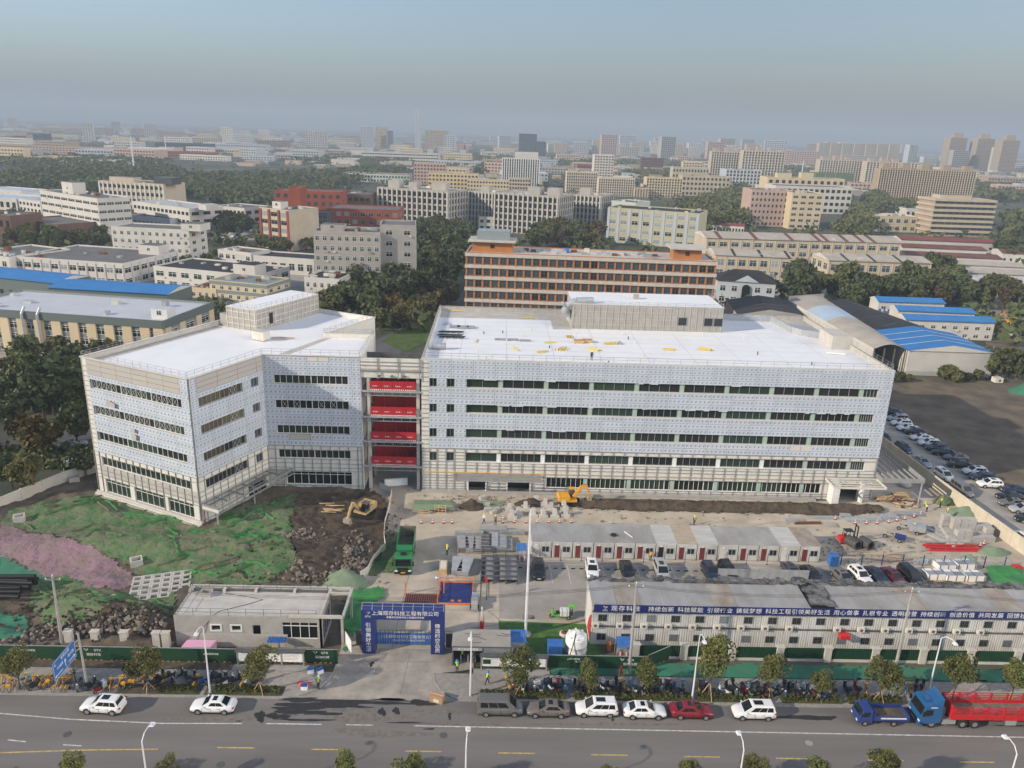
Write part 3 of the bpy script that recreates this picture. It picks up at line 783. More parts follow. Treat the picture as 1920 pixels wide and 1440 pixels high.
mb = MB(); mb.path([f2.at(.5,.25,0),f2.at(.5,.25,2.6),f2.at(1.2,.25,2.9)],.07,'red',6); mb.build('fire_pipe', west)
# penthouse of the west wing
pw = MB(); pw.prism([uv(2.6,28.8),uv(9.6,28.8),uv(9.6,46.9),uv(2.6,46.9)], 23.15, 27.2, 'concrete', 'white_roof'); pw = pw.build('penthouse', west)
fq = Face(*uv(9.6,28.8), ua+pi/2, 18.1); fr = Face(*uv(2.6,28.8), ua, 7.0)
for f,n in ((fq,14),(fr,5)):
    for i in range(n+1):
        mb = MB(); mb.box(-.06,.06,-.12,0,0,4.1,'offwhite'); mb.build('stud', pw, f.at(.1+(f.L-.2)*i/n,0,23.15), f.a)
    for z in (24.1,25.2,26.4,27.1):
        mb = MB(); mb.box(0,f.L,-.09,0,-.06,.06,'offwhite'); mb.build('rail', pw, f.at(0,0,z), f.a)
    railing(west, f, 27.2, .1, f.L-.1, .8, 1.4, -.1)
mb = MB(); mb.T = Matrix.Translation(fq.at(0)) @ Matrix.Rotation(fq.a,4,'Z'); mb.box(3.6,4.5,-.14,-.1,23.9,26.0,'black'); mb.build('doorway', pw)
mb = MB(); mb.box(-.9,.9,-.7,.7,0,2.4,'concrete'); o = mb.build('stair_hood', pw, uv(1.6,29.6)+(23.15,), ua)
cab = MB(); cab.prism([uv(12.9,23.8),uv(16.2,23.8),uv(16.2,25.6),uv(12.9,25.6)],23.6,25.0,'offwhite','concrete_lt'); q = uv(14.5,24.7)
cab = thing('site_cabinet', 'small box-shaped air handling unit on the white roof of the angular wing', 'roof unit', (*q,23.15), ua)
mb = MB(); mb.box(-1.3,1.3,-.9,.9,.18,1.7,'offwhite','concrete_lt'); mb.build('casing', cab); mb = MB(); mb.box(-1.32,-1.30,-.6,.6,.6,1.4,'rust'); mb.build('grille', cab); mb = MB(); mb.box(-1.35,1.35,-.95,.95,0,.17,'concrete'); mb.build('base', cab)
lad = thing('ladder', 'timber ladder lying on the white roof beside the air handling unit', 'ladder', uv(17.4,27.2)+(23.4,), ua+.45)
for y in (-.25,.25):
    mb = MB(); mb.box(-2.0,2.0,y-.04,y+.04,-.05,.05,'timber'); mb.build('rail', lad)
for i in range(9):
    mb = MB(); mb.box(-1.8+.45*i,-1.74+.45*i,-.25,.25,-.03,.03,'timber'); mb.build('rung', lad)

# ---- link frame between the wings
link = thing('link_gallery', 'open steel link gallery with red barriers on every floor between the two wings', 'building', (0,0,0))
for x in (-21.2,-12.9):
    mb = MB(); mb.box(x,x+.55,123.9,124.4,0,22,'concrete_lt'); mb.build('column', link)
    mb = MB(); mb.box(x,x+.55,129.4,129.9,0,22,'concrete_lt'); mb.build('column', link)
for z in (4.5,9.05,13.55,18.1):
    mb = MB(); mb.box(-22,-12,123.7,130.2,z-.3,z,'concrete'); mb.build('floor_slab', link)
    mb = MB(); mb.beam((-22,123.55,z-.05),(-12,123.55,z-.05),.2,.28,'galv'); mb.beam((-21.4,123.6,z-.8),(-12.3,123.6,z-.8),.1,.12,'steel')
    for i in range(7): mb.beam((-21.4+1.5*i,123.6,z-.8),(-21.4+1.5*i,123.6,z-.1),.08,.08,'steel')
    mb.build('edge_beam', link)
    for i in range(4):
        mb = MB(); mb.box(-20.6+1.92*i,-18.72+1.92*i,123.62,123.66,z+.1,z+1.75,'red_barrier'); pb = mb.build('barrier_panel', link)
        st = MB()
        for k in range(6):
            x = -20.55+1.92*i+.31*k; st.add([(x,123.61,z+.14),(x+.16,123.61,z+.14),(x+.26,123.61,z+.34),(x+.10,123.61,z+.34)],[(0,1,2,3)],'white')
        st.build('hazard_stripe', pb)
        me = text_mesh('安全第一', .26, 'white', .002); o = obj('lettering', me, pb, (-20.2+1.92*i,123.60,z+.78)); o.rotation_euler = (pi/2,0,0)
    for i in range(4):
        mb = MB(); mb.box(-20.6+1.92*i,-18.72+1.92*i,127.0,127.04,z+.1,z+2.5,'red_barrier'); mb.build('barrier_panel', link)
mb = MB(); mb.box(-22,-12,123.5,130.2,21.6,22.0,'concrete'); mb.box(-22,-12,123.5,123.8,22,23.8,'membrane'); mb.box(-22,-12,130.0,130.2,22,23.0,'steel_dark'); mb.build('roof', link)
for z in (21.7,22.6,23.2): 
    mb = MB(); mb.beam((-22,123.44,z),(-12,123.44,z),.1,.14,'steel'); mb.build('rail', link)
for x in (-19.2,-15.8,-12.3):
    mb = MB(); mb.beam((x,123.42,20.3),(x,123.42,23.9),.16,.16,'steel'); mb.build('stud', link)
mb = MB(); mb.box(-22,-12,123.7,123.85,20.4,21.6,'membrane'); mb.build('fascia', link)
for x in (-19,-16.9,-14.8):
    mb = MB(); mb.lathe([(.22,0),(.22,.3),(.12,.34)],(x,123.5,20.6),'steel_dark',8); mb.build('duct_stub', link)
# ------------------------------------------------------------------ earth, nets and rubble on the left of the site
_pr = random.Random(5); _tab = [[_pr.random() for _ in range(64)] for _ in range(64)]
def vnoise(x, y):
    xi, yi = floor(x), floor(y); fx, fy = x-xi, y-yi; fx = fx*fx*(3-2*fx); fy = fy*fy*(3-2*fy)
    t = lambda a,b: _tab[int(a) & 63][int(b) & 63]
    return (t(xi,yi)*(1-fx)+t(xi+1,yi)*fx)*(1-fy)+(t(xi,yi+1)*(1-fx)+t(xi+1,yi+1)*fx)*fy
def fbm(x, y, o=4):
    a, s, f = .5, 0, 1.0
    for _ in range(o): s += a*(vnoise(x*f,y*f)-.5); f *= 2.1; a *= .5
    return s
MOUNDS = [(-46,84.5,6,3.2,2.6),(-52,86,5,3,1.5),(-41,82.5,4,2.2,1.8),(-33,95,8,4,1.2),(-48,101,7,3.5,1.6),(-58,103,9,4,1.3),(-37,103,6,4,1.4),(-28,96,5,5,1.0),(-29,101,5,4,1.1),(-70,100,8,5,1.0),(-62,112,6,3,.9),(-25,113,4,3,.9),(-22.5,103,2.6,4,1.0),(-30,108,4,3,1.2),(-53,92,6,3,.9),(-38,89.5,4,2,1.0),(-44,79.2,6,1.0,1.1),(-60,80,8,1.5,1.0),(-35,113,5,3,.8)]
def site_h(x, y):
    h = .15
    for mx,my,sx,sy,a in MOUNDS: h += a*math.exp(-((x-mx)/sx)**2-((y-my)/sy)**2)
    e = min(1, max(0, (-17.2-x)/2.5)) * min(1, max(0, (y-76.9)/1.2))
    if -39 < x < -15.5 and 77.5 < y < 88: e *= min(1, max(0, max((-37.5-x)/1.5, (y-86.3)/1.6)))
    return (h + 1.5*fbm(x*.22,y*.22,4) + .55*fbm(x*.9+7,y*.9,3))*e*.9
def inpoly(x, y, P):
    c = False; n = len(P)
    for i in range(n):
        (x0,y0),(x1,y1) = P[i],P[i-1]
        if (y0 > y) != (y1 > y) and x < (x1-x0)*(y-y0)/(y1-y0)+x0: c = not c
    return c
def sheet(name, poly, m, step, off, hf=site_h, ripple=0.0, edge=.35, seed=0, parent=None, smooth=True):
    xs = [p[0] for p in poly]; ys = [p[1] for p in poly]
    x0,x1,y0,y1 = min(xs),max(xs),min(ys),max(ys); nx = int((x1-x0)/step)+2; ny = int((y1-y0)/step)+2
    idx = {}; v = []; f = []
    def vid(i,j):
        if (i,j) not in idx:
            x = x0+i*step; y = y0+j*step
            z = hf(x,y)+off+(ripple*(abs(fbm(x*1.3+seed,y*1.3,3))*2.2) if ripple else 0)
            idx[i,j] = len(v); v.append((x,y,z))
        return idx[i,j]
    for i in range(nx):
        for j in range(ny):
            x = x0+(i+.5)*step; y = y0+(j+.5)*step
            if inpoly(x+edge*4*fbm(x*.8+seed,y*.8,3), y+edge*4*fbm(x*.8+9,y*.8+seed,3), poly): f.append((vid(i,j),vid(i+1,j),vid(i+1,j+1),vid(i,j+1)))
    me = bpy.data.meshes.new(name); me.from_pydata(v,[],f); me.materials.append(MATS[m])
    me.polygons.foreach_set('use_smooth',[smooth]*len(f)); me.update()
    return obj(name, me, parent)
SITE = [(-84,77.4),(-16.9,77.4),(-16.4,79),(-16.9,86),(-17.6,96),(-16.9,104),(-17.5,113),(-19,118.5),(-21.2,123.5),(-38,123.5),(-44.8,109.2),(-66,119.6),(-72,128),(-80,113)]
tag(sheet('terrain', SITE, 'soil_mid', .42, 0.0, edge=0), kind='structure')
NET1 = pts2((20,960),(100,938),(190,928),(300,960),(385,1000),(425,965),(470,945),(560,928),(578,945),(548,985),(548,1040),(560,1075),(510,1105),(430,1112),(330,1100),(262,1080),(180,1040),(110,1018),(40,998),(0,985))
NETP = pts2((0,985),(40,1000),(110,1020),(180,1042),(250,1080),(255,1105),(215,1118),(150,1110),(80,1085),(40,1065),(0,1048))
NET2 = pts2((60,1095),(110,1085),(190,1118),(245,1128),(325,1118),(330,1180),(255,1178),(225,1160),(180,1178),(130,1190),(90,1185),(65,1150))
NET3 = pts2((0,1050),(45,1070),(90,1088),(70,1110),(0,1100)); NET4 = pts2((640,1170),(655,1110),(720,1105),(715,1135),(690,1165),(660,1200))
NETD = [(-16.9,96),(-12,97.5),(-12.5,108),(-16.2,109)]
tag(sheet('dust_net', NET1, 'net_green', .36, .05, ripple=.30, seed=3), 'large green dust net draped over the mounds below the angular wing', 'net')
tag(sheet('dust_net', NETP, 'net_pink', .36, .06, ripple=.16, seed=8), 'faded pink ground sheet between the green dust nets', 'net')
tag(sheet('dust_net', NET2, 'net_green', .33, .07, ripple=.34, seed=13), 'green dust net over the heap beside the leaning utility pole', 'net')
tag(sheet('dust_net', NET3, 'net_teal', .33, .06, ripple=.2, seed=21), 'teal dust net beside the stack of black pipes', 'net')
tag(sheet('dust_net', NET4, 'net_bright', .33, .06, ripple=.2, seed=25, hf=lambda x,y: .05+.5*max(0,fbm(x*.4,y*.4)+.3)), 'bright green net bank between the concrete gatehouse and the blue gate arch', 'net')
tag(sheet('dust_net', NETD, 'net_green', .4, .03, ripple=.05, seed=31, hf=lambda x,y: .02), 'flat green net strip beside the green dump truck', 'net')
tag(sheet('dust_net', pts2((-30,1150),(38,1160),(62,1192),(30,1212),(-30,1215)), 'net_teal', .33, .2, ripple=.3, seed=35), 'teal dust net behind the hoarding near the black pipes', 'net')
FOLDN = [o for o in COL.objects if o.name.startswith('dust_net')]
def fold(parent, pp, w, seed, hf=site_h, m='net_bright'):
    r = random.Random(seed); P = []
    for (x0,y0),(x1,y1) in zip(pp[:-1],pp[1:]):
        n = max(2,int(hypot(x1-x0,y1-y0)/.5))
        for i in range(n): P.append((x0+(x1-x0)*i/n+r.uniform(-.12,.12), y0+(y1-y0)*i/n+r.uniform(-.12,.12)))
    b = MB(); v = []; 
    for i,(x,y) in enumerate(P):
        q = P[min(i+1,len(P)-1)]; p = P[max(i-1,0)]; d = Vector((q[0]-p[0],q[1]-p[1])); d = d.normalized() if d.length > 1e-6 else Vector((1,0)); n = Vector((-d.y,d.x))*w*(.5+.5*r.random())
        z = hf(x,y)
        v += [(x-n.x,y-n.y,hf(x-n.x,y-n.y)+.12),(x,y,z+.42),(x+n.x,y+n.y,hf(x+n.x,y+n.y)+.12)]
    f = []
    for i in range(len(P)-1):
        k = 3*i; f += [(k,k+3,k+4,k+1),(k+1,k+4,k+5,k+2)]
    b.add(v, f, m); return b.build('net_fold', parent)
fr_ = random.Random(77)
for k in range(84):
    par, poly, hf = ((FOLDN[0],NET1,site_h),(FOLDN[0],NET1,site_h),(FOLDN[2],NET2,site_h))[k % 3]
    xs = [p[0] for p in poly]; ys = [p[1] for p in poly]
    for _ in range(60):
        x,y = fr_.uniform(min(xs),max(xs)),fr_.uniform(min(ys),max(ys))
        if inpoly(x,y,poly): break
    a = fr_.uniform(-.7,.5) if k % 4 else fr_.uniform(.6,1.4); L = fr_.uniform(2.5,8)
    pp = [(x,y)]
    for s_ in range(4):
        a += fr_.uniform(-.25,.25); q = (pp[-1][0]+cos(a)*L/4,pp[-1][1]+sin(a)*L/4)
        if inpoly(q[0],q[1],poly): pp.append(q)
    if len(pp) > 2: fold(par, pp, fr_.uniform(.04,.16), k, m='net_bright' if k % 5 < 2 else 'net_green')
# excavated dark soil
EXC = pts2((560,930),(700,926),(728,945),(722,1000),(712,1050),(650,1098),(585,1100),(560,1085),(550,1040),(548,990))
tag(sheet('excavated_soil', EXC, 'soil_dark', .3, .05, hf=lambda x,y: site_h(x,y)+.25+1.0*abs(fbm(x*.7,y*.7,4)), seed=41), kind='stuff')
def heap(name, cx, cy, rx, ry, h, m, seed, rough=.5, lab=None, cat=None, group=None, kind=None, n=22):
    v = [(cx,cy,h*(.9+.2*rough*fbm(seed,seed)))]; f = []; R_ = 9
    for j in range(1,R_+1):
        for i in range(n):
            a = 2*pi*i/n; t = j/R_; k = 1+.55*fbm(cos(a)*1.5+seed,sin(a)*1.5,3)
            x = cx+rx*t*k*cos(a); y = cy+ry*t*k*sin(a)
            z = h*(1-t)**.85*(1+rough*2*fbm(x*1.2+seed,y*1.2,3)) if j < R_ else -.03
            v.append((x,y,max(z,-.03) if j < R_ else z))
    for i in range(n): f.append((0,1+i,1+(i+1)%n))
    for j in range(R_-1):
        for i in range(n): a = 1+j*n; f.append((a+i,a+n+i,a+n+(i+1)%n,a+(i+1)%n))
    me = bpy.data.meshes.new(name); me.from_pydata(v,[],f); me.materials.append(MATS[m]); me.polygons.foreach_set('use_smooth',[True]*len(f)); me.update()
    return tag(obj(name, me), lab, cat, group, kind)
p = G(640,1092); heap('sand_heap', p.x+.3, p.y-.3, 3.5, 3.0, 2.2, 'net_sage', 3, .25, 'pale heap of sand under a thin green net behind the concrete gatehouse', 'heap')
p = G(885,951); heap('soil_heap', p.x, p.y, 2.3, 1.5, 1.5, 'soil_dark', 5, .8, 'round heap of dark soil near the doorways of the long wing', 'heap')
p = G(1000,950); heap('soil_heap', p.x-.5, p.y+1, 3.0, 1.2, 1.0, 'soil_dark', 9, .8, 'low heap of dark soil behind the concrete footing blocks', 'heap')
LONG = pts2((1095,938),(1250,938),(1400,942),(1560,946),(1640,950),(1662,962),(1600,968),(1400,963),(1200,960),(1090,955))
tag(sheet('soil_bank', LONG, 'soil_dark', .25, .02, hf=lambda x,y: .05+.9*max(0,math.exp(-((y-119.6)/1.5)**2))*(.7+1.4*(fbm(x*.8,y*.8,4)+.15)), seed=51), 'long bank of dark topsoil along the foot of the long wing', 'soil bank')
# rubble: angular stones, too many to count, two scattered masses
def rubble(name, spots, m, seed, smin, smax, hf=site_h):
    r = random.Random(seed); b = MB()
    for (px,py,sx,sy,n) in spots:
        c = G(px,py)
        for _ in range(n):
            x = r.gauss(c.x,sx); y = r.gauss(c.y,sy); s = r.uniform(smin,smax)*(1.6 if r.random() < .08 else 1)
            R_ = Euler((r.random()*6,r.random()*6,r.random()*6)).to_matrix()
            q = [Vector((x,y,hf(x,y)+s*.3)) + R_ @ Vector((a*s*r.uniform(.6,1.2),c_*s*r.uniform(.6,1.2),d*s*r.uniform(.35,.8))) for a,c_,d in ((-.5,-.5,-.5),(.5,-.5,-.5),(.5,.5,-.5),(-.5,.5,-.5),(-.5,-.5,.5),(.5,-.5,.5),(.5,.5,.5),(-.5,.5,.5))]
            b.hexa(q, m)
    return tag(b.build(name), kind='stuff')
rubble('rubble', [(665,1045,1.0,2.8,120),(655,1075,1.0,1.2,60),(570,1018,1.4,1.0,70),(600,1095,3,1.2,90),(180,1197,2.5,.7,60),(255,1197,3.0,.7,80),(110,1190,2.5,.7,40),(30,1215,2,.6,40)], 'rock', 3, .14, .48, lambda x,y: site_h(x,y)+.35)
rubble('rubble', [(620,1000,4,5,260),(200,1188,5,1.3,420),(520,1060,5,4,60),(60,1150,3,2,60)], 'soil_dark', 4, .12, .42, lambda x,y: site_h(x,y)+.2)
rubble('debris', [(1000,950,10,1.0,120),(1300,975,14,2.2,80),(1640,1035,8,2.5,150),(1560,1030,5,2,90),(900,935,6,1.2,90),(730,985,1.2,3,70)], 'rock', 6, .08, .3, lambda x,y: .02)
# stumps of branches and roots in the dug-over corner
for k in range(9):
    x,y = -26.5+rnd.uniform(-2,2),114+rnd.uniform(-2.6,1.5); a = rnd.uniform(-.2,.25); L = rnd.uniform(1.5,3.2)
    b = MB(); b.tube((-L/2,0,0),(L/2,0,.1),.09,'timber',6,.06); o = b.build('log', None, (x,y,site_h(x,y)+.75), a); tag(o,'bare log lying on the dug-over dark soil','log','logs in the dug-over corner')
# verges in front of the hoardings
flat('verge', rect(-120,-21,75.4,76.9), .10, 'verge_soil')
flat('verge', rect(-21,-17.9,76.3,76.9), .10, 'verge_soil')
tag(sheet('verge_net', rect(7.5,80,75.5,77.9), 'net_teal', .3, .12, hf=lambda x,y: .05+.25*abs(fbm(x*.7,y*.7)), edge=.25, seed=61), 'teal dust net strip along the foot of the green wall panels', 'net')
flat('notice_footing', rect(-29.3,-20.6,75.4,76.5), .14, 'kerbstone'); flat('notice_footing', rect(-1.5,7.4,75.4,76.4), .14, 'kerbstone')

# ------------------------------------------------------------------ hoardings
HP = {}
def hoarding(name, x0, x1, y, lab, z=1.9, w=3.0, logos=(), mtl='green_hoard', ang=0.0):
    t = thing(name, lab, 'hoarding', (x0,y,0), ang)
    n = max(1,round((x1-x0)/w)); ww = (x1-x0)/n
    b = MB(); b.box(.01,ww-.01,-.03,.03,.18,z,mtl); b.box(.01,ww-.01,-.045,.045,z,z+.05,'frame_grey'); me = b.mesh('hoarding_panel')
    b = MB(); b.box(.01,ww-.01,-.035,.02,.02,.17,'black')
    for k in range(int(ww/.6)): b.add([(k*.6+.05,-.037,.03),(k*.6+.3,-.037,.03),(k*.6+.45,-.037,.165),(k*.6+.2,-.037,.165)],[(0,1,2,3)],'yellow')
    ms = b.mesh('hazard_strip')
    for i in range(n):
        o = obj('hoarding_panel', me, t, (i*ww,0,0)); obj('hazard_strip', ms, o)
    for lx,txt,sz,dz in logos:
        o = obj('lettering', text_mesh(txt, sz, 'white', .004, 'CENTER'), t, (lx-x0,-.04,dz)); o.rotation_euler = (pi/2,0,0)
    return t
def emblem(parent, x, y, z, s, m='white', red=False):
    """small star-and-swoosh emblem"""
    b = MB(); a = 0
    for (u0,v0,u1,v1) in ((-.5,.35,-.1,.1),(-.1,.1,-.05,.45),(-.1,.1,-.15,-.4),(.05,-.3,.45,.35),(.15,.15,.5,.05)):
        b.beam((u0*s,0,v0*s),(u1*s,0,v1*s),.01,.11*s,'red' if red and u0 < -.3 else m)
    return b.build('emblem', parent, (x,y,z))
LOG = []
for lx in (-45.5,-33.5): LOG += [(lx+.5,'GTX',.42,1.32),(lx,'观存科技',.42,.72)]
LOG += [(-53,'建设美好家园',.3,1.2),(-40,'安全生产',.3,1.2),(-32.0,'上海观存科技',.3,1.1)]
hl = hoarding('site_hoarding', -118, -29.0, 76.85, 'dark green site hoarding with white lettering running past the netted earth heaps', logos=[l for l in LOG if l[0] < -38 or l[0] == -32.0])
emblem(hl, -46.3+118, -.05, 1.5, .5)
hl2 = hoarding('site_hoarding', -29.0, -17.4, 77.05, 'dark green hoarding with white lettering behind the roadside notice board and gatehouse', logos=[(-18.9,'GTX',.42,1.32),(-19.2,'观存科技',.42,.72)])
emblem(hl2, -20.0+29, -.05, 1.5, .5)
hr = hoarding('site_hoarding', 7.0, 19.0, 76.75, 'dark green hoarding with white lettering in front of the white water tank', logos=[(10.2,'上海观存科技',.26,1.35),(10.9,'用心做事',.26,1.0),(16.9,'GTX',.40,1.3),(16.9,'观存科技',.42,.7)])
emblem(hr, 15.9-7, -.05, 1.45, .5)
hx = hoarding('site_hoarding', 19.0, 22.5, 77.0, 'short green hoarding return at the end of the container block', ang=.55)
def notice(name, lab, x0, x1, y, n, first_green=False):
    t = thing(name, lab, 'notice board', (x0,y,.12)); w = (x1-x0)/n
    for i in range(n+1):
        b = MB(); b.box(-.07,.07,-.07,.07,0,2.0,'steel'); b.build('post', t, (i*w,0,0))
    b = MB(); b.box(-.2,x1-x0+.2,-.35,.35,2.0,2.08,'steel_dark'); b.box(-.1,x1-x0+.1,-.06,.06,1.75,1.98,'frame_grey'); b.build('rain_hood', t)
    for i in range(n):
        b = MB(); b.box(.1,w-.1,-.03,.03,.55,1.7,'white'); o = b.build('notice_panel', t, (i*w,0,0))
        for k in range(4):
            b = MB(); b.box(.3,w-.5-.2*(k%2),-.036,-.031,1.45-.2*k,1.49-.2*k,'frame_grey'); b.build('printed_line', o)
        if i == 0 and first_green:
            b = MB(); b.box(.2,1.1,-.04,-.031,.85,1.5,'green_hoard'); b.build('printed_picture', o)
    return t
notice('notice_board', 'three-panel roadside notice board with grey hood in front of the concrete gatehouse hoarding', -28.8, -21.2, 76.35, 3)
notice('notice_board', 'three-panel roadside notice board with a green map beside the guard booth', -0.6, 7.0, 76.2, 3, True)
# green corrugated wall with concrete piers
gw = thing('boundary_wall', 'boundary wall of dark green corrugated panels between pale concrete piers', 'wall', (0,79.0,0))
PX = [17.9+5.83*i for i in range(11)]
bm = MB(); bm.box(-.42,.42,-.28,.28,0,1.95,'concrete_lt'); bm.box(-.5,.5,-.34,.34,1.95,2.1,'concrete_lt'); PIER = bm.mesh('pier')
bm = MB(); 
for k in range(17): bm.box(.29*k,.29*k+.15,-.05,-.0,.35,1.85,'green_hoard')
bm.box(0,4.95,0,.03,.35,1.85,'green_hoard'); PANEL = bm.mesh('corrugated_panel')
bm = MB(); bm.box(0,4.95,-.12,.12,0,.34,'concrete_lt'); BASEW = bm.mesh('plinth')
for i,x in enumerate(PX):
    obj('pier', PIER, gw, (x,0,0)); 
    if i < len(PX)-1: obj('corrugated_panel', PANEL, gw, (x+.44,0,0)); obj('plinth', BASEW, gw, (x+.44,0,0))
for x in (-49.5,-46.4,-36.9-1.2,-43.0,-39.2):
    tag(obj('concrete_pillar', PIER, None, (x,79.2,.3)), 'square pale concrete pillar stub standing behind the green hoarding', 'pillar', 'pillar stubs behind the hoarding')
# boundary walls left and right
def panel_wall(name, lab, pp, h, m, w=3.0, posts=True):
    t = thing(name, lab, 'wall', (0,0,0)); 
    for (x0,y0),(x1,y1) in zip(pp[:-1],pp[1:]):
        L = hypot(x1-x0,y1-y0); n = max(1,round(L/w)); a = atan2(y1-y0,x1-x0)
        b = MB(); b.box(.02,L/n-.02,-.09,.09,0,h,m); me = b.mesh('wall_panel')
        b = MB(); b.box(-.14,.14,-.16,.16,0,h+.08,m); mp = b.mesh('wall_post')
        for i in range(n):
            p_ = (x0+(x1-x0)*i/n,y0+(y1-y0)*i/n,0)
            obj('wall_panel', me, t, p_, a)
            if posts and i % 1 == 0: obj('wall_post', mp, t, p_, a)
    return t
panel_wall('boundary_wall', 'tall cream concrete wall between the site yard and the lane of parked cars', [(80.4,176),(80.6,151),(81.5,126.5),(82.9,105.7),(84.6,84)], 2.5, 'concrete_wall', 3.2, False)
panel_wall('boundary_wall', 'grey panel wall with concrete posts along the wooded lane', [(-120,60),(-82,104),(-78.3,113.4),(-73.6,123.5),(-66,134)], 2.0, 'concrete_lt', 4.2)

# ------------------------------------------------------------------ blue gate arch with sliding gate
ga = thing('gate_arch', 'blue site gate arch with white company lettering and slogans on its legs', 'gate', (-10.0,79.0,0))
for x0 in (-4.9,3.3):
    b = MB(); b.box(x0,x0+1.6,0,1.3,0,4.75,'blue_dark'); b.build('leg', ga)
prof = [(0,4.75),(0,6.0),(.25,6.35),(.65,6.55),(1.05,6.35),(1.3,6.0),(1.3,4.75)]
b = MB(); b.extr(prof,'x',-4.9,4.9,'blue_dark'); hd = b.build('header', ga)
for i in range(9):
    b = MB(); x = -4.8+1.2*i
    for (y0,z0),(y1,z1) in zip(prof[1:5],prof[2:6]): b.beam((x,y0,z0+.02),(x,y1,z1+.02),.08,.05,'steel')
    b.build('roof_rib', hd)
for y,z in ((.3,6.42),(.65,6.58),(1.0,6.42)):
    b = MB(); b.beam((-4.9,y,z),(4.9,y,z),.05,.04,'steel'); b.build('roof_rib', hd)
def label_text(parent, txt, size, x, y, z, m='white', al='CENTER', th=.006):
    o = obj('lettering', text_mesh(txt, size, m, th, al), parent, (x,y,z)); o.rotation_euler = (pi/2,0,0); return o
label_text(hd, '上海观存科技工程有限公司', .66, .3, -.02, 5.42)
label_text(hd, '承建单位观存科技工程建设项目部', .30, .3, -.02, 5.0)
label_text(hd, 'GTX', .34, -4.1, -.02, 5.05); emblem(hd, -4.1, -.02, 5.65, .5, red=True)
legs = [o for o in ga.children if o.name.startswith('leg')]
for lg,x,txt in ((legs[0],-4.1,'引领美好生活'),(legs[1],4.1,'铸造时空品质')):
    for k,ch in enumerate(txt): label_text(lg, ch, .66, x, -.02, 3.75-.68*k)
sg = thing('sliding_gate', 'blue slatted sliding gate with spikes under the gate arch', 'gate', (-13.4,80.7,0))
for i in range(22):
    b = MB(); b.box(0,.26,-.03,.03,.15,1.75,'blue'); b.build('slat', sg, (i*.31,0,0))
for i in range(15):
    b = MB(); b.tube((0,.05,.0),(0,.05,2.1),.035,'steel_dark',5); b.build('spike', sg, (i*.49,0,0))
b = MB(); b.box(0,6.9,.02,.08,.3,.4,'steel_dark'); b.box(0,6.9,.02,.08,1.5,1.6,'steel_dark'); b.build('rail', sg)
label_text(sg, '上海观存科技工程有限公司', .5, 3.9, -.05, 1.05, 'frame_white'); label_text(sg, '安全文明施工标准化工地示范', .3, 3.9, -.05, .6, 'frame_white'); 
b = MB(); b.box(-15.9,-14.0,80.6,80.75,0,1.9,'steel_dark'); tag(b.build('gate_leaf'), 'dark metal infill panel beside the blue sliding gate', 'gate')
b = MB(); b.box(-5.0,-3.9,80.4,80.5,0,1.9,'steel_dark'); tag(b.build('gate_leaf'), 'dark metal side gate between the arch and the guard booth', 'gate')
# guard booth with turnstile passage
gb = thing('guard_booth', 'grey flat-roofed guard booth with a turnstile passage beside the gate arch', 'booth', (-4.0,77.0,0))
b = MB(); b.box(-.1,6.8,-.1,3.2,2.62,2.8,'steel_dark','yard_grey'); b.build('roof', gb)
b = MB(); b.box(-.05,.1,0,3.1,0,2.62,'steel_dark'); b.box(3.5,3.62,0,3.1,0,2.62,'steel_dark'); b.box(6.6,6.7,0,3.1,0,2.62,'galv'); b.box(3.62,6.6,3.0,3.1,0,2.62,'galv'); b.box(.1,3.5,3.0,3.1,0,2.62,'steel_dark'); b.build('wall', gb)
for i in range(12):
    b = MB(); b.box(3.64+.248*i,3.76+.248*i,-.04,.02,0,2.6,'galv'); b.build('corrugation', gb)
b = MB(); b.box(3.62,6.6,.02,.06,0,2.62,'galv'); b.build('front_wall', gb)
b = MB(); b.box(0,3.5,-.12,-.06,2.2,2.62,'frame_grey'); sgn = b.build('sign_band', gb); label_text(sgn, '员工实名制通道', .34, 1.8, -.13, 2.27)
for x in (.9,1.75,2.6):
    b = MB(); b.box(x,x+.12,.6,1.6,0,1.0,'galv'); b.tube((x,1.1,.8),(x+.6,1.1,.8),.03,'chrome',5); b.build('turnstile', gb)
for k in range(5):
    r = random.Random(k); b = MB(); x,y = r.uniform(.6,6),r.uniform(.6,2.6)
    b.path([(x,y,2.83),(x+r.uniform(.5,1.5),y+r.uniform(-.4,.4),2.84),(x+r.uniform(1.4,2.4),y+r.uniform(-.6,.6),2.83)],.025,'black',4); b.build('cable', gb)
# ------------------------------------------------------------------ concrete gatehouse
gh = thing('gatehouse', 'unfinished single-storey concrete gatehouse with an open roof pergola', 'building', (-37.2,79.8,0))
fg = Face(0,0,0,17.4)
b = wall_with_holes(Face(0,0,0,17.4), 0, 4.25, [(a*1.0,c*1.0,z0,z1) for a,c,z0,z1 in [(4.35,5.4,2.35,3.0),(6.75,7.8,2.35,3.0),(9.2,10.15,0.1,3.1),(12.7,16.95,1.3,3.55)]], 'concrete', .24)
b.box(0,.24,.24,5.5,0,4.25,'concrete'); b.box(0.24,17.4,5.26,5.5,0,4.25,'concrete'); b.build('wall', gh)
b = MB(); b.box(0.05,13.3,-.015,0,0.1,1.9,'block_grey'); b.build('blockwork_course', gh)
b = MB(); b.box(.1,17.2,.2,5.3,4.05,4.2,'concrete','concrete_lt'); b.build('roof_slab', gh)
b = MB(); b.box(.24,17.1,1.6,1.7,0,4.0,'steel_dark'); b.build('inner_wall', gh)
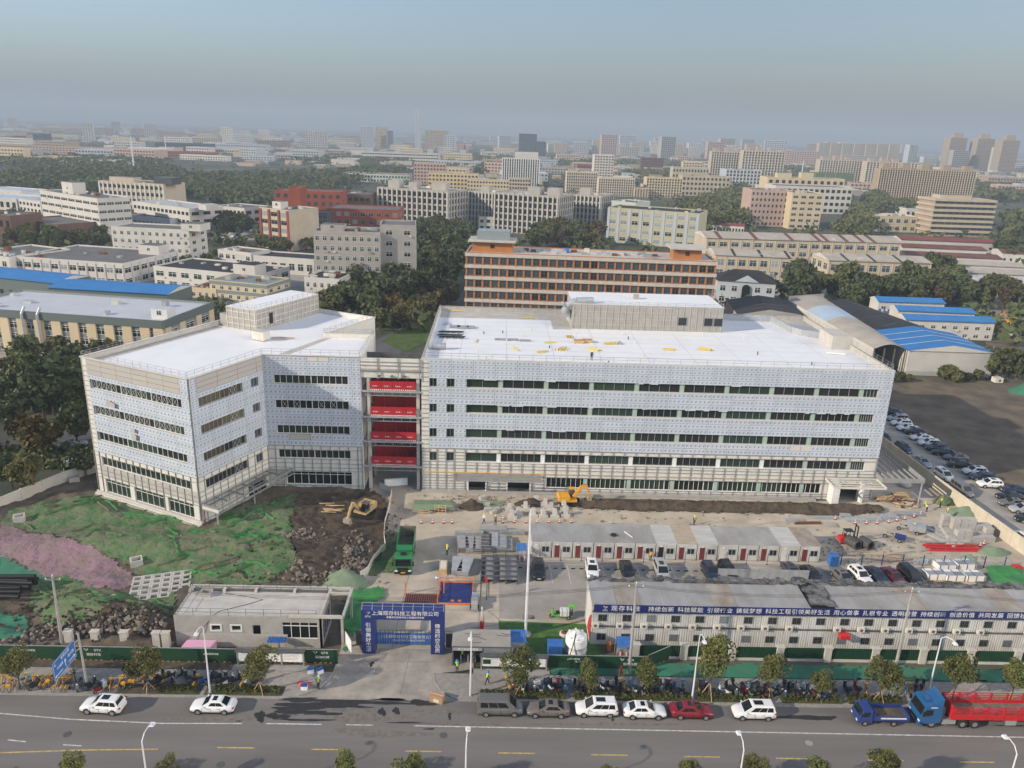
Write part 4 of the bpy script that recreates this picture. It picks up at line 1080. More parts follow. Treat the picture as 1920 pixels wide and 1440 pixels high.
for a,c in ((4.35,5.4),(6.75,7.8)):
    b = MB()
    for q in ((a-.18,c+.18,3.0,3.18),(a-.18,c+.18,2.17,2.35),(a-.18,a,2.35,3.0),(c,c+.18,2.35,3.0)): b.box(q[0],q[1],-.05,.02,q[2],q[3],'frame_white')
    w_ = b.build('window', gh); b = MB(); b.box(a,c,.18,.2,2.35,3.0,'glass'); b.build('pane', w_)
b = MB(); b.box(9.2,10.15,.5,.55,.1,3.1,'black'); b.build('doorway', gh)
window_bay(gh, Face(0,0,0,17), 12.7, 16.95, 1.3, 3.55, 'glass', 4, .12, 'frame_white', True)
fgr = Face(17.4,0,pi/2,5.5)
b = wall_with_holes(fgr, 0, 4.25, [(.8,5.0,.3,3.4)], 'concrete', .24); b.build('wall', gh)
window_bay(gh, fgr, .8, 5.0, .3, 3.4, 'glass', 4, .1, 'frame_grey', True)
# pergola: beams over rear and right
for q in (((-.1,6.0),(20.0,6.0)),((20.0,6.0),(20.0,.0)),((20.0,-.0),(13.6,-.0)),((.1,4.9),(0.1,6.0))):
    b = MB(); b.beam((*q[0],4.45),(*q[1],4.45),.28,.36,'concrete_lt'); b.build('pergola_beam', gh)
for x in (.3,4.3,8.2,13.0,17.4):
    b = MB(); b.beam((x,5.0,4.45),(x,6.0,4.45),.3,.3,'concrete_lt'); b.build('pergola_beam', gh)
b = MB(); b.beam((17.4,5.0,4.4),(20,5.0,4.4),.26,.3,'concrete_lt'); b.build('pergola_beam', gh)
b = MB(); b.beam((0,5.4,4.35),(17.4,5.4,4.35),.2,.25,'steel_dark'); b.build('kerb_upstand', gh)
b = MB(); b.beam((17.3,.1,4.4),(17.3,5.2,4.4),.22,.3,'concrete_lt'); b.build('kerb_upstand', gh)
for x in (19.85,):
    for y in (.15,5.9):
        b = MB(); b.box(x-.15,x+.15,y-.15,y+.15,0,4.3,'concrete'); b.build('pergola_post', gh)
railing(gh, Face(0,0,0,17.4), 4.2, .2, 16.8, 1.0, 1.9, -.15, 'edge_railing', 'steel_dark'); railing(gh, Face(.1,.1,pi/2,5.3), 4.2, 0, 5.3, 1.0, 1.3, 0, 'edge_railing', 'steel_dark'); railing(gh, Face(0,5.7,0,17.4), 4.2, .2, 17.0, 1.0, 1.9, 0, 'edge_railing', 'steel_dark')
b = MB()
for q in ((1.6,1.8,3.9,5.0),(2.8,3.0,3.9,5.0),(1.8,2.8,3.9,4.1),(1.8,2.8,4.8,5.0)): b.box(*q,4.2,4.75,'concrete')
b.build('roof_hatch', gh)
b = MB(); b.path([(4.5,4.8,4.24),(7,4.3,4.24),(9.5,3.6,4.24),(8,2.6,4.24),(5,1.0,4.24),(4.6,.1,4.25),(3.0,-.2,2.0),(2.4,-.3,.3)],.03,'black',4); b.build('cable', gh)
t = thing('site_shelter', 'small shelter with a blue corrugated roof in front of the gatehouse window', 'shelter', (-26.0,78.5,0))
b = MB()
for k in range(7): b.box(k*.3,k*.3+.16,-.02,1.0,1.72,1.80,'blue')
b.box(0,2.1,0,.98,1.65,1.72,'blue'); b.build('roof', t)
for x in (.1,2.0):
    for y in (.1,.9):
        b = MB(); b.tube((x,y,0),(x,y,1.66),.035,'steel',5); b.build('leg', t)
b = MB(); b.hexa([(-1.9,-.55,.3),(1.5,-.55,.3),(1.9,.55,.3),(-1.5,.55,.3),(-1.9,-.45,1.05),(1.5,-.45,1.05),(1.9,.5,1.35),(-1.5,.5,1.35)], 'foam_pink'); o = b.build('foam_board_stack', None, (-34.1,78.7,0)); tag(o,'stack of pink insulation boards against the gatehouse wall','board stack')
for k in range(5):
    pass
# stacks of square concrete pits and pipe rings
t = thing('paver_stack', 'stacked lattice paving blocks with square holes beside the gatehouse', 'block stack', tuple(G(240,1142).xy)+(0.2,), .30)
bm = MB()
for q in ((0,1.2,0,.2),(0,1.2,1.0,1.2),(0,.2,.2,1.0),(1.0,1.2,.2,1.0)): bm.box(*q,0,.85,'concrete_lt')
LB = bm.mesh('lattice_block')
for i in range(6):
    for j in range(5): obj('lattice_block', LB, t, (i*1.24,j*1.24,.35*(i==0)*0))
RG = MB().lathe([(.38,0),(.55,0),(.55,.5),(.38,.5),(.38,0)],(0,0,0),'concrete_lt',14).mesh('concrete_ring')
for px,py,z in ((234,1132,0),(234,1128,.5),(243,1138,0),(253,1134,0),(264,1138,0)):
    p = G(px,py); tag(obj('concrete_ring', RG, None, (p.x-.8,p.y-1.2,.55+z)), 'round concrete well ring beside the lattice paving blocks', 'ring', 'concrete rings by the lattice blocks')
for px,py in ((257,1062),(37,977),(140,902)):
    p = G(px,py); b = MB()
    for q in ((-.8,.8,-.8,-.6),(-.8,.8,.6,.8),(-.8,-.6,-.6,.6),(.6,.8,-.6,.6)): b.box(*q,-.3,.9,'concrete_lt')
    b.box(-.6,.6,-.6,.6,.1,.15,'black')
    tag(b.build('manhole_shaft', None, (p.x,p.y,site_h(p.x,p.y) if py > 950 else 0), .5), 'square concrete manhole shaft poking through the green net', 'shaft', 'shafts in the nets')
# black pipes
PIPE = MB(); PIPE.tube((0,0,0),(6,0,0),.28,'black',10,caps=False); PIPE.tube((6,0,0),(0,0,0),.24,'rubber',10,caps=False); PIPE = PIPE.mesh('black_pipe')
p = G(62,1118)
for k,(dy,dz) in enumerate(((0,0),(.6,0),(1.2,0),(1.8,0),(.3,.52),(.9,.52),(1.5,.52),(.6,1.04),(-.6,0),(-1.2,-.1),(-1.9,-.15),(2.4,0))):
    tag(obj('black_pipe', PIPE, None, (p.x-6.2+.5*sin(k*2.1)-(.6 if k > 7 else 0),p.y+dy,1.45+dz), .06*sin(k)), 'thick black plastic drain pipe in the pile behind the green hoarding', 'pipe', 'black drain pipes')

# ------------------------------------------------------------------ containers
def corr(b, x0, x1, y, z0, z1, m, step=.26, d=.04):
    x = x0
    while x < x1-.05:
        b.box(x, min(x+step*.5,x1), y-d, y, z0, z1, m); x += step
mat('cont_white', (0.68,0.68,0.65), .55, col2=(0.54,0.52,0.48), vs=1.5, stretch=(1,1,.35))
mat('cont_roof', (0.40,0.405,0.40), .6, col2=(0.31,0.295,0.275), vs=2.2, stretch=(1,.5,1))
mat('cont_roof_warm', (0.40,0.375,0.33), .6, col2=(0.30,0.24,0.19), vs=1.6, stretch=(1,.5,1))
mat('cont_roof_rust', (0.42,0.30,0.17), .7, col2=(0.48,0.45,0.40), vs=.5, stretch=(.4,3,1))
mat('cont_roof_pale', (0.58,0.58,0.55), .6, col2=(0.44,0.43,0.41), vs=.8, stretch=(.3,3,1))
def container(lab, x, y, door_left, door_m, roofm, group, window_m='glass', rz=0, extra=None):
    t = thing('site_container', lab, 'container', (x,y,0), rz, group); W = 3.0
    b = MB(); b.box(.02,W-.02,0,5.6,.08,2.55,'cont_white'); corr(b,.04,W-.04,0,.15,2.5,'cont_white'); b.box(0,W,-.06,.04,2.5,2.68,'cont_white'); b.box(0,W,-.06,.04,0,.12,'frame_grey'); b.build('body', t)
    b = MB(); b.box(-.0,W+.08,-.08,5.65,2.68,2.74,roofm)
    k = .1
    while k < W-.1: b.box(k,k+.05,-.06,5.6,2.74,2.765,roofm); k += .27
    b.build('roof', t)
    dx,wx = (.35,1.55) if door_left else (2.0,.35)
    b = MB(); b.box(dx,dx+.75,-.07,-.03,.12,2.1,door_m); d = b.build('door', t)
    b = MB(); b.box(dx+.62,dx+.68,-.1,-.07,1.0,1.15,'chrome'); b.build('handle', d)
    b = MB(); b.box(wx,wx+1.1,-.075,-.03,1.0,1.95,'frame_grey'); w = b.build('window', t); b = MB(); b.box(wx+.07,wx+.5,-.08,-.074,1.07,1.88,window_m); b.box(wx+.6,wx+1.03,-.08,-.074,1.07,1.88,window_m); b.build('pane', w)
    b = MB(); b.box(dx+.15,dx+.6,-.09,-.071,2.15,2.32,'white'); b.build('door_plate', t)
    return t
RM = ['cont_roof','cont_roof','cont_roof','cont_roof','cont_roof','cont_roof','cont_roof_pale','cont_roof_rust','cont_roof_pale','cont_roof','cont_roof','cont_roof','cont_roof_pale','cont_roof_warm']
DM = ['cont_white']+['red_brown']*5+['black']+['red_brown']*2+['cont_white','red_brown','red_brown','cont_white','red_brown']
for i in range(14):
    lab = {0:'white site container beside the tall mast at the end of the single-storey row',6:'white site container with a pale ribbed roof and an open black doorway',7:'white site container with a rust-streaked roof in the single-storey row',8:'white site container with a pale ribbed roof next to the rusty-roofed one',13:'white site container at the end of the row by the red forklift',12:'pale-roofed white site container second from the forklift end of the row'}.get(i,'white site container with a flat grey roof in the middle of the single-storey row')
    lab = lab if i in (0,6,7,13) else '%s site container from the tall mast in the white single-storey row' % ('first','second','third','fourth','fifth','sixth','seventh','eighth','ninth','tenth','eleventh','twelfth','thirteenth','last')[i]
    c_ = container(lab, 6.2+3.09*i, 101.9+.02*i, True, DM[i], RM[i], 'single-storey containers')
tag(MB().lathe([(.30,0),(.45,.05),(.5,.12),(.45,.2),(.30,.24)],(0,0,0),'tyre',14).build('old_tyre_ring',None,(18.6,104.0,2.77)),'old black tyre lying on a grey container roof','tyre')
tag(MB().box(-.06,.06,-1.0,1.0,0,.1,'white').build('loose_batten',None,(20.9,104.3,2.77),.5),'white batten lying on a grey container roof','batten')
for i in range(14):
    x = 7.5+3.07*i; b = MB(); b.tube((0,0,0),(0,0,1.9),.04,'blue_dark',6); b.box(-.12,.12,-.12,.12,0,.04,'blue_dark')
    tag(b.build('fence_post',None,(x,101.2,0)),'slim blue post in front of the single-storey container row','post','posts along the container row')

# two-storey container block
cb = thing('container_block', 'two-storey block of white corrugated containers with a long blue slogan banner', 'building', (12.7,81.45,0))
N2 = 21; CW = 2.985
bm = MB(); bm.box(.02,CW-.02,0,5.7,.05,2.6,'cont_white'); corr(bm,.04,CW-.04,0,.1,2.6,'cont_white',.3,.05); MODU = bm.mesh('container_module')
bm = MB(); bm.box(0,CW-.015,-.35,5.9,0,.06,'cont_roof')
k_ = .08
while k_ < CW-.1: bm.box(k_,k_+.06,-.33,5.8,.06,.095,'cont_roof'); k_ += .28
RSH = bm.mesh('roof_sheet')
bm2 = MB(); bm2.box(0,CW-.015,-.35,5.9,0,.06,'cont_roof_warm')
k_ = .08
while k_ < CW-.1: bm2.box(k_,k_+.06,-.33,5.8,.06,.095,'cont_roof_warm'); k_ += .28
RSH2 = bm2.mesh('roof_sheet')
b = MB(); b.box(0,CW-.015,-.3,5.8,0,.1,'black'); RSH3 = b.mesh('roof_sheet')
b = MB(); b.box(0,1.15,-.09,-.04,0,1.0,'frame_grey')
for k in range(5): b.box(.1+.22*k,.12+.22*k,-.12,-.1,.02,.98,'steel_dark')
for k in range(3): b.box(.02,1.13,-.12,-.1,.2+.3*k,.22+.3*k,'steel_dark')
WFR = b.mesh('window')
b = MB(); b.box(.06,.54,-.098,-.09,.06,.94,'glass'); b.box(.61,1.09,-.098,-.09,.06,.94,'glass'); WPA = b.mesh('pane')
b = MB(); b.box(.06,.54,-.098,-.09,.06,.94,'glass_lit'); b.box(.61,1.09,-.098,-.09,.06,.94,'glass_lit'); WPL = b.mesh('pane')
ACM = MB().box(0,.82,-.42,-.1,0,.58,'offwhite').mesh('air_conditioner'); 
b = MB(); b.tube((0,-.425,0),(0,-.44,0),.2,'steel_dark',12); ACF = b.mesh('fan_grille')
for i in range(N2):
    for fl in (0,1): obj('container_module', MODU, cb, (i*CW,0,2.75*fl))
    o = obj('roof_sheet', RSH3 if i == 9 else (RSH2 if i % 4 == 1 else RSH), cb, (i*CW,0,5.62))
    o.rotation_euler = (.035,0,0)
    for fl in (0,1):
        w = obj('window', WFR, cb, (i*CW+.75,0,[.75,3.45][fl])); obj('pane', WPL if (i*5+fl*3) % 7 in (1,2) and fl == 0 or (fl == 1 and i in (2,5)) else WPA, w)
    if i not in (9,17): 
        a = obj('air_conditioner', ACM, cb, (i*CW+.05,0,2.72)); obj('fan_grille', ACF, a, (.41,0,.29))
b = MB(); b.box(0,N2*CW,-.12,-.06,2.62,2.74,'steel_dark'); b.build('storey_band', cb)
b = MB(); b.box(0,N2*CW,-.3,-.06,4.85,4.97,'steel_dark'); b.build('eaves_gutter', cb)
b = MB(); b.box(.15,N2*CW,-.40,-.36,4.98,6.0,'navy'); bn = b.build('slogan_banner', cb)
emblem(bn, 1.5, -.42, 5.62, .5); label_text(bn, 'GTX', .3, 1.5, -.41, 5.1)
SL = '持续创新 科技赋能 引领行业 铸就梦想 科技工程引领美好生活 用心做事 扎根专业 透明经营 持续创新 创造价值 共同发展 回馈社会'
def run_text(parent, txt, x, z, sz, pitch, gap, y=-.41):
    for ch in txt:
        if ch == ' ': x += gap; continue
        label_text(parent, ch, sz, x+pitch/2, y, z); x += pitch
    return x
run_text(bn, '观存科技', 2.15, 5.22, .82, .92, .5)
run_text(bn, SL, 6.7, 5.22, .76, .80, .38)
b = MB(); b.box(-.04,0,.2,5.6,.1,5.6,'cont_white'); b.build('end_wall', cb); 
b = MB(); b.add([(-.05,.1,.5),(-.05,2.9,.5),(-.05,2.2,2.2),(-.05,1.0,3.6),(-.05,.1,4.2)],[(0,1,2,3,4)][::1],'red'); b.f[-1] = b.f[-1][::-1]; b.build('red_poster', cb)
# dark netting strip draped along the rear edge of the roof
tag(sheet('shade_net', rect(12.6,70,86.3,87.7), 'net_black', .22, 0, hf=lambda x,y: 5.9+.35*abs(fbm(x*1.1,y*1.6,3)), edge=.6, seed=71, smooth=False), 'torn black shade net along the rear edge of the two-storey container roof', 'net')
tag(sheet('shade_net', rect(39.6,42.4,81.6,86.0), 'net_black', .25, 0, hf=lambda x,y: 5.86+.03*(y-81)+.05, edge=.2, seed=72, smooth=False), 'black shade net patch in the middle of the two-storey container roof', 'net')
b = MB(); b.box(-.6,.6,-.4,.4,0,.55,'red'); tag(b.build('red_cabinet',None,(43.9,80.9,2.0)),'small red cabinet mounted low on the white container block','cabinet')
for px,m,w in ((1193,'blue',2.0),):
    pass
# ------------------------------------------------------------------ cars
def paint(n, c, r=.28, var=0):
    m = mat('paint_'+n, c, r, spec=.5, coat=.6); return m
paint('white',(.78,.78,.77)); paint('black',(.012,.012,.014)); paint('grey',(.14,.135,.13)); paint('taupe',(.16,.14,.125)); paint('silver',(.38,.39,.40)); paint('red',(.22,.012,.022)); paint('maroon',(.10,.012,.018)); paint('navy',(.015,.025,.05)); paint('slate',(.05,.055,.065)); paint('bluegrey',(.22,.26,.30))
mat('car_glass',(.012,.015,.016),.06,spec=.6)
mat('car_under',(.012,.012,.012),.9)
def quad_on(p, u0, u1, v0, v1, off):
    """sub-quad of a face p=[bl,br,tr,tl] pushed outwards"""
    bl,br,tr,tl = [Vector(q) for q in p]
    def at(u,v): return (bl*(1-u)+br*u)*(1-v)+(tl*(1-u)+tr*u)*v
    n = (br-bl).cross(tl-bl).normalized()*off
    return [tuple(at(u,v)+n) for u,v in ((u0,v0),(u1,v0),(u1,v1),(u0,v1))]
def loft(b, rings, m, smooth=True, caps=True):
    k = len(rings[0]); pts = [p for r in rings for p in r]
    F = [(i*k+j, i*k+(j+1)%k, (i+1)*k+(j+1)%k, (i+1)*k+j) for i in range(len(rings)-1) for j in range(k)]
    b.add(pts, F, m, smooth)
    if caps: b.add(pts, [tuple(range(k-1,-1,-1)), tuple(range((len(rings)-1)*k, len(rings)*k))], m)
CARS = {
 'sedan': dict(st=[(-2.33,.42,.78,.66),(-2.26,.30,.93,.78),(-1.95,.26,1.02,.87),(-1.3,.22,1.0,.90),(0,.22,.97,.905),(1.0,.22,.95,.90),(1.5,.24,.90,.885),(2.0,.26,.79,.84),(2.24,.30,.66,.75),(2.33,.40,.56,.62)], cab=(-1.85,1.10,-1.0,.22,.80,.60,.95,1.46), wx=(-1.38,1.40), wr=.33, split=(.33,.40,.70)),
 'hatch': dict(st=[(-2.15,.42,.80,.70),(-2.10,.30,1.02,.82),(-1.8,.26,1.06,.89),(-1.2,.22,1.04,.92),(0,.22,1.02,.92),(1.0,.22,1.02,.92),(1.5,.24,.98,.90),(1.95,.26,.88,.86),(2.2,.30,.72,.78),(2.28,.42,.60,.66)], cab=(-2.02,1.12,-1.62,.25,.83,.64,1.02,1.64), wx=(-1.35,1.36), wr=.36, split=(.30,.40,.68)),
 'mpv': dict(st=[(-2.28,.42,.85,.74),(-2.22,.30,1.04,.84),(-1.8,.26,1.06,.89),(-1.2,.22,1.05,.90),(0,.22,1.04,.90),(1.1,.22,1.02,.90),(1.6,.24,.95,.88),(2.0,.26,.84,.84),(2.22,.32,.70,.76),(2.3,.44,.60,.64)], cab=(-2.16,1.35,-1.95,.35,.83,.68,1.02,1.74), wx=(-1.4,1.42), wr=.32, split=(.30,.36,.62)),
 'van': dict(st=[(-2.45,.42,1.0,.80),(-2.42,.30,1.06,.86),(-2.0,.26,1.08,.90),(-1.2,.24,1.08,.91),(0,.24,1.08,.91),(1.2,.24,1.06,.91),(1.8,.26,1.0,.88),(2.2,.28,.90,.84),(2.4,.34,.74,.76),(2.46,.46,.62,.66)], cab=(-2.40,1.85,-2.28,.95,.86,.72,1.05,1.92), wx=(-1.5,1.55), wr=.34, split=(.28,.34,.62)),
}
def make_car(kind):
    c = CARS[kind]; root = thing('parked_car', 'car', 'car')
    b = MB(); rings = []
    for x,zb,zt,hw in c['st']:
        h = [(hw*.84,zb),(hw*.97,zb+.10),(hw,(zb+zt)/2),(hw*.985,zt-.10),(hw*.90,zt-.01),(hw*.45,zt+.025)]
        rings.append([(x,y,z) for y,z in h] + [(x,-y,z) for y,z in h[::-1]])
    loft(b, rings, 'paint_white'); body = b.build('body', root)
    x0,x1,t0,t1,wb,wt,zb,zr = c['cab']
    L = lambda x,y,z: (x,y,z)
    ring0 = [(x0,-wb,zb-.05),(x1,-wb*.96,zb-.05),(x1,wb*.96,zb-.05),(x0,wb,zb-.05)]
    ring1 = [(t0-.05,-wt-.02,zr-.07),(t1+.06,-wt-.02,zr-.07),(t1+.06,wt+.02,zr-.07),(t0-.05,wt+.02,zr-.07)]
    ring2 = [(t0+.08,-wt+.12,zr),(t1-.10,-wt+.12,zr),(t1-.10,wt-.12,zr),(t0+.08,wt-.12,zr)]
    b = MB(); b.add(ring0+ring1+ring2, [(0,1,5,4),(1,2,6,5),(2,3,7,6),(3,0,4,7),(4,5,9,8),(5,6,10,9),(6,7,11,10),(7,4,8,11),(8,9,10,11)], 'paint_white'); b.build('cabin', root)
    F = {'f':[ring0[1],ring0[2],ring1[2],ring1[1]],'r':[ring0[3],ring0[0],ring1[0],ring1[3]],'s':[ring0[0],ring0[1],ring1[1],ring1[0]],'p':[ring0[2],ring0[3],ring1[3],ring1[2]]}
    def glass(name, face, u0,u1,v0,v1):
        q = quad_on(F[face],u0,u1,v0,v1,.012); g = MB(); g.add(q,[(0,1,2,3)],'car_glass'); g.build(name, root)
    glass('windscreen','f',.05,.95,.12,.97); glass('rear_window','r',.07,.93,.16 if kind == 'sedan' else .34,.95)
    a,m1,m2 = c['split'][0],c['split'][1],c['split'][2]
    for fc,fl in (('s',False),('p',True)):
        segs = ([(.14,.44),(.46,.76)] if kind in ('sedan',) else [(.07,.28),(.31,.55),(.57,.83)])
        for u0,u1 in segs:
            if fl: u0,u1 = 1-u1,1-u0
            glass('side_window',fc,u0,u1,.22,.90)
    g = MB(); sx0,sx1 = (t0+t1)/2-.1,t1-.25
    if kind != 'van': g.box(sx0,sx1,-.34,.34,zr+.001,zr+.015,'car_glass')
    if g.v: g.build('sunroof', root)
    for s in (-1,1):
        st = c['st']; hx = st[-2][0]; hz = st[-2][2]
        g = MB(); g.hexa([(hx-.28,s*(st[-2][3]+.06),hz-.12),(hx+.05,s*(st[-2][3]-.14),hz-.16),(hx+.03,s*(st[-2][3]-.30),hz-.16),(hx-.2,s*(st[-2][3]-.22),hz-.05),(hx-.26,s*(st[-2][3]+.04),hz+.03),(hx+.02,s*(st[-2][3]-.14),hz-.03),(hx+.0,s*(st[-2][3]-.30),hz-.03),(hx-.2,s*(st[-2][3]-.22),hz+.05)],'lamp_glass'); g.build('headlight', root)
        rx = st[1][0]; rz = st[1][2]
        g = MB(); g.box(rx-.08,rx+.25,s*(st[1][3]-.1)-.09,s*(st[1][3]-.1)+.11,rz-.20,rz-.04,'tail_red'); g.build('tail_light', root)
        g = MB(); g.cbox((x1-.25,s*(wb+.16),zb+.05),(.14,.2,.13),'paint_white'); g.build('mirror', root)
        for wx in c['wx']:
            w = MB(); w.tube((0,-.11,0),(0,.11,0),c['wr'],'tyre',14)
            wo = w.build('wheel', root, (wx,s*(c['st'][4][3]-.10),c['wr']))
            w = MB(); w.tube((0,s*.112,0),(0,s*.118,0),c['wr']*.66,'alloy',10); w.build('rim', wo)
            w = MB(); w.tube((0,s*.02,0),(0,s*.025,0),c['wr']*1.16,'car_under',14); w.build('wheel_arch', root, (wx,s*(c['st'][4][3]-.015-.02),c['wr']+.02))
    g = MB(); g.box(c['st'][-1][0]-.06,c['st'][-1][0]+.012,-.26,.26,.42,.53,'white'); g.build('number_plate', root)
    for s in (-1,1):
        hw = c['st'][4][3]+.006
        for x in (-.95,.05,.98): g = MB(); g.box(x-.012,x+.012,s*hw-.004,s*hw+.004,.36,.90,'car_under'); g.build('door_seam', root)
        g = MB(); g.box(c['wx'][0]+.42,c['wx'][1]-.42,s*(hw-.02)-.02,s*(hw-.02)+.02,.22,.34,'car_under'); g.build('sill_trim', root)
        for x in (-.75,.25): g = MB(); g.box(x-.1,x+.1,s*(hw+.01)-.015,s*(hw+.01)+.015,.76,.80,'chrome'); g.build('door_handle', root)
    g = MB(); g.box(c['st'][-1][0]-.1,c['st'][-1][0]+.006,-.42,.42,.28,.40,'car_under'); g.build('grille', root)
    g = MB(); g.box(c['st'][0][0]+.1,c['st'][-1][0]-.1,-.7,.7,.14,.30,'car_under'); g.build('underbody', root)
    return root
PROTO = {k: make_car(k) for k in CARS}
USED = set()
def car(kind, col, x, y, rz, lab, group=None, z=0.0, sc=1.0):
    p = PROTO[kind]
    if kind not in USED:
        USED.add(kind); CARP = p
    c = clone(p, (x,y,z), rz, lab, group, recol={'paint_white':'paint_'+col}, scale=sc)
    return c
g1 = 'cars parked along the kerb'
car('hatch','white',-40.6,68.9,pi-.06,'white SUV with a large glass roof on the road below the blue direction sign',g1)
car('sedan','white',-29.1,69.2,pi-.0,'white saloon with a sunroof parked by the planting bed near the entrance',g1)
car('van','grey',1.6,69.5,0,'dark grey passenger van at the kerb beside the entrance corner',g1)
car('sedan','taupe',6.8,69.4,pi,'brown-grey saloon parked behind the dark grey van',g1)
car('mpv','white',12.1,69.6,pi,'white people carrier between the brown-grey and the white saloon at the kerb',g1)
car('sedan','white',17.3,69.4,0,'white saloon parked nose to nose with the red saloon row',g1)
car('sedan','red',22.5,69.5,0,'dark red saloon parked at the kerb between two white cars',g1)
car('mpv','white',29.3,69.5,pi,'white people carrier at the kerb beside the wet patch',g1)
g2 = 'cars in the site car park'
for x,y,k,c,a,l in [(7.1,97.6,'hatch','black',-pi/2,'black car alone in the bays beside the tall white mast'),(14.8,97.9,'hatch','white',-pi/2-.04,'white car with a black roof panel in the site car park'),(19.9,97.9,'sedan','black',-pi/2+.04,'black saloon between the white car and the two-tone car'),(24.8,97.8,'mpv','silver',-pi/2+.03,'silver car with dark glass roof in the site car park'),(31.9,97.9,'hatch','navy',-pi/2+.08,'dark blue SUV parked beside the grey screen panels'),(34.6,98.4,'hatch','black',-pi/2+.12,'black SUV half hidden behind the grey screen panels'),(43.9,98.4,'sedan','slate',-pi/2+.10,'dark grey saloon at the far end of the grey screen panels'),(46.6,97.6,'sedan','black',-pi/2+.14,'black saloon beside the end of the grey screen panels'),(50.9,97.2,'sedan','grey',-pi/2+.15,'grey saloon beside the blue bin in the car park'),(53.6,97.6,'hatch','white',-pi/2+.15,'white SUV parked beside the grey saloon near the blue bin'),(56.2,97.7,'sedan','navy',-pi/2+.15,'dark navy saloon between the white SUV and the maroon saloon'),(58.5,97.5,'sedan','maroon',-pi/2+.17,'maroon saloon in the site car park'),(61.2,97.9,'mpv','black',-pi/2+.17,'black people carrier beside the maroon saloon')]:
    car(k,c,x,y,a,l,g2)
g3 = 'cars along the edge of the field'
FC = [(1668,777,'sedan','navy'),(1678,790,'mpv','silver'),(1686,799,'hatch','white'),(1698,808,'sedan','white'),(1713,815,'sedan','black'),(1723,826,'sedan','white'),(1738,837,'hatch','white'),(1752,845,'hatch','slate'),(1765,854,'sedan','black'),(1787,863,'sedan','grey'),(1795,877,'sedan','black'),(1823,890,'hatch','white'),(1837,901,'hatch','navy'),(1851,914,'hatch','white'),(1898,925,'sedan','navy'),(1888,937,'sedan','black'),(1894,950,'sedan','grey'),(1913,962,'hatch','silver'),(1925,980,'sedan','black')]
FL = ['dark blue saloon at the far end of the field-edge row','silver estate near the far end of the field-edge row','white SUV behind the silver estate at the field edge','white saloon next to a black saloon near the far end of the field-edge row','black saloon between two white saloons at the field edge','white saloon after the lone black saloon at the field edge','white hatchback beside the slate SUV at the field edge','slate grey SUV between a white hatchback and a black saloon','black saloon in the middle of the field-edge row','mid grey saloon in the middle of the field-edge row','black saloon before the white SUV at the field edge','white SUV beside the dark blue SUV at the field edge','dark blue SUV between two white SUVs at the field edge','white SUV standing in sunlight at the field edge','navy saloon set back behind the sunlit white SUV','black saloon beside the navy saloon at the field edge','grey saloon with a sunroof near the open end of the field-edge row','silver hatchback near the open end of the field-edge row','black saloon at the open end of the field-edge row']
for i,(px,py,k,c) in enumerate(FC):
    p = G(px,py); car(k,c,p.x+.6,p.y+.3,pi-.12+.06*sin(i*3),FL[i],g3)
for px,py,k,c,l in [(1656,826,'hatch','black','black car in the lane at the corner of the long wing'),(1693,845,'hatch','navy','navy SUV parked in the lane against the concrete wall'),(1728,871,'sedan','bluegrey','blue-grey saloon parked in the lane against the concrete wall'),(1769,897,'mpv','white','white estate parked in the lane against the concrete wall'),(1802,924,'van','grey','grey van parked in the lane against the concrete wall'),(1922,1017,'sedan','white','white saloon in the lane beyond the stacked blocks')]:
    p = G(px,py); car(k,c,p.x,p.y,-pi/2+.08,l,'cars in the lane beside the wall')
for px,py,k,c,a,l in ((14,880,'van','white',.3,'white van outside the grey panel wall'),(150,872,'hatch','white',.4,'white car half hidden by trees outside the grey panel wall'),(140,838,'sedan','silver',.5,'silver car on the lane beyond the grey panel wall')):
    p = G(px,py); car(k,c,p.x,p.y,a,l)
for p in PROTO.values():
    for ch in list(p.children):
        for g in list(ch.children): bpy.data.objects.remove(g)
        bpy.data.objects.remove(ch)
    bpy.data.objects.remove(p)

# ------------------------------------------------------------------ trucks and plant
def wheel_at(root, x, y, r, w=.28, s=1, rim='alloy', name='wheel'):
    b = MB(); b.tube((0,-w/2,0),(0,w/2,0),r,'tyre',14); o = b.build(name, root, (x,y,r))
    b = MB(); b.tube((0,s*(w/2+.002),0),(0,s*(w/2+.02),0),r*.55,rim,10); b.build('rim', o); return o
def part(root, name, f, parent=None):
    b = MB(); f(b); return b.build(name, parent or root)
mat('truck_blue',(.018,.10,.25),.3,spec=.5,coat=.5); mat('truck_navy',(.025,.05,.20),.35,spec=.5,coat=.3); mat('truck_green',(.018,.19,.06),.35,spec=.5,coat=.3); mat('trailer_red',(.50,.018,.02),.45,var=.12,vs=.6); mat('truck_bed',(.16,.13,.10),.8,var=.3,vs=.7)
# blue tractor unit with red stake trailer (front towards -x)
tk = thing('articulated_lorry', 'blue tractor unit coupled to a long red stake-sided trailer at the kerb', 'lorry', (46.9,69.2,0), 0)
cabp = [(0.05,.55),(0,.9),(.05,1.6),(.35,2.65),(.55,2.85),(2.2,2.95),(2.25,.75),(1.6,.6)]
part(tk,'cab',lambda b: b.extr(cabp,'y',-1.22,1.22,'truck_blue'))
part(tk,'windscreen',lambda b: b.add([(.03,-1.08,1.62),(.03,1.08,1.62),(.32,1.02,2.55),(.32,-1.02,2.55)],[(0,3,2,1)],'car_glass'))
for s in (-1,1):
    part(tk,'side_window',lambda b: b.box(.45,1.25,s*1.225-.005,s*1.225+.005,1.65,2.35,'car_glass'))
    part(tk,'mirror',lambda b: b.cbox((.15,s*1.42,2.0),(.18,.2,.55),'black'))
    part(tk,'headlight',lambda b: b.box(-.03,.04,s*.95-.18,s*.95+.18,.75,.95,'lamp_glass'))
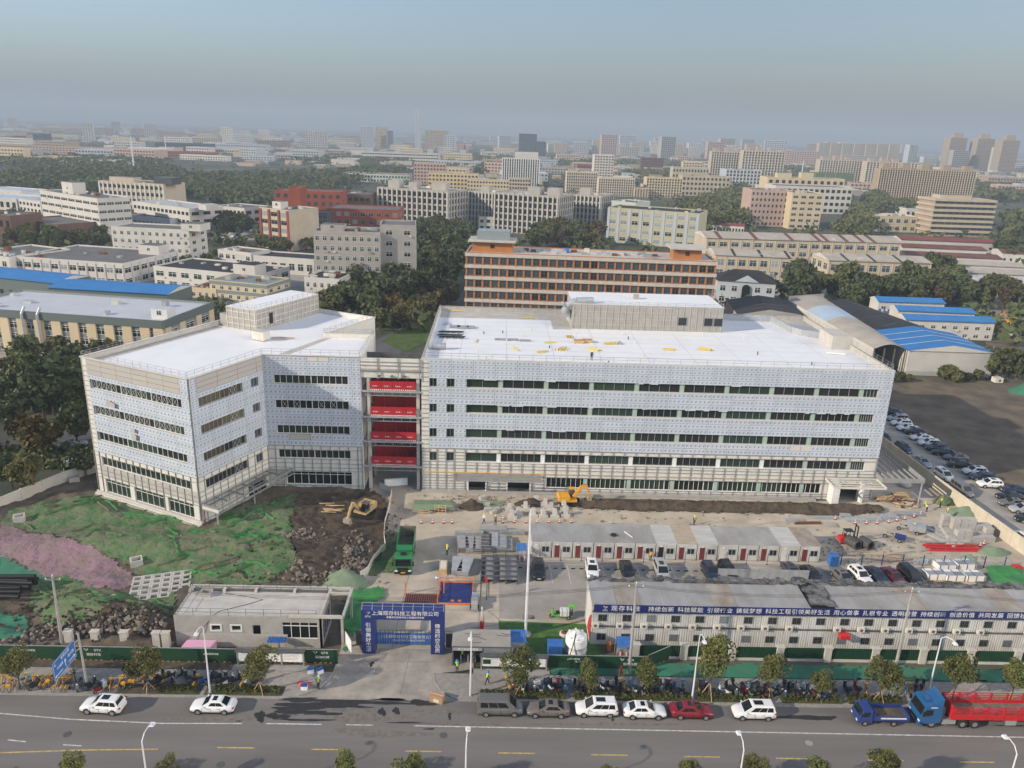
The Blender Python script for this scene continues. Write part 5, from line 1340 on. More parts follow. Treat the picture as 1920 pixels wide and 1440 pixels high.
part(tk,'air_deflector',lambda b: b.hexa([(1.3,-1.1,2.92),(2.2,-1.15,2.95),(2.2,1.15,2.95),(1.3,1.1,2.92),(2.0,-1.05,3.35),(2.25,-1.15,3.7),(2.25,1.15,3.7),(2.0,1.05,3.35)],'truck_blue'))
part(tk,'roof_hatch',lambda b: b.box(.75,1.35,-.4,.4,2.9,3.05,'truck_blue'))
part(tk,'bumper',lambda b: b.box(-.12,.35,-1.22,1.22,.35,.72,'truck_blue')); part(tk,'number_plate',lambda b: b.box(-.14,-.12,-.35,.35,.5,.68,'yellow'))
part(tk,'chassis',lambda b: (b.box(.8,7.2,-.45,.45,.6,.95,'steel_dark'),b.box(2.5,4.0,-1.1,-.5,.45,1.0,'steel'),b.box(2.5,4.0,.5,1.1,.45,1.0,'steel')))
part(tk,'exhaust_stack',lambda b: b.box(2.35,2.75,-.9,.9,1.0,2.4,'steel_dark'))
for x in (1.35,4.75,6.1):
    for s in (-1,1): wheel_at(tk,x,s*1.02,.52,.34,s)
tr0 = 3.35; TL = 12.8
part(tk,'trailer_bed',lambda b: b.box(tr0,tr0+TL,-1.22,1.22,1.15,1.45,'trailer_red','truck_bed'))
part(tk,'headboard',lambda b: b.box(tr0,tr0+.1,-1.22,1.22,1.45,2.75,'trailer_red'))
for s in (-1,1):
    part(tk,'side_board',lambda b: b.box(tr0,tr0+TL,s*1.2-.03,s*1.2+.03,1.45,1.85,'trailer_red'))
    for k in range(8): part(tk,'stake',lambda b: b.box(tr0+.1+1.8*k,tr0+.32+1.8*k,s*1.2-.05,s*1.2+.05,1.2,2.75,'trailer_red'))
    for z in (2.15,2.45,2.72): part(tk,'side_rail',lambda b: b.box(tr0,tr0+TL,s*1.2-.025,s*1.2+.025,z-.03,z+.03,'trailer_red'))
    part(tk,'side_slats',lambda b: [b.box(tr0+.15+.18*k,tr0+.19+.18*k,s*1.2-.015,s*1.2+.015,1.9,2.45,'trailer_red') for k in range(70)])['kind'] = 'stuff'
    for x in (12.6,13.9,15.2): wheel_at(tk,x,s*1.02,.52,.34,s)
    part(tk,'side_guard',lambda b: b.box(7.6,11.6,s*1.15-.03,s*1.15+.03,.55,.95,'steel_dark'))
part(tk,'tool_box',lambda b: b.box(9.4,10.6,-1.2,-.6,.5,1.1,'steel'))
part(tk,'roof_text',lambda b: b.box(.9,1.6,-1.228,-1.222,2.62,2.72,'white'))
# navy light truck
lt = thing('light_truck', 'small navy flatbed truck parked in front of the articulated lorry', 'truck', (40.2,69.0,0), 0)
part(lt,'cab',lambda b: b.extr([(0.05,.4),(0,.8),(.15,1.2),(.55,1.95),(1.55,2.0),(1.6,.5)],'y',-.88,.88,'truck_navy'))
part(lt,'windscreen',lambda b: b.add([(.16,-.78,1.25),(.16,.78,1.25),(.50,.72,1.88),(.50,-.72,1.88)],[(0,3,2,1)],'car_glass'))
for s in (-1,1):
    part(lt,'side_window',lambda b: b.box(.6,1.25,s*.885-.005,s*.885+.005,1.25,1.78,'car_glass')); part(lt,'headlight',lambda b: b.box(-.03,.05,s*.62-.15,s*.62+.15,.62,.8,'lamp_glass')); part(lt,'mirror',lambda b: b.cbox((.3,s*1.02,1.5),(.1,.14,.3),'black'))
    for x in (.85,4.0): wheel_at(lt,x,s*.78,.36,.24,s)
    part(lt,'side_board',lambda b: b.box(1.8,5.5,s*.98-.03,s*.98+.03,.95,1.4,'truck_navy'))
    part(lt,'painted_lettering',lambda b: b.box(2.4,5.2,s*1.013-.002,s*1.013+.002,1.08,1.26,'frame_white'))
part(lt,'chassis',lambda b: b.box(.5,5.4,-.4,.4,.45,.75,'steel_dark')); part(lt,'load_bed',lambda b: b.box(1.75,5.55,-.97,.97,.8,.95,'truck_navy','truck_bed'))
part(lt,'headboard',lambda b: b.box(1.7,1.8,-.97,.97,.9,1.9,'truck_navy')); part(lt,'tailboard',lambda b: b.box(5.5,5.56,-.97,.97,.95,1.4,'truck_navy')); part(lt,'sand_load',lambda b: b.hexa([(1.85,-.93,.951),(5.4,-.93,.951),(5.4,.93,.951),(1.85,.93,.951),(2.4,-.6,1.1),(4.2,-.5,1.04),(4.0,.6,1.1),(2.3,.6,1.12)],'soil_mid'))
# green tipper seen from the front (front towards -y)
dt = thing('tipper_truck', 'green tipper truck with an empty steel body on the site road', 'truck', (-12.05,96.2,0), -pi/2+.03)
T_ = lambda f: f
part(dt,'cab',lambda b: b.extr([(0,.55),(-.05,1.0),(-.25,2.5),(-.5,2.75),(-1.9,2.75),(-1.9,.6)],'y',-1.2,1.2,'truck_green'))
part(dt,'windscreen',lambda b: b.add([(-.045,-1.05,1.5),(-.045,1.05,1.5),(-.235,1.0,2.42),(-.235,-1.0,2.42)],[(0,1,2,3)],'car_glass'))
part(dt,'sun_visor',lambda b: b.box(-.3,.05,-1.1,1.1,2.4,2.5,'black')); part(dt,'grille',lambda b: b.box(-.02,.03,-.8,.8,.85,1.25,'black')); part(dt,'bumper',lambda b: b.box(-.25,.15,-1.22,1.22,.35,.72,'black')); part(dt,'number_plate',lambda b: b.box(.15,.17,-.3,.3,.5,.65,'yellow')); part(dt,'badge',lambda b: b.box(.03,.05,-.7,.7,1.3,1.36,'rust'))
for s in (-1,1):
    part(dt,'headlight',lambda b: b.box(.1,.17,s*.95-.2,s*.95+.2,.75,.95,'lamp_glass')); part(dt,'side_window',lambda b: b.box(-1.1,-.45,s*1.205-.004,s*1.205+.004,1.55,2.3,'car_glass')); part(dt,'mirror',lambda b: b.cbox((.05,s*1.42,1.95),(.15,.22,.6),'black'))
    for x in (-1.0,-6.2,-7.55): wheel_at(dt,x,s*1.0,.52,.4,s)
part(dt,'chassis',lambda b: b.box(-8.6,-.8,-.45,.45,.6,1.05,'steel_dark'))
part(dt,'tipper_floor',lambda b: b.box(-9.0,-3.2,-1.18,1.18,1.1,1.3,'truck_green','truck_bed'))
for s in (-1,1): part(dt,'tipper_side',lambda b: b.box(-9.0,-3.2,s*1.18-.05,s*1.18+.05,1.3,3.0,'truck_green'))
part(dt,'tipper_tailgate',lambda b: b.box(-9.05,-8.95,-1.13,1.13,1.3,3.0,'truck_bed')); part(dt,'tipper_front',lambda b: (b.box(-3.25,-3.12,-1.22,1.22,1.3,3.1,'truck_green'),)); part(dt,'tipper_hood',lambda b: b.hexa([(-3.2,-1.2,2.95),(-2.0,-1.1,2.85),(-2.0,1.1,2.85),(-3.2,1.2,2.95),(-3.2,-1.2,3.1),(-2.0,-1.1,2.95),(-2.0,1.1,2.95),(-3.2,1.2,3.1)],'truck_green'))
part(dt,'roof_cooler',lambda b: b.box(-1.5,-.9,-.4,.4,2.75,2.92,'black'))
# excavators
mat('plant_yellow',(.70,.34,.03),.45,var=.1,vs=.5); mat('plant_dusty',(.42,.30,.14),.7,var=.2,vs=.4); mat('bucket_steel',(.30,.25,.20),.8,var=.2,vs=.3)
def excavator(x, y, z, rz_track, rz_body, lab, ym, boom, sc=1.0):
    t = thing('excavator', lab, 'excavator', (x,y,z), rz_track)
    for s in (-1,1):
        b = MB(); b.extr([(-1.7,.1),(-1.9,.4),(-1.7,.72),(1.7,.72),(1.9,.4),(1.7,.1)],'y',s*1.0-.25,s*1.0+.25,'tyre'); b.build('track', t)
    part(t,'undercarriage',lambda b: b.box(-.8,.8,-.8,.8,.3,.85,'steel_dark'))
    R_ = Matrix.Rotation(rz_body,4,'Z')
    def p2(name, f):
        b = MB(); b.T = R_; f(b); return b.build(name, t)
    p2('upper_body',lambda b: (b.box(-1.9,1.1,-1.15,1.15,.9,1.25,ym),b.box(-1.9,-.2,-1.15,1.15,1.25,1.95,ym)))
    p2('counterweight',lambda b: b.extr([(-2.15,1.0),(-2.25,1.5),(-2.1,2.0),(-1.9,2.0),(-1.9,1.0)],'y',-1.15,1.15,ym))
    p2('cab',lambda b: b.extr([(-.15,1.25),(-.15,2.75),(.75,2.7),(1.05,2.0),(1.1,1.25)],'y',.25,1.15,'steel_dark'))
    p2('cab_roof',lambda b: b.box(-.2,.85,.2,1.2,2.72,2.82,ym if ym == 'plant_yellow' else 'steel_dark'))
    p2('cab_glass',lambda b: (b.add([(1.105,.32,1.4),(1.105,1.08,1.4),(1.06,1.08,2.0),(1.06,.32,2.0)],[(0,1,2,3)],'car_glass'),b.add([(1.06,.32,2.05),(1.06,1.08,2.05),(.78,1.08,2.65),(.78,.32,2.65)],[(0,1,2,3)],'car_glass'),b.box(0,.95,1.155,1.165,1.75,2.5,'car_glass')))
    (x0,z0),(x1,z1),(x2,z2),(x3,z3) = boom
    p2('boom',lambda b: (b.beam((x0,-.25,z0),(x1,-.25,z1),.36,.55,ym),))
    p2('boom_head',lambda b: b.beam((x1,-.25,z1),(x2,-.25,z2),.34,.46,ym))
    p2('dipper_arm',lambda b: b.beam((x2-.2,-.25,z2+.25),(x3,-.25,z3),.28,.38,ym))
    p2('boom_cylinder',lambda b: b.tube((x0+.3,-.25,z0-.1),(x1+.1,-.25,z1-.45),.08,'chrome',6)); p2('arm_cylinder',lambda b: b.tube((x1+.2,-.25,z1+.35),(x2-.2,-.25,z2+.45),.07,'chrome',6))
    p2('bucket',lambda b: b.extr([(x3-.15,z3+.25),(x3+.35,z3+.15),(x3+.45,z3-.45),(x3+.1,z3-.85),(x3-.5,z3-.75),(x3-.35,z3-.25)],'y',-.8,.3,'bucket_steel'))
    for k in range(5): p2('bucket_tooth',lambda b: b.hexa([(x3-.45,-.78+.25*k,z3-.7),(x3-.45,-.66+.25*k,z3-.7),(x3-.4,-.66+.25*k,z3-.8),(x3-.4,-.78+.25*k,z3-.8),(x3-.8,-.74+.25*k,z3-.78),(x3-.8,-.70+.25*k,z3-.78),(x3-.8,-.70+.25*k,z3-.82),(x3-.8,-.74+.25*k,z3-.82)],'bucket_steel'))
    t.scale = (sc,sc,sc)
    return t
e1 = G(1068,945); excavator(e1.x,e1.y,0,0,.1,'bright yellow excavator with a raised arched boom beside the topsoil bank','plant_yellow',((.6,1.5),(2.0,3.6),(3.0,3.5),(3.4,1.5)),.95)
e2 = G(682,975); excavator(e2.x,e2.y,site_h(e2.x,e2.y)+.3,.05,-2.05,'dusty excavator with its bucket on the dug-over dark soil','plant_dusty',((.6,1.4),(2.4,3.2),(3.2,2.6),(4.0,1.2)),1.0)
# forklift
fk = thing('forklift', 'red forklift with a raised mast beside the end of the container row', 'forklift', (*G(1588,1017).xy,0), .05)
part(fk,'body',lambda b: b.extr([(-1.3,.35),(-1.4,.9),(-1.1,1.15),(-.2,1.1),(0,.75),(1.0,.7),(1.1,.35)],'y',-.6,.6,'red')); part(fk,'counterweight',lambda b: b.box(-1.45,-1.0,-.55,.55,.4,1.1,'red')); part(fk,'seat',lambda b: (b.box(-.5,0,-.25,.25,1.05,1.2,'black'),b.box(-.6,-.45,-.25,.25,1.1,1.6,'black')))
for sx in (-.75,.6):
    for s in (-1,1): part(fk,'guard_post',lambda b: b.beam((sx,s*.5,.9),(sx*.75,s*.45,2.15),.07,.07,'black'))
part(fk,'overhead_guard',lambda b: b.box(-.75,.6,-.55,.55,2.13,2.2,'black'))
for s in (-1,1):
    part(fk,'mast_rail',lambda b: b.box(1.15,1.3,s*.4-.06,s*.4+.06,.1,3.0,'black')); part(fk,'fork',lambda b: b.box(1.35,2.4,s*.25-.06,s*.25+.06,.12,.18,'black'))
    wheel_at(fk,.8,s*.5,.34,.25,s,'red'); wheel_at(fk,-.9,s*.5,.28,.2,s,'red')
part(fk,'mast_crossbar',lambda b: (b.box(1.15,1.3,-.4,.4,2.8,2.95,'black'),)); part(fk,'carriage',lambda b: b.box(1.3,1.4,-.5,.5,.2,.9,'black')); part(fk,'steering_wheel',lambda b: b.lathe([(.2,0),(.2,.04)],(.15,0,1.3),'black',10))
# green spraying tricycle
mat('lime',(.12,.55,.05),.4)
sp = thing('spray_tricycle', 'lime green sprayer tricycle with a white water tank in the yellow marked bay', 'tricycle', (*G(1052,1158).xy,0), pi)
part(sp,'frame',lambda b: (b.box(-1.4,.9,-.35,.35,.4,.5,'lime'),b.box(.2,.9,-.3,.3,.35,.45,'lime'))); part(sp,'front_fairing',lambda b: b.extr([(.9,.4),(1.3,.5),(1.25,1.1),(1.05,1.15)],'y',-.25,.25,'lime')); part(sp,'seat',lambda b: b.box(.25,.7,-.25,.25,.75,.9,'black')); part(sp,'handlebar',lambda b: b.tube((1.05,-.4,1.2),(1.05,.4,1.2),.03,'black',5)); part(sp,'water_tank',lambda b: b.box(-.95,.15,-.5,.5,.5,1.25,'white'))
for x in (-.75,-.1): part(sp,'tank_strap',lambda b: b.box(x,x+.07,-.515,.515,.5,1.265,'steel'))
part(sp,'blower_stand',lambda b: b.box(-1.5,-1.1,-.3,.3,.5,1.2,'steel_dark')); part(sp,'fan_cannon',lambda b: b.tube((-1.6,0,1.75),(-.95,0,1.85),.25,'lime',10,.2)); part(sp,'cannon_post',lambda b: b.tube((-1.3,0,1.2),(-1.3,0,1.6),.07,'lime',6))
wheel_at(sp,1.25,0,.28,.14,1); wheel_at(sp,-.9,.48,.28,.16,1); wheel_at(sp,-.9,-.48,.28,.16,-1)
def trike(lab, px, py, rz, m, big):
    t = thing('cargo_tricycle', lab, 'tricycle', (*G(px,py).xy,0), rz)
    part(t,'frame',lambda b: b.path([(1.2,0,.6),(.5,0,.5),(-.2,0,.5),(.4,0,1.0),(1.1,0,1.0)],.04,'steel_dark',5)); part(t,'handlebar',lambda b: b.tube((1.1,-.35,1.1),(1.1,.35,1.1),.03,'black',5)); part(t,'saddle',lambda b: b.box(.1,.45,-.12,.12,.95,1.05,'black'))
    k = 1.5 if big else 1.0
    part(t,'cargo_box',lambda b: b.hexa([(-1.6*k,-.6*k,.55),(-.2,-.6*k,.55),(-.2,.6*k,.55),(-1.6*k,.6*k,.55),(-1.7*k,-.65*k,1.0*k),(-.1,-.65*k,1.0*k),(-.1,.65*k,1.0*k),(-1.7*k,.65*k,1.0*k)],m))
    wheel_at(t,1.25,0,.32,.08,1); wheel_at(t,-.9*k,.62*k,.32,.1,1); wheel_at(t,-.9*k,-.62*k,.32,.1,-1); return t
trike('grey skip tricycle loaded high beside a worker', 1700, 996, 2.8, 'galv', True); trike('bicycle trailer tricycle with a blue lidded box', 1675, 1012, 2.6, 'blue_dark', False)
# ------------------------------------------------------------------ scooters and bicycles
def make_scooter():
    t = thing('scooter', 'x', 'scooter')
    for x in (-.62,.62):
        b = MB(); b.tube((x,-.05,.22),(x,.05,.22),.22,'tyre',12); b.tube((x,-.055,.22),(x,.055,.22),.13,'alloy',10); b.build('wheel', t)
    part(t,'body',lambda b: b.extr([(-.85,.5),(-.75,.72),(-.1,.72),(0,.35),(.35,.3),(.48,.95),(.58,.95),(.66,.4),(.35,.18),(-.3,.2),(-.6,.42)],'y',-.16,.16,'sc_body'))
    part(t,'seat',lambda b: b.hexa([(-.8,-.14,.72),(-.05,-.12,.72),(-.05,.12,.72),(-.8,.14,.72),(-.78,-.12,.86),(-.1,-.1,.82),(-.1,.1,.82),(-.78,.12,.86)],'black'))
    part(t,'handlebar',lambda b: (b.tube((.45,-.34,1.05),(.45,.34,1.05),.03,'black',5),b.tube((.52,0,.9),(.45,0,1.05),.04,'black',5)))
    for s in (-1,1): part(t,'mirror',lambda b: b.cbox((.42,s*.36,1.25),(.03,.12,.08),'black'))
    part(t,'headlamp',lambda b: b.cbox((.6,0,.98),(.06,.16,.12),'lamp_glass'))
    return t
for n,c in dict(sc_body=(.03,.03,.034),sc_white=(.6,.6,.58),sc_blue=(.03,.09,.25),sc_red=(.2,.02,.025),sc_grey=(.16,.17,.18),sc_teal=(.12,.26,.32)).items(): mat(n,c,.35,spec=.5)
def make_box_scooter():
    t = make_scooter(); part(t,'top_box',lambda b: b.hexa([(-1.05,-.2,.9),(-.7,-.2,.9),(-.7,.2,.9),(-1.05,.2,.9),(-1.08,-.22,1.25),(-.72,-.18,1.2),(-.72,.18,1.2),(-1.08,.22,1.25)],'plastic_black')); return t
def make_caped_scooter():
    t = make_scooter(); part(t,'leg_cape',lambda b: b.hexa([(.1,-.36,.35),(.62,-.3,.45),(.62,.3,.45),(.1,.36,.35),(.2,-.34,1.0),(.55,-.4,1.08),(.55,.4,1.08),(.2,.34,1.0)],'cape_dark')); return t
mat('cape_dark',(.05,.055,.07),.8); mat('cape_light',(.4,.42,.44),.7)
def make_bike(m):
    t = thing('bicycle', 'x', 'bicycle')
    for x in (-.52,.52):
        b = MB(); n = 14
        for i in range(n):
            a,c = 2*pi*i/n,2*pi*(i+1)/n; b.tube((x+.31*cos(a),0,.33+.31*sin(a)),(x+.31*cos(c),0,.33+.31*sin(c)),.025,'tyre',4,caps=False)
        for i in range(4): a = pi*i/4; b.tube((x+.3*cos(a),0,.33+.3*sin(a)),(x-.3*cos(a),0,.33-.3*sin(a)),.008,'alloy',3,caps=False)
        b.build('wheel', t)
    part(t,'frame',lambda b: (b.path([(-.52,0,.33),(-.1,0,.32),(.38,0,.75),(.42,0,.95)],.04,m,5),b.path([(-.1,0,.32),(-.22,0,.85)],.035,m,5),b.path([(-.52,0,.33),(-.22,0,.7)],.025,m,4),b.path([(.52,0,.33),(.4,0,.8)],.03,m,5)))
    part(t,'saddle',lambda b: b.cbox((-.24,0,.9),(.26,.16,.07),'black')); part(t,'handlebar',lambda b: b.tube((.40,-.28,1.0),(.40,.28,1.0),.02,'black',5)); part(t,'basket',lambda b: b.hexa([(.48,-.15,.72),(.72,-.15,.72),(.72,.15,.72),(.48,.15,.72),(.45,-.19,.98),(.80,-.19,.98),(.80,.19,.98),(.45,.19,.98)],m)); part(t,'mudguard',lambda b: b.cbox((-.52,0,.68),(.5,.08,.03),m))
    return t
mat('bike_yellow',(.72,.36,.02),.45); mat('bike_blue',(.18,.36,.46),.5)
PS = [make_scooter(),make_box_scooter(),make_caped_scooter()]; PB = {'y':make_bike('bike_yellow'),'b':make_bike('bike_blue')}
rb = random.Random(21)
SLAB = {'sc_body':'black','sc_white':'white','sc_blue':'blue','sc_red':'dark red','sc_grey':'grey','sc_teal':'pale blue'}
KIND = ['plain scooter without a top box','scooter with a black top box','scooter wearing a leg cape']
def scooter(px, py, kind, col, rz, where):
    p = G(px,py); lab = '%s %s parked %s' % (SLAB[col], KIND[kind], where)
    return clone(PS[kind], (p.x,p.y,.12), rz, lab, 'scooters '+where, recol={'sc_body':col} | ({'cape_dark':'cape_light'} if rb.random() < .3 else {}))
def bike(px, py, k, rz, where):
    p = G(px,py); return clone(PB[k], (p.x,p.y,.12), rz, ('yellow shared bicycle' if k == 'y' else 'pale blue shared bicycle')+' parked '+where, 'shared bicycles '+where)
WL = 'before the long green hoarding'; WR = 'between the hedge and green wall'
cols = ['sc_body','sc_body','sc_body','sc_grey','sc_white','sc_blue','sc_red','sc_body','sc_teal']
for px in (3,13,24,50,62,78,88,98,106,118,126,133,208,222,232,240,248,258,270,283,309):
    bike(px, rb.choice((1288,1293,1284)), 'y' , pi/2+rb.uniform(-.35,.5) if rb.random() < .7 else -pi/2+rb.uniform(-.4,.4), WL)
bike(48,1286,'b',1.4,WL)
for px,py,k,c,a in [(66,1290,0,'sc_body',1.3),(133,1286,1,'sc_grey',1.9),(150,1292,2,'sc_grey',-1.4),(172,1290,1,'sc_body',1.3),(190,1297,2,'sc_red',.9),(200,1288,1,'sc_body',1.0),(291,1286,1,'sc_body',1.0),(300,1275,0,'sc_body',1.2),(316,1290,0,'sc_body',.9),(322,1278,1,'sc_grey',.8),(334,1272,1,'sc_body',.7),(352,1278,1,'sc_body',2.2),(366,1278,1,'sc_body',1.9),(383,1281,0,'sc_blue',.6),(398,1280,2,'sc_blue',1.0),(410,1283,1,'sc_body',1.5),(420,1282,1,'sc_body',1.4),(430,1283,0,'sc_white',.9),(441,1280,1,'sc_body',.7),(463,1280,1,'sc_white',-1.5),(482,1283,0,'sc_body',.9)]: scooter(px,py,k,c,a,WL)
bike(367,1287,'y',1.5,WL); bike(454,1288,'y',1.6,WL)
for i in range(62):
    px = 952 + i*9.6 + rb.uniform(-2,2)
    if 1262 < px < 1300 and rb.random() < .3: continue
    if px > 1330 and px < 1348: continue
    py = 1293 + (px-952)*.017 + rb.uniform(-4,4)
    if rb.random() < .13: bike(px,py,'y' if rb.random() < .6 else 'b',pi/2+rb.uniform(-.5,.5),WR)
    else: scooter(px,py,rb.choice((0,1,1,2)),rb.choice(cols),pi/2+rb.uniform(-.2,.8) if rb.random() < .8 else -pi/2+rb.uniform(-.3,.3),WR)
for px,py,k,c,a in [(1560,1300,1,'sc_body',1.4),(1585,1298,1,'sc_body',1.5),(1604,1297,1,'sc_red',1.5),(1716,1292,1,'sc_body',1.0),(1728,1293,1,'sc_body',.9)]: scooter(px,py,k,c,a,WR)
for px,k in ((1622,'y'),(1650,'y'),(1668,'b'),(1680,'b'),(1695,'b'),(1705,'y')): bike(px,1302,k,1.2,WR)
for p in PS+list(PB.values()):
    for ch in list(p.children): bpy.data.objects.remove(ch)
    bpy.data.objects.remove(p)

# ------------------------------------------------------------------ street furniture
def street_lamp(x, y, h, arm, lab, name='street_lamp', z=.12, grp='street lamps'):
    t = thing(name, lab, 'street lamp', (x,y,z), 0, grp)
    part(t,'pole',lambda b: b.tube((0,0,0),(0,0,h),.11,'pole_white',8,.06)); ax,ay = arm
    part(t,'arm',lambda b: b.path([(0,0,h),(ax*.3,ay*.3,h+.45),(ax*.75,ay*.75,h+.45),(ax,ay,h+.2)],.05,'pole_white',6))
    part(t,'lamp_head',lambda b: b.hexa([(ax-.2,ay-.25,h+.08),(ax+.2,ay-.25,h+.08),(ax+.25,ay+.25,h+.05),(ax-.25,ay+.25,h+.05),(ax-.14,ay-.2,h+.24),(ax+.14,ay-.2,h+.24),(ax+.18,ay+.2,h+.24),(ax-.18,ay+.2,h+.24)],'pole_white')); part(t,'base_plate',lambda b: b.box(-.2,.2,-.2,.2,0,.05,'steel'))
    return t
street_lamp(-30.4,71.7,8.3,(-.3,-1.3),'white street lamp standing in the planting bed by the white saloon')
street_lamp(-1.7,71.8,8.2,(-.1,-1.3),'white street lamp at the entrance corner beside the dark grey van')
street_lamp(23.2,72.0,8.2,(.2,-1.3),'white street lamp standing behind the dark red saloon'); street_lamp(50.7,73.2,7.6,(.9,-1.2),'white street lamp standing behind the blue tractor cab')
for x,l in ((-29.8,'white lamp on the near pavement across from the white saloon'),(-1.6,'white lamp on the near pavement across from the entrance'),(23.0,'white lamp on the near pavement across from the red saloon'),(47.6,'white lamp on the near pavement across from the articulated lorry')): street_lamp(x,55.3,8.4,(.1,1.9),l)
def util_pole(x, y, h, lab, cross=True, lean=0.0, z=0):
    t = thing('utility_pole', lab, 'utility pole', (x,y,z)); part(t,'pole',lambda b: b.tube((0,0,0),(lean,0,h),.20,'pole_grey',8,.11))
    if cross:
        part(t,'crossarm',lambda b: b.box(lean-.9,lean+.9,-.05,.05,h-.55,h-.45,'steel')); 
        for k in (-.8,0,.8): part(t,'insulator',lambda b: b.lathe([(.05,0),(.08,.08),(.04,.2)],(lean+k,0,h-.45+(.45 if k == 0 else 0)),'white',6))
    return t
util_pole(16.7,75.9,12.3,'concrete utility pole by the green hoarding at the end of the container block',True,-.1); util_pole(49.6,78.5,10.6,'concrete utility pole in front of the long slogan banner',True,.0); util_pole(-50.3,79.0,9.8,'concrete utility pole beside the blue direction sign',True,.2)
def wire(p, q, sag, lab, grp='overhead wires'):
    b = MB(); P = [Vector(p).lerp(Vector(q),i/14)-Vector((0,0,sag*4*(i/14)*(1-i/14))) for i in range(15)]; b.path(P,.018,'black',3); o = b.build('overhead_wire'); tag(o,lab,'wire',grp)
for k in (-.8,0,.8):
    wire((-50.1+k*.1,79.0+k*.3,9.5),(16.5,75.9+k*.3,12.0),2.2,'thin black overhead wire strung along the street poles'); wire((16.6,75.9+k*.3,12.0),(49.6,78.5+k*.3,10.3),1.0,'thin black overhead wire strung along the street poles'); wire((49.6,78.5+k*.3,10.3),(100,77+k*.3,11),1.2,'thin black overhead wire strung along the street poles'); wire((-110,80+k*.3,9.5),(-50.1,79+k*.3,9.5),1.5,'thin black overhead wire strung along the street poles')
ms = thing('light_mast', 'tall tapering white mast on the strip of artificial turf', 'mast', (4.8,83.2,0)); part(ms,'pole',lambda b: b.tube((0,0,0),(0,0,17.5),.19,'pole_white',10,.10)); part(ms,'base_plate',lambda b: b.lathe([(.75,0),(.75,.12),(.35,.3)],(0,0,.02),'steel',10))
rs = thing('road_sign', 'blue direction sign with white lettering and arrows on a grey pole', 'sign', (-44.0,72.2,.1))
part(rs,'pole',lambda b: b.tube((0,0,0),(-.15,.1,6.9),.14,'pole_grey',8,.1))
for z in (5.1,6.2): part(rs,'bracket',lambda b: b.tube((-.1,.05,z),(-.35,-.6,z),.06,'pole_grey',6))
sb = part(rs,'sign_panel',lambda b: b.box(-.47,-.41,-4.6,-.35,4.35,6.55,'blue')); part(rs,'sign_edge',lambda b: [b.box(-.408,-.404,*q,'white') for q in ((-4.55,-.40,6.46,6.50),(-4.55,-.40,4.40,4.44),(-4.55,-4.51,4.4,6.5),(-.44,-.40,4.4,6.5))],sb)
def side_text(par, txt, sz, y, z):
    o = obj('lettering', text_mesh(txt, sz, 'white', .004, 'CENTER'), par, (-.40,y,z)); o.rotation_euler = (pi/2,0,pi/2); return o
for txt,y,z,sz in (('宝安公路',-2.3,6.0,.42),('园大路',-1.3,5.35,.40),('叶城路',-3.4,5.35,.40),('北',-4.25,6.0,.34)): side_text(sb,txt,sz,y,z)
part(rs,'arrow',lambda b: (b.box(-.405,-.40,-2.48,-2.38,4.7,5.35,'white'),b.add([(-.40,-2.65,5.3),(-.40,-2.21,5.3),(-.40,-2.43,5.65)],[(0,1,2)],'white')),sb); part(rs,'arrow',lambda b: (b.box(-.405,-.40,-4.3,-3.0,4.75,4.84,'white'),b.add([(-.40,-4.2,4.6),(-.40,-4.2,4.98),(-.40,-4.5,4.79)],[(0,1,2)],'white')),sb); part(rs,'arrow',lambda b: (b.box(-.405,-.40,-1.9,-.8,4.75,4.84,'white'),b.add([(-.40,-.9,4.98),(-.40,-.9,4.6),(-.40,-.55,4.79)],[(0,1,2)],'white')),sb)
ss = thing('round_sign', 'small round green sign on a thin post beside the gate arch', 'sign', (-16.6,77.7,0)); part(ss,'post',lambda b: b.tube((0,0,0),(0,0,1.6),.03,'steel',5)); part(ss,'disc',lambda b: b.tube((0,-.03,1.55),(0,.0,1.55),.33,'net_teal',14))
b = MB(); b.box(-.03,.03,-1.1,1.1,0,1.7,'white'); tag(b.build('site_placard',None,(-16.5,79.0,.7),.5),'white site placard leaning at the end of the green hoarding','placard')
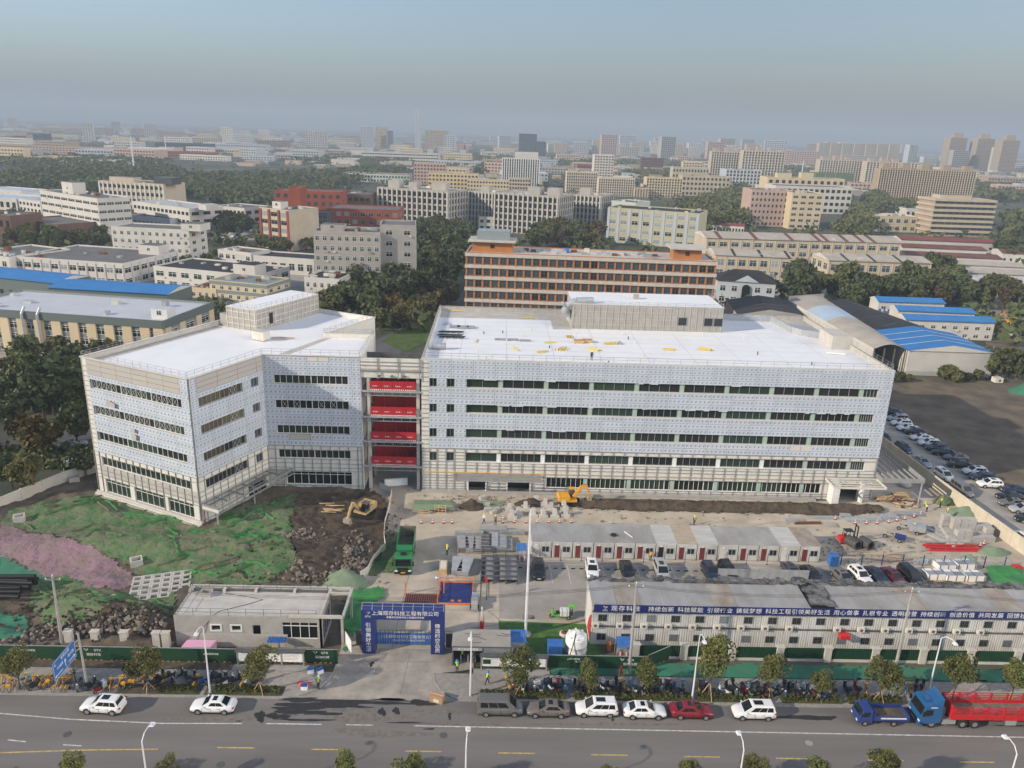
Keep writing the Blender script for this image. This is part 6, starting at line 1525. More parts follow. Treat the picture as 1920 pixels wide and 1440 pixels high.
# ------------------------------------------------------------------ people
def person(x, y, z, rz, lab, top='hivis', pants='cloth_navy', hat='helmet_yellow', pose='walk', sc=1.0, sleeve=None):
    st = {'walk':(.28,.25),'stand':(.03,.06),'bend':(.05,.1)}[pose]
    k, a = st; lean = .45 if pose == 'bend' else .04
    V_ = {'pel':(0,0,.95),'ch':(lean*.6,0,1.22),'nk':(lean,0,1.47),'hd':(lean+.03,0,1.58),'ht':(lean+.04,0,1.70)}
    for s,n in ((1,'l'),(-1,'r')):
        f = s*k
        V_.update({n+'hip':(0,s*.09,.90),n+'kn':(f*.6+.03,s*.10,.50),n+'an':(f*.95-.02,s*.10,.09),n+'to':(f*.95+.14,s*.11,.05),n+'sh':(lean*.95,s*.19,1.40),n+'el':(lean-f*a*1.6,s*.26,1.13),n+'wr':(lean-f*a*2.4+.10,s*.25,.90),n+'ha':(lean-f*a*2.6+.14,s*.24,.82)})
    E_ = [('pel','ch','top'),('ch','nk','top'),('nk','hd','skin'),('hd','ht','skin')]
    for n in 'lr': E_ += [('pel',n+'hip','pants'),(n+'hip',n+'kn','pants'),(n+'kn',n+'an','pants'),(n+'an',n+'to','shoe'),('nk',n+'sh','top'),(n+'sh',n+'el','sl'),(n+'el',n+'wr','sl'),(n+'wr',n+'ha','skin')]
    R_ = {'pel':.145,'ch':.155,'nk':.075,'hd':.085,'ht':.08}
    for n in 'lr': R_.update({n+'hip':.10,n+'kn':.07,n+'an':.05,n+'to':.045,n+'sh':.075,n+'el':.05,n+'wr':.038,n+'ha':.04})
    names = list(V_); me = bpy.data.meshes.new('person'); me.from_pydata([V_[n] for n in names],[(names.index(p),names.index(q)) for p,q,_ in E_],[])
    o = bpy.data.objects.new('tmp', me); COL.objects.link(o)
    o.modifiers.new('s','SKIN'); ss_ = o.modifiers.new('u','SUBSURF'); ss_.levels = 1; ss_.render_levels = 1
    for i,n in enumerate(names):
        d = me.skin_vertices[0].data[i]; d.radius = (R_[n],R_[n]); d.use_root = (n == 'pel')
    bpy.context.view_layer.update()
    m2 = bpy.data.meshes.new_from_object(o.evaluated_get(bpy.context.evaluated_depsgraph_get())); bpy.data.objects.remove(o)
    mm = {'top':top,'sl':sleeve or ('cloth_navy' if top == 'hivis' else top),'pants':pants,'shoe':'black','skin':'skin'}; keys = list(mm); m2.materials.clear()
    for q in keys: m2.materials.append(MATS[mm[q]])
    seg = [(Vector(V_[p]),Vector(V_[q]),keys.index(l)) for p,q,l in E_]
    for f in m2.polygons:
        c = f.center; best = (9,0)
        for p,q,l in seg:
            t = max(0,min(1,(c-p).dot(q-p)/max(1e-6,(q-p).length_squared))); d = (c-(p+(q-p)*t)).length
            if d < best[0]: best = (d,l)
        f.material_index = best[1]; f.use_smooth = True
    m2.name = 'person'; pe_ = obj('person', m2, None, (x,y,z), rz); tag(pe_, lab, 'person'); pe_.scale = (sc,sc,sc)
    hx = V_['ht']
    if hat: part(pe_,'helmet',lambda b: (b.lathe([(.20,-.05),(.14,-.04),(.13,.03),(.09,.10),(.0,.13)],(hx[0],0,hx[2]-.0),hat,10),))
    else: part(pe_,'hair',lambda b: b.lathe([(.10,-.10),(.115,-.02),(.09,.07),(0,.10)],(hx[0]-.02,0,hx[2]),'black',9))
    return pe_
def at(px,py,z=0): q = G(px,py,z); return (q.x,q.y,z)
person(*at(913,1283,.12),.3,'worker in a yellow vest and blue helmet walking on the entrance pavement','hivis','cloth_dark','helmet_blue'); person(*at(857,1262,.01),1.9,'worker in a yellow vest and blue helmet in front of the turnstile passage','hivis','cloth_navy','helmet_blue','stand')
person(-2.9,78.0,0,-1.5,'guard in a yellow vest standing inside the turnstile passage','hivis','cloth_navy','helmet_blue','stand'); person(-1.5,77.6,0,2.4,'worker in orange helmet and pale coat at the turnstile passage','cloth_grey','cloth_grey','orange','stand')
person(*at(597,1292,.02),1.4,'worker in a yellow vest and white helmet standing at the entrance kerb','hivis','cloth_dark','helmet_white','stand'); person(*at(1164,1269,.12),2.9,'pedestrian in a dark red coat walking past the utility pole','cloth_red','cloth_red',None,'walk'); person(*at(1196,1269,.12),-.2,'pedestrian in black clothes walking beside the scooter row','cloth_dark','cloth_dark',None,'walk')
person(*at(1301,984),-1.2,'worker in a yellow vest standing behind the container row','hivis','cloth_dark','helmet_yellow','stand'); person(*at(907,982),.5,'worker in a white shirt and yellow helmet walking across the yard','white','cloth_dark','helmet_yellow','walk'); person(*at(929,984),2.0,'worker in a grey jacket behind the steel stacks','cloth_grey','cloth_dark','helmet_yellow','stand')
person(*at(838,1041),1.2,'worker in a yellow vest standing beside the shadow of the green tipper','hivis','cloth_navy','helmet_yellow','stand'); person(*at(1737,960),2.2,'worker in a yellow vest bending by the timber boards','hivis','cloth_navy','helmet_yellow','bend'); person(*at(1762,952),-1.0,'worker in a yellow vest standing by the green covered heap at the wall','hivis','cloth_dark','helmet_yellow','stand'); person(*at(1775,971),2.6,'worker in a yellow vest walking towards the concrete blocks','hivis','cloth_navy','helmet_yellow','walk')
person(*at(1718,1000),2.9,'worker in dark clothes pushing the grey skip tricycle','cloth_dark','cloth_dark','helmet_yellow','bend',sleeve='hivis'); person(*at(1219,1052),1.4,'person in a yellow jacket at the open black container doorway','yellow','cloth_dark',None,'stand'); person(*at(1109,676,23.0),-1.4,'worker in dark clothes on the white roof edge of the long wing','cloth_dark','cloth_dark','helmet_white','stand'); person(*at(1912,699),2.0,'person in dark clothes walking beside the rubble beyond the field','cloth_dark','cloth_dark',None,'walk')
# ------------------------------------------------------------------ materials and equipment about the yard
def stack(name, lab, cat, px, py, rz, items, z=0.0, group=None):
    """items: (part name, x0,x1,y0,y1,z0,z1, material)"""
    p = G(px,py,z); t = thing(name, lab, cat, (p.x,p.y,z), rz, group)
    for n,*q in items:
        b = MB(); b.box(*q[:6],q[6]); b.build(n, t)
    return t
R23 = 23.0
# roof: yellow insulation bundles, pallets, pipes
for i,(px,py,n,a,l) in enumerate([(1016,660,4,.5,'short pile of yellow tubes on the white roof near the roof edge'),(1052,655,7,.9,'pile of yellow tubes lying askew on the white roof'),(1068,632,5,1.5,'upright bundle of yellow tubes near the roof penthouse'),(1115,656,7,-.7,'yellow tubes fanned out behind the roof worker'),(1145,645,8,.2,'large heap of yellow tubes beside a grey bag on the roof'),(1255,656,5,-.15,'flat row of yellow tubes near the middle of the roof edge'),(1322,656,9,-.6,'biggest pile of yellow tubes on the roof in front of the penthouse'),(1030,642,3,.3,'thin yellow tubes beside the timber crates on the roof'),(858,583,3,.2,'yellow tubes in the rear corner of the long roof'),(990,596,4,.1,'yellow tubes on the bare rear strip of the roof'),(888,640,1,1.5,'single short yellow tube standing on the roof'),(970,655,2,-1.0,'two yellow tubes near the front edge of the roof')]):
    p = G(px,py,R23); t = thing('tube_bundle', l, 'tube bundle', (p.x,p.y,R23), a); r = random.Random(i)
    for k in range(n):
        b = MB(); b.tube((-1.1+r.uniform(-.2,.2),0,.11),(1.1,r.uniform(-.2,.2),.11),.09,'tube_yellow',7); b.build('tube', t, (0,(k % 5-2)*.26,.2*(k//5)))
for i,(px,py,l) in enumerate([(1085,643,'open timber crate on the roof beside another crate'),(1101,642,'timber crate with a yellow rim on the roof')]):
    stack('timber_crate', l, 'crate', px, py, .05, [('side',-.9,.9,-.6,-.55,0,.6,'timber'),('side',-.9,.9,.55,.6,0,.6,'timber'),('end',-.9,-.85,-.55,.55,0,.6,'timber'),('end',.85,.9,-.55,.55,0,.6,'timber'),('contents',-.85,.85,-.55,.55,0,.45,'cardboard')], R23)
for k,(px,py) in enumerate(((845,625),(843,631),(847,635))):
    p = G(px,py,R23); t = thing('pipe_bundle', 'bundle of black pipes on white bearers near the roof corner', 'pipe bundle', (p.x,p.y,R23), .02, 'black pipe bundles on the roof')
    for j in range(4): part(t,'pipe',lambda b: b.tube((-2.4+.2*j,j*.18,.3),(2.2+.1*j,j*.18,.3),.09,'black',6))
    for x in (-1.2,0,1.2): part(t,'bearer',lambda b: b.box(x-.06,x+.06,-.3,.8,0,.2,'white'))
for i,(px,py,w,d,l) in enumerate([(853,614,2.0,1.8,'stack of grey sheets beside the black pipes on the roof'),(868,615,2.2,1.8,'taller stack of grey sheets near the roof corner'),(883,615,1.6,1.6,'small stack of grey sheets near the roof corner'),(838,608,.6,1.6,'single upright grey sheet near the roof parapet'),(950,638,4.4,.7,'long flat strip of grey sheets on the white roof'),(985,640,2.0,.7,'short flat strip of grey sheets on the white roof')]):
    stack('sheet_stack', l, 'sheet stack', px, py, .03, [('sheet',-w/2,w/2,-d/2,d/2,.12*k,.12*k+.08,('galv','steel')[k%2]) for k in range(3)], R23)
for px,py,l in ((1161,645,'grey bag on the roof next to the large yellow heap'),(850,580,'crumpled grey plastic sheeting in the rear roof corner')):
    p = G(px,py,R23); heap('bag', p.x,p.y,.9,.6,.5,'galv',int(px),.6,l,'bag'); bpy.data.objects[[o.name for o in COL.objects if o.name.startswith('bag')][-1]].location.z = R23
p = G(1566,664,R23); b = MB(); b.tube((-1.6,0,.2),(1.6,-.7,.2),.18,'white',8); tag(b.build('membrane_roll',None,(p.x,p.y,R23)),'white membrane roll lying near the lift overrun of the long roof','roll')
p = G(822,655,R23); t = thing('duct_section','short grey duct section at the link end of the long roof','duct',(p.x,p.y,R23)); part(t,'duct',lambda b: b.tube((-1.2,0,.6),(1.2,.1,.6),.55,'galv',12)); part(t,'collar',lambda b: b.tube((1.2,.1,.6),(1.3,.1,.6),.65,'steel',12))
# precast footing blocks with cones
FT = MB().box(-.75,.75,-.75,.75,0,.35,'concrete_lt').mesh('footing'); NK = MB().hexa([(-.4,-.4,.35),(.4,-.4,.35),(.4,.4,.35),(-.4,.4,.35),(-.3,-.3,1.3),(.3,-.3,1.3),(.3,.3,1.3),(-.3,.3,1.3)],'concrete_lt').mesh('neck')
for i,(px,py) in enumerate([(955,958),(972,965),(985,954),(1000,966),(1018,968),(1033,956),(1040,968),(1057,952),(1060,966),(1022,948),(1005,943),(960,970)]):
    p = G(px,py); t = thing('footing_block', 'stepped concrete footing block in the group by the yellow excavator', 'concrete block', (p.x,p.y,0), .1*sin(i*2), 'concrete footing blocks'); obj('base', FT, t); obj('neck', NK, t)
def cone_mesh():
    b = MB(); b.box(-.2,.2,-.2,.2,0,.05,'black')
    for k in range(4): b.lathe([(.17-.035*k,.05+.17*k),(.135-.035*k,.05+.17*(k+1))],(0,0,0),('red','white')[k%2],8)
    return b.mesh('traffic_cone')
CN = cone_mesh()
for px,py,w in [(x,980-1,'in the line before the concrete footing blocks') for x in (943,964,986,1007,1029,1049,1071)]+[(x,980,'beside the timber frames on the yard') for x in (790,811,832,848)]+[(x,y,'along the laid-out steel sheets') for x,y in ((1602,981),(1623,981),(1643,981),(1665,979),(1680,976),(1695,973),(1712,969),(1725,964),(1565,973))]+[(1836,1024,'stacked beside the pale green covered heap'),(1843,1020,'stacked beside the pale green covered heap')]+[(943,972,'at the end of the concrete footing blocks'),(1061,933,'by the track of the yellow excavator')]:
    p = G(px,py); tag(obj('traffic_cone', CN, None, (p.x,p.y-.2,.005)), 'red and white traffic cone '+w, 'traffic cone', 'traffic cones '+w)
# timber frames and net-covered trench box
stack('formwork_lattice','upright timber lattice frame leaning on the green netted trench','frame',825,962,.0,[('post',.6*k-.9,.6*k-.8,-.06,.06,0,1.5,'timber') for k in range(4)]+[('rail',-.9,.95,-.05,.05,.45*k+.02,.45*k+.12,'timber') for k in range(4)])
stack('formwork_lattice','low timber lattice frame on the yard beside the taller frame','frame',797,964,.0,[('post',.5*k-.9,.5*k-.82,-.06,.06,0,.75,'timber') for k in range(4)]+[('rail',-.9,.7,-.05,.05,.3*k+.02,.3*k+.1,'timber') for k in range(3)])
tag(sheet('trench_cover', pts2((777,938),(846,938),(850,962),(774,962)), 'net_sage', .3, .05, hf=lambda x,y: .9-.25*abs(y-116.5)+.2*fbm(x,y), edge=.1, seed=81), 'pale green net stretched over a trench box by the long wing', 'net')
tag(sheet('trench_cover', pts2((865,940),(945,940),(940,952),(870,952)), 'net_sage', .35, .03, hf=lambda x,y: .05+.2*abs(fbm(x,y)), edge=.2, seed=82), 'pale green net lying flat behind the round soil heap', 'net')
for i,(px,py) in enumerate([(912,948),(915,957),(930,957),(905,935),(925,962)]):
    p = G(px,py); b = MB(); b.box(-.6,.6,-.35,.35,0,.5,'block_grey'); tag(b.build('concrete_block',None,(p.x,p.y,0),.2*i),'grey concrete block lying near the doorways of the long wing','concrete block','loose blocks by the doorways')
p = G(743,910); b = MB(); b.hexa([(-2.0,-.5,0),(2.0,-.1,0),(2.0,.5,0),(-2.0,.1,0),(-2.0,-.2,1.2),(2.0,.2,1.2),(2.0,.6,1.2),(-2.0,.2,1.2)],'white'); tag(b.build('wrapped_bundle',None,(p.x,p.y,.05),.12),'white wrapped bundle lying in the passage under the link','bundle')
# bent sheet-metal site fence by the excavation
fnc = thing('site_fence','low bent grey sheet fence between the excavation and the site road','fence',(0,0,0))
FP = [G(x,y) for x,y in ((712,915),(735,925),(731,950),(722,985),(720,1010),(723,1030),(700,1055),(690,1075),(675,1085))]
for p,q in zip(FP[:-1],FP[1:]):
    b = MB(); b.beam((p.x,p.y,.55),(q.x,q.y,.55),.05,1.1,'offwhite'); b.build('fence_panel', fnc)
# steel deliveries in the middle of the yard
def bundle(px, py, w, l, n, m, lab, rz=0.0, m2='steel', h=.16, cat='steel stack', name='steel_stack'):
    p = G(px,py); t = thing(name, lab, cat, (p.x,p.y,0), rz)
    for k in range(n): part(t,'layer',lambda b: b.box(-w/2+.03*(k%2),w/2-.03*(k%2),-l/2,l/2,.15+h*k,.15+h*k+h*.8,m if k % 2 else m2))
    for k in range(4): part(t,'strap',lambda b: b.box(-w/2-.02,w/2+.02,-l/2+l*(k+.5)/4,-l/2+l*(k+.5)/4+.06,.15,.15+h*n+.01,'galv'))
    for y in (-l/3,l/3): part(t,'bearer',lambda b: b.box(-w/2-.1,w/2+.1,y-.08,y+.08,0,.15,'timber'))
    return t
for px,py,w,l,n,m,lab,rz in [(868,1025,1.6,3.8,5,'steel_dark','first of four strapped steel bundles beside the worker',.12),(882,1026,1.5,3.8,5,'steel','second strapped steel bundle in the row of four',.05),(897,1027,1.5,3.6,5,'steel_dark','third strapped steel bundle in the row of four',-.03),(912,1025,1.6,4.2,6,'steel_dark','tall strapped steel bundle beside the silver sections',0),(925,1022,1.4,4.2,6,'galv','stack of silver wrapped sections in the middle of the yard',0),(941,1024,1.4,4.0,5,'galv','stack of silver sections touching the panels by the blue cabinet',0),(953,1026,1.2,3.4,3,'glass_lit','pale glass-like panels beside the blue cabinet',0),(857,1065,1.5,4.0,4,'galv','silver wrapped profiles beside the timber pallet box',.02),(873,1066,1.7,4.2,4,'galv','slanting pile of silver wrapped profiles',-.18),(880,1003,4.4,.8,3,'galv','long low stack of galvanised rails behind the bundles',0),(960,1001,4.0,.9,3,'galv','long low stack of galvanised rails beside the container row',0),(925,997,4.2,1.4,4,'steel','tall grey crate-like stack of panels behind the silver sections',0)]:
    bundle(px,py,w,l,n,m,lab,rz)
rk = thing('steel_rack','large rack of dark steel frames in front of the silver sections','rack',(*G(914,1095).xy,0)); rk.location.x += 1.6
for k in range(6): part(rk,'crossbar',lambda b: b.box(-2.6,2.6,.2+1.35*k,.32+1.35*k,1.1,1.25,'steel_dark'))
for x in (-2.6,-.9,.9,2.5): part(rk,'upright',lambda b: b.box(x,x+.12,0,7.2,.0,1.1,'steel_dark'))
for x in (-2.0,0.1,1.4):
    part(rk,'panel_load',lambda b: b.box(x,x+1.3,.3,6.6,.55,.75,'steel'))
stack('pallet_box','pale timber pallet box beside the silver wrapped profiles','pallet box',831,1070,.03,[('pallet',-.6,.6,-1.3,1.3,0,.15,'timber'),('box',-.55,.55,-1.25,1.25,.16,.62,'timber'),('lid',-.5,.5,-1.2,1.2,.62,.66,'offwhite'),('box',-.55,.55,-1.25,1.25,.67,.95,'timber'),('inset',-.4,.4,-1.1,1.1,.951,.97,'offwhite')])
wb = thing('wheel_wash','blue-decked wheel wash platform with orange railings','platform',(-4.4,91.6,0))
part(wb,'deck',lambda b: b.box(-2.2,2.2,-2.2,2.6,.05,.3,'steel','blue_dark'))
for s in (-2.3,2.3):
    part(wb,'railing',lambda b: (b.box(s-.04,s+.04,-2.2,2.6,1.0,1.08,'orange'),b.box(s-.04,s+.04,-2.2,2.6,.5,.56,'orange')))
    for y in (-2.2,0,2.6): part(wb,'post',lambda b: b.box(s-.06,s+.06,y-.06,y+.06,0,1.1,'orange'))
part(wb,'front_rail',lambda b: b.box(-2.3,2.3,-2.3,-2.22,.05,.3,'orange')); part(wb,'back_rail',lambda b: (b.box(-2.3,2.3,2.62,2.7,1.0,1.1,'orange'),b.box(-2.3,2.3,2.62,2.7,.1,.5,'orange')))
for x in (-.35,.6): part(wb,'painted_mark',lambda b: b.box(x-.22,x+.22,-1.9,-1.5,.301,.305,'orange'))
gr = thing('grating','dark red drain grating with two orange posts beside the wheel wash','grating',(-8.6,90.4,0))
for k in range(18): part(gr,'bar',lambda b: b.box(-2.5+.29*k,-2.38+.29*k,-1.3,1.3,.02,.14,'red_brown'))
for y in (-.6,.1,.8): part(gr,'crossbar',lambda b: b.box(-2.5,2.6,y-.04,y+.04,.14,.18,'rust'))
for x in (-2.6,2.6): part(gr,'post',lambda b: (b.box(x-.08,x+.08,1.2,1.36,0,1.9,'orange'),))
stack('compressor','grey wheeled pump set beside the wheel wash','pump',890,1135,0,[('frame',-.5,.5,-1.6,1.6,.2,.4,'steel'),('tank',-.4,.4,-.2,1.3,.4,1.2,'galv'),('motor',-.4,.4,-1.4,-.4,.4,1.0,'concrete'),('wheel',-.6,-.5,-1.2,-.6,0,.6,'tyre'),('wheel',.5,.6,-1.2,-.6,0,.6,'tyre')])
tp = thing('flood_light','tripod flood lamp standing behind the drain grating','lamp',(*G(820,1112).xy,0))
for a in (0,2.1,4.2): part(tp,'leg',lambda b: b.tube((.6*cos(a),.6*sin(a),0),(0,0,2.3),.03,'steel',4))
part(tp,'lamp_head',lambda b: b.lathe([(.1,0),(.35,.1),(.35,.3),(.1,.45)],(0,0,2.2),'galv',10))
b = MB(); b.tube((0,0,0),(0,0,3.6),.05,'black',6); b.box(-.25,.05,-.06,.06,2.6,3.5,'red'); tag(b.build('flag_post',None,(-.2,90.6,0)),'black post with a red flag between the wheel wash and car park','post')
bp = thing('barrier_post','white and red barrier post with a camera behind the guard booth','post',(*G(903,1180).xy,0)); part(bp,'post',lambda b: b.tube((0,0,0),(0,0,3.2),.06,'white',6)); part(bp,'cabinet',lambda b: b.box(-.25,.25,-.2,.2,0,1.1,'red')); part(bp,'camera',lambda b: b.cbox((0,-.15,3.2),(.16,.4,.16),'white')); part(bp,'boom',lambda b: b.box(.2,.3,-.05,.05,.3,2.2,'orange'))
# turf corner: tank, bins, shelters
wt = thing('water_tank','large white plastic water tank on the artificial turf','tank',(10.75,79.6,.02)); part(wt,'drum',lambda b: b.lathe([(1.3,0),(1.3,.7),(1.34,.75),(1.3,.8),(1.3,1.5),(1.34,1.55),(1.3,1.6),(1.3,2.4),(1.2,2.65),(.9,2.8),(.45,3.0)],(0,0,0),'white',22)); part(wt,'lid',lambda b: b.lathe([(.42,0),(.45,.12),(.3,.2)],(0,0,3.0),'white',14))
for k in range(8): part(wt,'lug',lambda b: b.cbox((1.0*cos(k*pi/4),1.0*sin(k*pi/4),2.76),(.4,.2,.10),'white',rz=k*pi/4))
part(wt,'hose',lambda b: b.path([(-.1,-.2,3.2),(-.4,-1.2,2.6),(-.8,-1.62,1.2),(-1.0,-1.7,.1)],.06,'hose',6))
def shed(name, lab, x, y, w, d, h, m, legs=False):
    t = thing(name, lab, 'shelter' if legs else 'bin', (x,y,.02))
    if legs:
        for a in (0,w):
            for c in (0,d): part(t,'leg',lambda b: b.tube((a,c,0),(a,c,h),.04,'steel',5))
        for k in range(int(w/.3)): part(t,'roof_sheet',lambda b: b.hexa([(k*.3,-.2,h),(k*.3+.28,-.2,h),(k*.3+.28,d+.2,h+.35),(k*.3,d+.2,h+.35),(k*.3,-.2,h+.05),(k*.3+.28,-.2,h+.05),(k*.3+.28,d+.2,h+.4),(k*.3,d+.2,h+.4)],m))
        for k in range(int(w/.35)): part(t,'fence_bar',lambda b: b.box(.05+.35*k,.2+.35*k,-.02,.02,.1,.9,('red','white')[k%2]))
        part(t,'cabinet',lambda b: b.box(.2,w-.2,.3,d-.1,0,1.1,'galv'))
    else:
        part(t,'casing',lambda b: b.box(0,w,0,d,0,h,m))
        for k in range(6): part(t,'rib',lambda b: b.box(.06+w*k/6,.16+w*k/6,-.06,0,.05,h-.05,m))
        part(t,'lid',lambda b: b.box(-.05,w+.05,-.05,d+.05,h,h+.08,m))
    return t
shed('distribution_shelter','blue-roofed electrical shelter at the foot of the white mast',2.6,79.2,2.2,1.6,1.9,'blue',True); shed('blue_bin','blue ribbed steel bin beside the white water tank',7.3,78.4,1.75,1.4,1.8,'blue'); shed('distribution_shelter','blue-roofed electrical shelter with red bars at the end of the container block',15.6,78.8,1.9,1.3,1.7,'blue',True)
shed('distribution_shelter','small blue-topped cabinet shelter with red bars between steel stacks and containers',4.0,100.6,1.5,1.2,1.9,'blue',True); shed('blue_bin','small blue bin at the end of the container row',50.6,101.0,1.3,1.0,1.6,'blue')
t = thing('well_head','round concrete well with a dark cover on the artificial turf','well',(9.7,83.3,.02)); part(t,'ring',lambda b: b.lathe([(.62,0),(.62,.3),(.42,.35)],(0,0,0),'concrete_lt',14)); part(t,'cover',lambda b: b.lathe([(.42,.34),(.42,.38),(.0,.39)],(0,0,0),'rust',12))
b = MB(); b.box(-.2,.2,-.2,.2,0,1.2,'orange'); tag(b.build('fire_cabinet',None,(14.9,80.3,0)),'orange cabinet against the end of the container block','cabinet')
# kerbside parcels and carton
ct = thing('carton','large brown cardboard carton with printed sides lying on the road at the entrance','carton',(*G(820,1314).xy,.005),-.35); part(ct,'box',lambda b: b.box(-.75,.75,-.4,.4,0,.85,'cardboard')); part(ct,'printed_label',lambda b: b.box(-.3,.35,-.405,-.401,.1,.5,'offwhite')); part(ct,'tape',lambda b: b.box(-.75,.75,-.04,.04,.851,.856,'offwhite'))
for i,(px,py,m,l) in enumerate([(566,1285,'red','red bag on the entrance pavement beside a white box'),(577,1284,'red','rounded red bag next to the kerb at the entrance')]):
    p = G(px,py); heap('carry_bag', p.x,p.y,.55,.4,.55,m,i+3,.4,l,'bag')
for i,(px,py,l) in enumerate([(571,1293,'white box with blue lid beside the red bags'),(583,1262,'blue and white folding board near the hoarding end'),(600,1263,'small pale blue folding board near the hoarding end')]):
    p = G(px,py); b = MB(); b.box(-.35,.35,-.25,.25,.12,.6,'white'); b.box(-.37,.37,-.27,.27,.6,.68,'blue' if i < 2 else 'bluegrey' if False else 'blue'); tag(b.build('cool_box',None,(p.x,p.y,0),.3*i),l,'box')
# right-hand yard: blocks, pallets, red beams, coils
BLK = MB().box(-.6,.6,-.5,.5,0,.92,'block_grey').mesh('block_pallet')
rr = random.Random(9); bs = G(1800,1015)
for i in range(6):
    for j in range(4):
        for k in range(rr.choice((1,2,2,3)) if j > 1 else rr.choice((1,1,2))):
            tag(obj('block_pallet', BLK, None, (bs.x+i*1.28+j*.25-1.5,bs.y+j*1.12+.3,.96*k), rr.uniform(-.05,.05)), 'cube of pale aerated concrete blocks in the stacks beside the cream wall', 'block stack', 'aerated block stacks by the wall')
for i,(px,py,l) in enumerate([(1755,1010,'long grey plank stack lying beside the aerated blocks'),(1768,1007,'middle grey plank stack beside the aerated blocks'),(1780,1004,'grey plank stack touching the aerated blocks')]): bundle(px,py,1.1,6.5,2,'block_grey',l,.5,'concrete',cat='plank stack',name='plank_stack')
for k in range(7):
    p = G(1785,1028); b = MB(); b.box(-4.2,4.2,-.12,.12,0,.24,'red' if k < 5 else 'steel'); tag(b.build('red_beam',None,(p.x+.3*sin(k*3),p.y-1.0+.42*k,.02+.25*(k%2)),.02*sin(k*5)), 'long red painted steel beam in the pile near the blue posts' if k < 5 else 'long grey steel beam under the red beam pile','beam','red beam pile' if k < 5 else 'grey beams under the red pile')
for i,dx in enumerate((0,2.0)):
    p = G(1598,1026); b = MB(); b.T = Matrix.Translation((p.x+dx,p.y,0)) @ Matrix.Rotation(-1.15,4,'Z')
    for k in range(7): b.tube((-1.0+.29*k,0,.82),(-.80+.29*k,0,.82),.82,'steel_dark',16,caps=False)
    b.tube((-1.0,0,.82),(1.0,0,.82),.77,'black',16,caps=False); b.tube((1.0,0,.82),(-1.0,0,.82),.6,'steel_dark',16,caps=False)
    for x in (-1.0,1.0):
        n=16; b.add([(x,.82*cos(2*pi*q/n),.82+.82*sin(2*pi*q/n)) for q in range(n)]+[(x,.6*cos(2*pi*q/n),.82+.6*sin(2*pi*q/n)) for q in range(n)],[(q,(q+1)%n,n+(q+1)%n,n+q) for q in range(n)],'steel_dark')
    tag(b.build('pipe_coil'),'thick coil of black corrugated pipe in front of the red forklift','pipe coil','pipe coils by the forklift')
TILE = None
for i,(px,py,l) in enumerate([(1770,1066,'strapped crate of white wrapped tiles at the rear of the tile crates'),(1805,1064,'strapped crate of white wrapped tiles behind the others by the green tarpaulin'),(1750,1083,'front strapped crate of white wrapped tiles beside scattered profiles'),(1785,1085,'front strapped crate of white wrapped tiles in the middle'),(1822,1086,'front strapped crate of white wrapped tiles next to the green tarpaulin')]):
    stack('tile_crate', l, 'crate', px, py, .04, [('pallet',-1.5,1.5,-1.0,1.0,0,.15,'timber'),('load',-1.4,1.4,-.9,.9,.16,1.0,'white'),('strap',-1.3,-1.2,-.93,.93,.15,1.02,'rust'),('strap',1.2,1.3,-.93,.93,.15,1.02,'rust'),('strap',-.05,.05,-.93,.93,.15,1.03,'rust'),('film_top',-1.3,-.1,-.8,.25,1.03,1.04,'glass_lit'),('film_top',.1,1.3,-.8,.25,1.03,1.04,'glass_lit')])
tag(sheet('tarpaulin', pts2((1845,1068),(1905,1066),(1935,1105),(1860,1105)), 'net_bright', .35, .05, hf=lambda x,y: .5+.5*fbm(x*.6,y*.6), edge=.1, seed=91), 'bright green tarpaulin sheet beside the tile crates', 'tarpaulin')
for px,py,rx,ry,h,m,l in [(1768,943,1.9,1.3,1.7,'net_green','dark green covered heap against the cream wall'),(1815,965,3.2,2.2,1.6,'net_sage','pale green covered heap against the cream wall behind the blocks'),(1860,1035,2.8,1.4,1.0,'net_sage','pale green covered heap beside the red and white cones'),(1815,1048,1.3,.8,1.0,'net_sage','small pale green covered heap behind the tile crates'),(1775,935,.9,.8,.9,'white','pile of white sacks beside the dark green covered heap')]:
    p = G(px,py); heap('covered_heap', p.x,p.y,rx,ry,h,m,int(px*7+py),.4,l,'heap')
scp = thing('scrap_pile','pile of rusty steel offcuts and boards at the corner of the long wing','scrap pile',(*G(1690,945).xy,0)); r = random.Random(4)
for k in range(26): part(scp,'offcut',lambda b: b.cbox((r.uniform(-3,2.5),r.uniform(-1.6,1.6),r.uniform(.1,.8)),(r.uniform(.8,2.6),r.uniform(.1,.5),r.uniform(.05,.2)),r.choice(('rust','rust','timber','concrete_lt')),rz=r.uniform(-1,1),ry=r.uniform(-.15,.15)))
for px,py,l in ((1660,938,'timber board stack at the corner of the long wing'),(1690,930,'second timber board stack behind the rusty offcuts')): stack('board_stack',l,'board stack',px,py,.1,[('board',-1.6,1.6,-.8,.8,.14*k,.14*k+.1,'timber') for k in range(4)])
tyre = MB().lathe([(.6,0),(1.0,.1),(1.05,.35),(1.0,.6),(.6,.7)],(0,0,0),'concrete_lt',16)
p = G(1697,912); tag(tyre.build('hose_coil',None,(p.x,p.y,0)),'large pale ring-shaped coil by the side canopy','coil')
